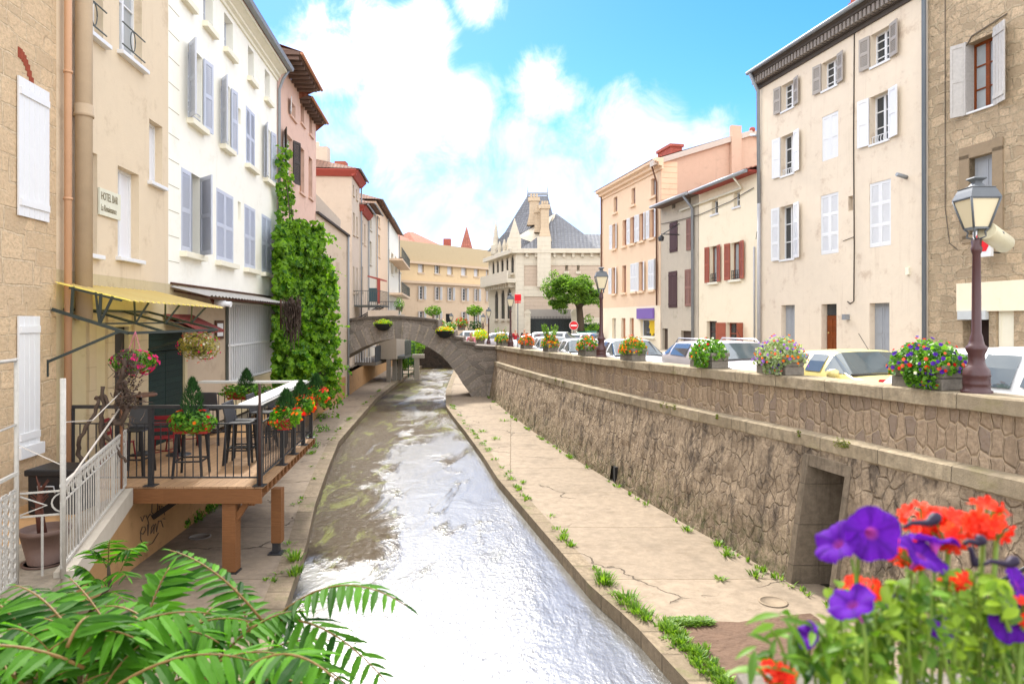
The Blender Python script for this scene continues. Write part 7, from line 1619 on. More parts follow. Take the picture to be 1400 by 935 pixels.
# ================================================================ LANDING WITH WHITE RAILINGS
WI = plain('peeling white iron paint', C('#cfcac0', .66), .7, .32, 11, .004); SLAB = blocks('landing concrete', C('#b9ab96', .66), 3, 5, .05, .4)
ld = thing('landing', (-5.6, 9, -2.66), 'pale concrete landing slab behind the white iron railings', 'landing')
PA, PB, PC = Vector((-5.98, 10.76, 0)), Vector((-4.64, 7.15, 0)), Vector((-3.55, 3.6, 0))
mb = MB(); top_ = [(PA.x, PA.y), (PB.x, PB.y), (PC.x, PC.y), (-6.9, 3.6), (-7.1, 10.76)]
mb.add([(x, y, -2.66) for x, y in top_] + [(x, y, -2.9) for x, y in top_], [(0, 1, 2, 3, 4), (5, 6, 7, 8, 9), (0, 1, 6, 5), (1, 2, 7, 6), (2, 3, 8, 7), (3, 4, 9, 8), (4, 0, 5, 9)]); mb.build('slab', SLAB, ld)
mb = MB(); d = (PB - PA).normalized(); nv = Vector((d.y, -d.x, 0)); nv = nv if nv.x > 0 else -nv
def edge(p, q, z0, z1, w0, w1): mb.add([x + nv * w + Vector((0, 0, z)) for z in (z0, z1) for (x, w) in ((p, w0), (p, w1), (q, w1), (q, w0))], [(3,2,1,0), (4,5,6,7), (0,1,5,4), (1,2,6,5), (2,3,7,6), (3,0,4,7)])
edge(PA, PB - d * .05, -2.86, -2.6, -.08, .1); mb.build('edge_strip', plain('pale concrete edge', C('#c9bfae', .7), .85, .15, 5), ld)
mb = MB(); edge(PA + Vector((-.5, 0, 0)), PB + Vector((-.6, 0, 0)), ZP, -2.9, -.1, .1); mb.build('support_wall', M['terr'], ld)
def iron_rail(name, p, q, z0, h, label, style, parent=None):
    t = thing(name, p + Vector((0, 0, z0)), label, 'railing', 'white iron railings of the landing'); L = (q - p).length; dd = (q - p).normalized(); at = lambda s, z: p + dd * s + Vector((0, 0, z0 + z))
    mb = MB(); mb.tube([at(0, h), at(L, h)], .022, 4); mb.tube([at(0, .06), at(L, .06)], .018, 4); mb.tube([at(0, h - .18), at(L, h - .18)], .012, 4)
    mb.build('rails', WI, t)
    mb = MB(); n = int(L / .125)
    for i in range(n + 1): s = L * i / n; r = .015 if i % 8 == 0 else .0075; mb.tube([at(s, .06), at(s, h - (.0 if i % 8 == 0 else .18))], r, 4)
    mb.build('bars', WI, t)
    mb = MB(); n2 = int(L / .19)
    for i in range(n2):
        s0 = L * (i + .5) / n2
        if style == 'scroll':
            for sg in (-1, 1): mb.tube([at(s0 + sg * .07 * math.cos(a) * (1 - a / 9), h - .09 + .07 * math.sin(a)) for a in [k * .7 for k in range(9)]], .007, 4)
            mb.tube([at(s0 - .07, h - .17), at(s0 + .07, h - .02)], .008, 4)
        else:
            for z in np.arange(.12, h - .2, .1):
                for sg in (-1, 1): mb.tube([at(s0 + sg * .035 + .045 * math.cos(a), z + .05 * math.sin(a)) for a in [k * math.pi / 3 for k in range(7)]], .009, 4)
    mb.build('scrolls', WI, t); return t
iron_rail('iron_railing', PA, PB - d * .0, -2.6, .9, 'white iron railing with scroll frieze running up to the deck corner', 'scroll')
PB2 = PB + Vector((-.36, -.14, 0)); iron_rail('iron_railing', PB2 + Vector((0, 0, 0)), PC + Vector((-.45, 0, 0)), -2.66, 1.12, 'dense ornamental white iron railing at the left edge of the picture', 'dense')
pr = thing('iron_post', PB + Vector((0, 0, -2.66)), 'tall white pole rising at the near end of the scroll railing', 'post'); mb = MB(); mb.tube([PB + Vector((.0, .03, -2.66)), PB + Vector((0, .03, -.6))], .028, 8); mb.build('pole', WI, pr)
dr_ = thing('drying_frame', PB2 + Vector((0, 0, -2.66)), 'white pole and cross bar of a drying frame at the left edge', 'drying frame'); mb = MB(); mb.tube([PB2 + Vector((0, 0, -2.66)), PB2 + Vector((0, 0, -.38))], .022, 6); mb.tube([PB2 + Vector((0, 0, -.4)), PB2 + Vector((.5, -2.6, -.42))], .02, 6); mb.tube([PB2 + Vector((0, 0, -1.05)), PB2 + Vector((.5, -2.6, -1.2))], .012, 5); mb.build('frame', WI, dr_)
mb = MB(); mb.tube([PB + Vector((0, .03, -1.05)), PB + Vector((-.4, 1.2, -1.2)), PB + Vector((-1.0, 2.9, -1.02))], .007, 4); mb.tube([PB + Vector((0, .03, -1.75)), PB + Vector((-1.1, 3.0, -1.3))], .012, 4); mb.tube([PB2 + Vector((0, 0, -1.25)), PB + Vector((0, .03, -1.5))], .006, 4); mb.build('wire', plain('pale wire', C('#cfc6ba', .75)), dr_)
gte = thing('garden_gate', PB2 + Vector((.15, .05, -2.66)), 'low white iron gate with a curled top between two posts', 'gate'); gd = (PB - PB2).normalized(); at = lambda s, z: PB2 + gd * s + Vector((0, .05, -2.62 + z)); Lg = (PB - PB2).length; mb = MB()
mb.tube([at(0, .86), at(Lg, .86)], .012, 4); mb.tube([at(0, .62), at(Lg, .62)], .012, 4); mb.tube([at(Lg * .5, .0), at(Lg * .5, .62)], .012, 4); mb.tube([at(0, .83), at(Lg * .6, .72), at(0, .64)], .01, 4); mb.tube([at(Lg - .11 * math.sin(a), .74 + .1 * math.cos(a)) for a in [math.pi * k / 8 for k in range(9)]], .01, 4); mb.build('frame', WI, gte)
pot = thing('flower_pot', W(56, 800, 7.5), 'big brown plastic pot holding a dead palm stump on the landing', 'flower pot'); o = Vector((-5.12, 7.62, -2.66)); mb = MB(); mb.lathe([(.2, .02), (.16, .0), (.235, .34), (.25, .345), (.25, .39), (.225, .39), (.215, .33), (.05, .32)], o, 20); mb.lathe([(.0, 0), (.22, 0), (.23, .03), (.2, .02)], o, 16); mb.build('pot', plain('brown plastic pot', C('#7d6256', .55), .6), pot)
mb = MB(); mb.tube([o + Vector((-.03, 0, .3)), o + Vector((-.07, 0, .6)), o + Vector((-.05, 0, .8))], [.05, .04, .025], 7)
for i in range(14): a = rng.uniform(0, 6.28); mb.tube([o + Vector((-.06, 0, .55 + .02 * i)), o + Vector((-.06 + .09 * math.cos(a), .09 * math.sin(a), .62 + .025 * i))], [.014, .004], 4)
mb.build('stump', plain('dead palm wood', C('#6d3f30', .5), .9, .3), pot)
bx_ = thing('storage_box', W(86, 693, 9.75), 'black lidded storage box with a grey handle against the stone house', 'box'); o = Vector((-6.3, 9.75, -2.66)); mb = MB(); mb.box((o.x - .33, o.y - .25, o.z), (o.x + .33, o.y + .25, o.z + .55)); mb.build('body', plain('black box plastic', (.012, .012, .014, 1), .5), bx_, bev=.03)
mb = MB(); mb.box((o.x - .36, o.y - .28, o.z + .53), (o.x + .36, o.y + .28, o.z + .62)); mb.build('lid', plain('black lid plastic', (.015, .015, .017, 1), .45), bx_, bev=.02)
mb = MB(); mb.tube([o + Vector((-.16, -.262, .3)), o + Vector((-.16, -.29, .4)), o + Vector((.06, -.29, .4)), o + Vector((.06, -.262, .3))], .012, 5); mb.build('handle', plain('grey handle', C('#b0b0b2', .7), .4), bx_)
# gnarled grapevine
gv = thing('grapevine', W(140, 690, 9.6), 'bare gnarled grapevine trunk with dry twigs climbing beside the deck', 'grapevine'); YV = 10.0
def wig(pts, r0, r1, n=7):
    q = []
    for (x, y) in pts: q.append(W(x + rng.normal(0, .8), y, YV + rng.normal(0, .05)))
    out = []
    for a, b in zip(q, q[1:]):
        for k in range(4): out.append(a.lerp(b, k / 4) + Vector(rng.normal(0, .008, 3)))
    out.append(q[-1]); mb.tube(out, [(r0 + (r1 - r0) * i / (len(out) - 1)) * .72 + .008 * abs(math.sin(i * 1.7)) for i in range(len(out))], n)
mb = MB()
wig([(141, 625), (138, 590), (140, 560), (139, 528)], .045, .03); wig([(118, 650), (107, 620), (110, 598), (128, 570), (135, 545)], .035, .03); wig([(140, 592), (158, 612), (171, 632)], .035, .02); wig([(140, 590), (152, 575), (166, 580), (175, 560), (160, 540), (168, 510), (172, 490)], .045, .03)
wig([(150, 580), (170, 572), (176, 545), (170, 520)], .035, .025); wig([(128, 546), (142, 540), (148, 552)], .03, .02); wig([(172, 500), (160, 488), (176, 478)], .03, .02); mb.build('trunk', DRY, gv)
mb = MB()
for i in range(150):
    x, y = rng.normal(174, 9), rng.uniform(478, 585) if i % 3 else rng.uniform(530, 560); p = W(x, y, YV + rng.normal(0, .12)); q = p + Vector(rng.normal(0, .09, 3)); mb.tube([p, (p + q) / 2 + Vector(rng.normal(0, .02, 3)), q], [.008, .006, .003], 4)
mb.build('twigs', DRY, gv)
p = np.array([tuple(W(rng.normal(174, 8), rng.uniform(482, 560), YV + rng.normal(0, .12))) for _ in range(260)]); MB().leaves(p, rn(260, 3), .06, .7).build('dry_leaves', leafm('dry leaves', C('#4a3a34', .5), C('#6d5348', .5), .2), gv, uv=False)
cane = thing('wooden_stake', W(166, 650, 10.2), 'thin brown wooden stake standing beside the bare grapevine', 'stake'); mb = MB(); mb.tube([W(165.5, 668, 10.3), W(166, 535, 10.3)], .022, 6); mb.build('stake', plain('brown stake', C('#9c6a4a', .6)), cane)
# bridge bowls
for (px, py, lab, fs) in ((501, 443, 'dark half bowl of yellow green plants hung on the crown of the footbridge', [(FY_, 14, .07)]), (608, 453, 'dark half bowl of yellow flowers hung near the right end of the footbridge', [(FY_, 50, .09), (FO_, 14, .08)])):
    o = W(px - 0 + 23 * (px < 550), py, BY - .32); t = thing('hanging_bowl', o, lab, 'flower bowl', 'flower bowls hung on the footbridge')
    mb = MB(); mb.lathe([(.06, -.36), (.25, -.3), (.4, -.14), (.46, 0), (.48, .02), (.44, .02)], o, 16); mb.build('bowl', plain('black bowl', (.02, .022, .022, 1), .6), t)
    p, dn = blob(420, tuple(o), (.5, .42, .26), .4); p[:, 2] = np.maximum(p[:, 2], o.z - .1); MB().leaves(p, dn, .11).build('foliage', LY, t, uv=False)
    for m, k, sz in fs: p, dn = blob(k, tuple(o), (.5, .42, .28), .85); p[:, 2] = np.abs(p[:, 2] - o.z) + o.z; blooms(p, dn, sz, m, t)
# flowers and pots on the square near the bridge end and terrace
def bush(px, py, Y, r, label, lm, flr=(), pot=True, n=320, tall=1.0, name='potted_plant'):
    o = W(px, py, Y); t = thing(name, o, label, 'potted plant')
    if pot: mb = MB(); mb.lathe([(r * .5, -r * 1.1), (r * .65, -r * .3), (r * .7, -r * .28)], o, 12); mb.build('pot', CON, t)
    p, dn = blob(n, tuple(o), (r, r, r * .75 * tall), .3); MB().leaves(p, dn, r * .26).build('foliage', lm, t, uv=False)
    for m, k, sz in flr: p, dn = blob(k, tuple(o), (r * 1.05, r * 1.05, r * .8 * tall), .85); blooms(p, dn, sz, m, t)
bush(546, 417, 43, .35, 'tall green pot plant at the end of the terrace balustrade', L4, (), True, 320, 1.9); bush(601, 443, 40.5, .42, 'pale blooming pot plant just behind the footbridge steps', L4, [(FW_, 40, .1), (FC_, 14, .08)]); bush(617, 446, 41, .36, 'small mixed flower pot beside the far lamp post', L4, [(FW_, 22, .09), (FO_, 14, .08)]); bush(631, 441, 42, .42, 'red flowering pot plant left of the person in pink', L4, [(FR_, 40, .1), (FC_, 30, .09)])
bush(656, 458, 41, .5, 'bushy yellow flowering pot right of the person in pink', LY, [(FY_, 90, .1)]); bush(650, 447, 70, .9, 'dark clipped round bush before the ochre building', L3, (), True); 
def standard(px, Y, label):
    o = W(px, 445, Y); t = thing('standard_tree', (o.x, Y, zs), label, 'small tree', 'clipped standard trees before the ochre building'); mb = MB(); mb.tube([(o.x, Y, zs), (o.x, Y, o.z + 1.2)], .07, 6); mb.build('trunk', BARK, t)
    p, dn = blob(420, (o.x, Y, o.z + 1.6), (.95, .95, .6), .3); MB().leaves(p, dn, .26).build('crown', L2, t, uv=False)
standard(648.5, 74, 'clipped standard tree in front of the ochre building'); standard(592, 76, 'small ball headed tree left of the ochre building doorway')
# people
SKIN = plain('skin', C('#d9a98a', .7), .6, .05, 9, 0); HAIR = plain('dark hair', (.03, .02, .015, 1), .6)
PINK = plain('pink checked blouse', C('#e08a95', .8), .8, .25, 40); BLK = plain('black cloth', (.02, .02, .024, 1), .8); REDC = plain('red cloth', C('#c02a35', .75), .8); JEAN = plain('blue trousers', C('#4a5a78', .6), .8)
q = W(647, 468, 38.4); person((q.x, 38.2, -2.28), 1.66, rad(-20), PINK, JEAN, HAIR, SKIN, 'person in a pink blouse leaning on the stepped end of the footbridge', lean=.17, arms='fold')
q = W(717, 460, 50); person((q.x, 50, zs), 1.75, rad(10), BLK, BLK, HAIR, SKIN, 'person in black walking before the gate pillar'); q = W(704.5, 455, 49.5); person((q.x, 49.5, zs), 1.72, rad(30), REDC, JEAN, HAIR, SKIN, 'person in red behind the light car, nearer the third lamp'); q = W(689, 457, 55.5); person((q.x, 55.5, zs), 1.7, rad(-30), REDC, JEAN, HAIR, SKIN, 'smaller distant person in red before the arched windows')
# manhole covers
for (px, py, lab) in ((273, 734, 'round grey manhole cover in the left path under the deck'), (1057, 823, 'round manhole cover in the right path before the doorway')):
    o = G(px, py, ZP); mb = MB(); mb.lathe([(.2, .006), (.2, .014), (.17, .016), (.17, .012), (.02, .013)], o, 24); tag(mb.build('manhole_cover', plain('grey cover', C('#a39d95', .6), .7, .15, 30) if px < 500 else plain('concrete cover', C('#b39f86', .55), .9, .2, 12), loc=o), lab, 'manhole cover')
# iron handrail by the steps at the right edge
hr = thing('iron_handrail', W(1350, 800, 6.3), 'thin dark iron handrail beside the foreground flowers at the right edge', 'handrail'); mb = MB()
h0, h1 = W(1285, 838, 6.6), W(1480, 735, 5.6); mb.tube([h0, h1], .018, 6); d_ = h1 - h0
for i in range(15): p = h0 + d_ * i / 14; mb.tube([p, p - Vector((0, 0, .8))], .011, 5)
mb.tube([h0 - Vector((0, 0, .75)), h1 - Vector((0, 0, .75))], .012, 5); mb.build('rail', M['iron'], hr)
# ================================================================ WEEDS, FOREGROUND PLANTS
mb = MB()
def tuft(c, r, h, n):
    c = np.array(tuple(c)); a = rng.uniform(0, 6.28, n); rr = r * rng.random(n); hh = h * rng.uniform(.5, 1, n); out = r * rng.uniform(.3, 1.1, n)
    b = c + np.stack([rr * np.cos(a), rr * np.sin(a), 0 * a], 1); t_ = b + np.stack([out * np.cos(a), out * np.sin(a), hh], 1); s = np.stack([-np.sin(a), np.cos(a), 0 * a], 1) * .012
    m_ = b * .5 + t_ * .5 + np.array([0, 0, 1]) * hh[:, None] * .2; V = np.stack([b - s, b + s, m_ + s * .8, t_, m_ - s * .8], 1).reshape(-1, 3); i = np.arange(n)[:, None] * 5
    mb.np(V, np.concatenate([i + np.array([[0, 1, 2]]), i + np.array([[0, 2, 4]]), i + np.array([[4, 2, 3]])], 0))
for (px, py, r, h, n) in ((825, 795, .16, .16, 90), (856, 822, .16, .14, 80), (872, 835, .14, .12, 60), (885, 845, .12, .1, 60), (770, 737, .1, .1, 40), (780, 746, .08, .08, 30), (403, 765, .13, .16, 70), (403, 785, .12, .14, 60), (425, 620, .15, .1, 50), (700, 655, .1, .08, 30), (715, 660, .08, .08, 30), (995, 760, .1, .1, 40), (940, 725, .1, .08, 40), (1033, 788, .1, .1, 40), (985, 792, .08, .05, 30), (690, 575, .2, .1, 30), (678, 600, .15, .1, 30), (660, 590, .14, .1, 30)):
    tuft(G(px, py, ZP + .01), r, h, n)
for i in range(130):
    y = rng.uniform(7.2, 33); x = lerp(KR, y) + .3 + rng.normal(0, .05)
    if noise.noise(Vector((y * .9, 0, 0))) > -.05: tuft((x, y, ZP + .01), rng.uniform(.04, .11), rng.uniform(.03, .09), 14)
for i in range(45): y = rng.uniform(7.3, 9.2); tuft((lerp(KR, y) + .38 + rng.normal(0, .05), y, ZP + .01), rng.uniform(.06, .12), rng.uniform(.06, .12), 26)
for i in range(120): y = rng.uniform(9, 36); tuft((lerp(BASE, y) - .03 + rng.normal(0, .02), y, ZP + .01), rng.uniform(.03, .1), rng.uniform(.04, .12), 12) if noise.noise(Vector((y * .8, 3, 0))) > .0 else None
for i in range(110): y = rng.uniform(10, 40); tuft((lerp(KL, y) - .34 + rng.normal(0, .06), y, ZP + .01), rng.uniform(.04, .1), rng.uniform(.03, .09), 12) if noise.noise(Vector((y * .7, 9, 0))) > .05 else None
for i in range(70): tuft(G(rng.uniform(918, 968), 851 + rng.normal(0, 1.2), ZP + .01), .08, .05, 20)
o = mb.build('weeds', L5, uv=False); tag(o, 'grass tufts and weeds in the joints of the paths and kerbs', 'weeds', kind='stuff')
ms = MB()
for (px, py, r) in ((905, 543, .07), (912, 546, .05), (922, 549, .06), (1146, 597, .09), (1152, 599, .07), (1158, 602, .05), (1092, 581, .04), (770, 515, .06), (760, 512, .06), (980, 565, .04)):
    q = None; a_ = (px - 700) / FP; lo_, hi_ = 5., 36.
    for _ in range(50):
        m_ = (lo_ + hi_) / 2
        if (COPF(m_) - .05) / m_ > a_: lo_ = m_
        else: hi_ = m_
    p, dn = blob(90, (COPF(lo_) - .05, lo_, COPZ(lo_) - .85), (r * .7, r * 1.6, r * .7), .3); p[:60, 2] -= .05; ms.leaves(p, dn, .03, .9)
ms.build('moss', leafm('moss clumps', C('#5a6a1c', .7), C('#8a8f2a', .8), .3), qw, uv=False)
cr = MB()
for (px, py, r) in ((265, 712, .22), (285, 700, .2), (300, 690, .22), (250, 722, .16), (440, 590, .3), (425, 612, .3), (425, 600, .25), (440, 572, .25)): p, dn = blob(160, tuple(G(px, py, ZP) + Vector((0, 0, .1))), (r, r, r * .7), .3); cr.leaves(p, dn, .08)
o = cr.build('creeping_weeds', L4, uv=False); tag(o, 'low leafy weeds along the foot of the terrace wall', 'weeds', kind='stuff')
# --- tree of heaven in the left foreground
toh = thing('tree_of_heaven', (-1.6, 2.6, -3.2), 'young tree of heaven with long feathery green fronds filling the lower left', 'tree')
LF, RC = MB(), MB()
def frond(p0, p1, sag, npairs, L, side=None, up=Vector((0, 0, 1))):
    p0, p1 = Vector(p0), Vector(p1); mid = (p0 + p1) / 2 + Vector((0, 0, sag)); pts = []
    for i in range(13): t = i / 12; pts.append(p0 * (1-t)**2 + mid * 2*t*(1-t) + p1 * t*t)
    RC.tube(pts, [.0055 - .0035 * i / 12 for i in range(13)], 5)
    for i in range(npairs + 1):
        t = .12 + .86 * i / npairs; k = min(11, int(t * 12)); c = pts[k].lerp(pts[k+1], t * 12 - k); d = (pts[k+1] - pts[k]).normalized(); s = d.cross(up); s = s.normalized() if s.length > .05 else Vector((1, 0, 0)); nn = s.cross(d).normalized()
        l = L * (.72 + .5 * math.sin(math.pi * min(1, t * .9 + .1))) * rng.uniform(.88, 1.12) * (1 if t < .85 else .75)
        for sg in ((-1, 1) if i < npairs else (0,)):
            if sg == 0: a = d * l
            else: a = (s * sg * (.86 + .1 * rng.random()) + d * (.42 + .15 * rng.random()) - nn * rng.uniform(.12, .5)).normalized() * l
            b = a.cross(nn).normalized(); w = l * .112; dr = Vector((0, 0, -1)) * l
            mid_ = [c + a * .12, c + a * .42 + dr * .015, c + a * .75 + dr * .07, c + a * 1.0 + dr * .16]; wd = [w * .75, w * 1.0, w * .6]
            cup = nn * w * .28; v = [c]; 
            for j in range(3): v += [mid_[j] - b * wd[j] + cup, mid_[j], mid_[j] + b * wd[j] + cup]
            v.append(mid_[3])
            LF.add(v, [(0, 2, 1), (0, 3, 2), (1, 2, 5, 4), (2, 3, 6, 5), (4, 5, 8, 7), (5, 6, 9, 8), (7, 8, 10), (8, 9, 10)])
F = lambda x, y, Y: W(x, y, Y)
key = [((345, 880, 2.7), (556, 828, 2.45), .28, 13, .125), ((330, 865, 2.7), (535, 940, 2.3), .25, 13, .12), ((345, 880, 2.75), (318, 795, 3.0), .05, 8, .12), ((360, 850, 2.8), (232, 752, 2.9), .1, 11, .115), ((190, 880, 2.6), (232, 775, 2.75), .06, 9, .13), ((160, 880, 2.5), (95, 790, 2.7), .05, 9, .12),
       ((200, 900, 2.4), (345, 850, 2.4), .12, 10, .13), ((120, 900, 2.3), (20, 800, 2.5), .1, 10, .13), ((90, 930, 2.2), (10, 860, 2.1), .1, 9, .14), ((260, 930, 2.2), (400, 900, 2.2), .1, 10, .13), ((300, 950, 2.2), (470, 960, 2.1), .12, 10, .13), ((60, 900, 2.3), (-20, 815, 2.5), .06, 8, .12), ((150, 930, 2.2), (60, 845, 2.3), .08, 10, .13), ((220, 940, 2.2), (130, 850, 2.3), .08, 10, .13), ((240, 920, 2.3), (290, 830, 2.5), .06, 9, .12), ((300, 900, 2.5), (420, 835, 2.6), .1, 9, .11), ((340, 940, 2.2), (420, 985, 2.0), .08, 9, .13), ((330, 930, 2.35), (440, 905, 2.3), .08, 9, .12), ((20, 960, 2.0), (-60, 880, 2.0), .1, 9, .14), ((130, 960, 2.0), (210, 870, 2.1), .06, 9, .14)]
for a, b, s, n, L in key: frond(F(*a), F(*b), s, int(n * 1.25), L * .95)
for i in range(34):
    x = rng.uniform(-40, 360); y = rng.uniform(880, 990); Y = rng.uniform(1.9, 3.0); a = F(x, y, Y); an_ = rng.uniform(-2.6, 2.6)
    b = a + Vector((math.sin(an_) * .34, rng.uniform(-.25, .2), rng.uniform(-.02, .14))); frond(a, b, .1, 9, .125)
LF.build('leaves', LT, toh, uv=False); RC.build('leaf_stalks', plain('reddish leaf stalk', C('#8a6a34', .6), .6), toh)
mb = MB()
for (x, y, Y) in ((345, 880, 2.7), (190, 890, 2.5), (110, 910, 2.3), (250, 930, 2.2), (40, 930, 2.1)): p = F(x, y, Y); mb.tube([Vector((p.x - .1, p.y + .15, -3.9)), Vector((p.x - .04, p.y + .06, p.z - .8)), p], [.022, .016, .009], 6)
mb.build('stem', plain('green brown stem', C('#6a5a30', .55)), toh)
sp = thing('tree_of_heaven', W(135, 800, 7.0), 'small young sapling with drooping fronds under the white railing', 'sapling'); LF, RC = MB(), MB()
for (a, b, s) in (((148, 770, 6.6), (150, 738, 6.4), .1), ((148, 775, 6.6), (182, 752, 6.5), .12), ((146, 775, 6.6), (120, 752, 6.4), .1), ((150, 790, 6.6), (176, 790, 6.3), .12), ((145, 800, 6.4), (118, 800, 6.2), .12), ((165, 780, 6.8), (196, 742, 6.9), .12), ((140, 815, 6.3), (170, 822, 6.1), .12), ((135, 800, 6.4), (105, 775, 6.3), .1), ((120, 822, 6.0), (85, 815, 5.9), .1)): frond(F(*a), F(*b), s, 8, .16)
LF.build('leaves', LT, sp, uv=False); RC.build('leaf_stalks', plain('green leaf stalk', C('#7a7a34', .6)), sp)
mb = MB(); mb.tube([G(150, 850, ZP) + Vector((-.35, 0, 0)), F(150, 800, 6.6), F(148, 770, 6.6)], [.03, .022, .012], 6); mb.build('stem', BARK, sp)
for (px, py, Y) in ((95, 835, 5.4), (130, 845, 5.6)): pass
# --- petunias and geraniums in the right foreground, close to the lens
fb = thing('flower_box', (.95, 1.15, -1.3), 'blurred close flower box of violet petunias and red geraniums at the lower right', 'flower box')
mb = MB(); mb.box((.42, .98, -.95), (1.6, 1.3, -.66)); mb.build('trough', CON, fb)
LB, ST = MB(), MB(); Yc = 1.0
PVM = newmat('violet petunia')
def petmat():
    m, k, b, o = PVM; v = k.n('ShaderNodeTexCoord').outputs['UV']; s_ = k.n('ShaderNodeSeparateXYZ', i={0: v}); r = s_.outputs[1]; t = s_.outputs[0]
    vein = k.math('POWER', k.math('ABSOLUTE', k.math('COSINE', k.math('MULTIPLY', t, 15.708))), 14.0); fine = k.noise(k.n('ShaderNodeMapping', i={0: v, 'Scale': (60, 4, 1)}).outputs[0], 1.0, 3)
    c = k.mix(fine, C('#430c7c', .9), C('#6c20b2', .95)); c = k.mix(k.math('MULTIPLY', vein, .45), c, C('#2a0658', .8)); c = k.mix(k.ramp(r, .3, .12), c, C('#b04aa0', .9))
    setb(k, b, base=c, rough=.75, spec=.15); tr = k.n('ShaderNodeBsdfTranslucent', i={0: c}); mx = k.n('ShaderNodeMixShader', i={0: .35, 1: b.outputs[0], 2: tr.outputs[0]}); k.link(mx.outputs[0], o.inputs[0])
petmat()
def petun(c, nrm, r):
    c = Vector(c); d = Vector(nrm).normalized(); a = d.cross(Vector((.2, .1, 1))).normalized(); b = d.cross(a); n = 60; v = []; rings = [(.03, -1.15), (.08, -.8), (.13, -.42), (.24, -.16), (.45, -.03), (.7, .03), (.88, .04), (1.0, -.02)]; ph = rng.uniform(0, 6)
    for i, (q, h) in enumerate(rings):
        for j in range(n):
            t = 2 * math.pi * j / n; e = max(0, (q - .25) / .75); lob = 1 + (.09 * abs(math.cos(2.5 * t)) - .05) * e; wav = (.11 * math.cos(5 * t) + .06 * math.sin(8 * t + ph) + .03 * math.sin(17 * t + ph)) * e ** 1.3 - .05 * (abs(math.cos(2.5 * t)) ** 12) * e
            v.append(c + (a * math.cos(t) + b * math.sin(t)) * r * q * lob + d * r * (h + wav))
    F_, U_ = [], []
    for i in range(len(rings) - 1):
        for j in range(n): F_.append((i*n + j, i*n + (j+1) % n, (i+1)*n + (j+1) % n, (i+1)*n + j)); U_.append([(j / n, rings[i][0]), ((j+1) / n, rings[i][0]), ((j+1) / n, rings[i+1][0]), (j / n, rings[i+1][0])])
    MB().add(v, F_, U_, smooth=True).build('petunia', PVM[0], fb)
    ST.tube([c - d * r * 1.1, c - d * r * 1.4 + Vector((0, 0, -.02)), c - d * r * 1.5 + Vector((0, 0, -.1))], .0025, 5)
for (x, y, Y, nr, r) in ((1194, 730, .98, (-.1, -1, .12), .038), (1143, 740, 1.0, (-.62, -.2, .62), .034), (1262, 757, 1.03, (.3, -.35, .75), .035), (1163, 822, .93, (-.5, -.1, .85), .032), (1104, 868, 1.0, (-.8, -.2, .4), .02), (1278, 738, 1.06, (.2, .3, .9), .034), (1380, 845, .98, (.2, -1, .3), .034), (1230, 825, 1.08, (0, -.6, .8), .022), (1395, 800, 1.05, (.5, -.6, .4), .03), (1290, 862, 1.0, (0, -.8, .3), .02)): petun(W(x, y, Y), nr, r)
WILT = leafm('wilted petals', C('#241a3a', .6), C('#3a2a4a', .6), .2)
def bud(x0, y0, x1, y1, Y):
    a, b = W(x0, y0, Y), W(x1, y1, Y); m = MB(); m.tube([a.lerp(b, t) + Vector((0, 0, .004 * math.sin(t * 7))) for t in (0, .2, .45, .65, .8, .92, 1)], [.002, .0035, .004, .005, .008, .008, .003], 9); m.build('wilted_petunia', WILT, fb, uv=False)
bud(1235, 722, 1285, 705, .97); bud(1318, 745, 1345, 735, 1.0); bud(1345, 772, 1392, 765, 1.0); bud(1325, 748, 1335, 770, 1.02)
SCAR = leafm('scarlet petals', C('#ea2a1c', .9), C('#f4553a', .92), .4, .6, .15)
def gerhead(x, y, Y, R_, n, sz):
    o = W(x, y, Y); n = int(n * 1.3); p, dn = blob(n, tuple(o), (R_, R_ * .8, R_ * .62), .7); m = MB(); A5 = []
    for q, dd in zip(p, dn):
        dd = Vector(tuple(dd / np.linalg.norm(dd) + np.array([0, -.5, .1]))).normalized(); a = dd.cross(Vector((.3, .2, 1))).normalized(); b = dd.cross(a); q = Vector(tuple(q)); f0 = rng.uniform(0, 6)
        for k in range(5):
            t = f0 + k * 1.2566; u = a * math.cos(t) + b * math.sin(t); w = a * -math.sin(t) + b * math.cos(t); s_ = sz * .55; up = dd * s_ * rng.uniform(.1, .5)
            m.add([q, q + u * s_ * .5 - w * s_ * .34 + up * .4, q + u * s_ * .9 - w * s_ * .3 + up, q + u * s_ * 1.02 + up * 1.1, q + u * s_ * .9 + w * s_ * .3 + up, q + u * s_ * .5 + w * s_ * .34 + up * .4], [(0, 1, 2, 3), (0, 3, 4, 5)])
    m.build('geranium_bloom', SCAR, fb, uv=False)
    for i in range(min(n, 14)): ST.tube([o + Vector((0, 0, -R_ * .8)), Vector(tuple(p[i]))], .0018, 4)
    ST.tube([o + Vector((0, 0, -R_ * .8)), o + Vector((-.01, .01, -.3))], .004, 5)
gerhead(1296, 724, 1.08, .042, 24, .026); gerhead(1262, 708, 1.12, .03, 13, .026); gerhead(1345, 703, 1.08, .034, 14, .025); gerhead(1362, 722, 1.06, .02, 6, .024); gerhead(1245, 755, 1.12, .032, 16, .023); gerhead(1180, 806, 1.05, .026, 18, .022); gerhead(1063, 921, 1.0, .02, 14, .022); gerhead(1310, 795, 1.1, .02, 12, .02); gerhead(1398, 835, .98, .02, 12, .022)
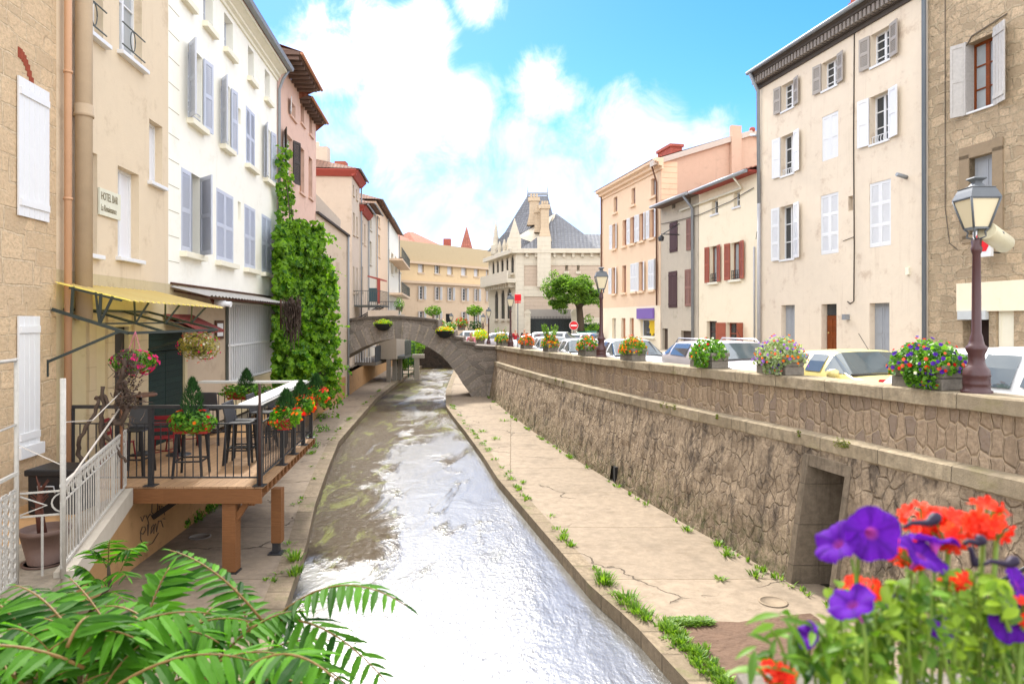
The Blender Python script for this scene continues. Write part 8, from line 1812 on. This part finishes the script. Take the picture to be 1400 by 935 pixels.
# foliage: shoots of soft small leaves and lance leaves
def rleaves(mb, P, D, L, asp):
    for c, d in zip(P, D):
        d = Vector(tuple(d + rng.normal(0, .3, 3))).normalized(); a = Vector(rng.normal(0, 1, 3)); a = (a - d * a.dot(d)).normalized(); b = d.cross(a); c = Vector(tuple(c)); l = L * rng.uniform(.65, 1.2); w = l * asp * .5
        prof = ((0, .12), (.18, .62), (.4, 1.0), (.65, .9), (.86, .5)); v = []
        for t, q in prof: m_ = c + a * l * (t - .5) - d * l * .25 * t * t; v += [m_ - b * w * q + d * w * q * .35, m_, m_ + b * w * q + d * w * q * .35]
        v.append(c + a * l * .5 - d * l * .25); f = []
        for i in range(4):
            o_ = i * 3; f += [(o_, o_ + 1, o_ + 4, o_ + 3), (o_ + 1, o_ + 2, o_ + 5, o_ + 4)]
        mb.add(v, f + [(12, 13, 15), (13, 14, 15)], smooth=True)
def shoot(p0, p1, n, L, lm, asp=.5):
    p0, p1 = Vector(p0), Vector(p1); mid = (p0 + p1) / 2 + Vector((rng.normal(0, .015), rng.normal(0, .015), .02)); pts = [p0 * (1-t)**2 + mid * 2*t*(1-t) + p1 * t*t for t in [i / 8 for i in range(9)]]
    ST.tube(pts, [.003 - .0015 * i / 8 for i in range(9)], 5); P_ = []; D_ = []
    for i in range(n):
        t = .15 + .85 * i / n; k = min(7, int(t * 8)); c = pts[k].lerp(pts[k+1], t * 8 - k); a = i * 2.4; off = Vector((math.cos(a), math.sin(a), .35)) * L * .5; P_.append(tuple(c + off)); D_.append((math.cos(a) * .3, math.sin(a) * .3 - .3, 1))
    rleaves(lm, np.array(P_), np.array(D_), L, asp)
LB2 = MB()
for i in range(92):
    x = rng.uniform(1130, 1430); top = lerp([(1100, 870), (1160, 840), (1200, 790), (1260, 770), (1330, 770), (1400, 800), (1440, 800)], x); y = top + abs(rng.normal(0, 50)) + rng.uniform(0, 25); Y = rng.uniform(.95, 1.25); a = W(x + rng.normal(0, 12), y + rng.uniform(60, 130), Y); shoot(a, W(x, y, Y), 15, rng.uniform(.011, .026), LB if i % 3 else LB2, .62)
for (x, y) in ((1150, 800), (1225, 800), (1250, 785), (1355, 790), (1385, 815), (1300, 800), (1200, 850), (1130, 850)): shoot(W(x + 10, y + 110, 1.0), W(x, y, 1.0), 12, .028, LB, .7)
for (x0, y0, x1, y1) in ((1075, 940, 1042, 850), (1080, 940, 1090, 840), (1100, 950, 1115, 862), (1150, 950, 1165, 870), (1060, 950, 1030, 905), (1120, 960, 1140, 880)): shoot(W(x0, y0, 1.02), W(x1, y1, 1.0), 8, .058, LB2, .24)
LBM = leafm('petunia leaves', C('#4f7a18', .68), C('#a4c436', .8), .45, .6); LBM2 = leafm('darker foreground leaves', C('#2f6012', .65), C('#7dac28', .78), .4, .5)
LB.build('petunia_leaves', LBM, fb, uv=False); LB2.build('lance_leaves', LBM2, fb, uv=False); ST.build('stems', plain('green stem', C('#7d9a3a', .7), .6), fb, uv=False)
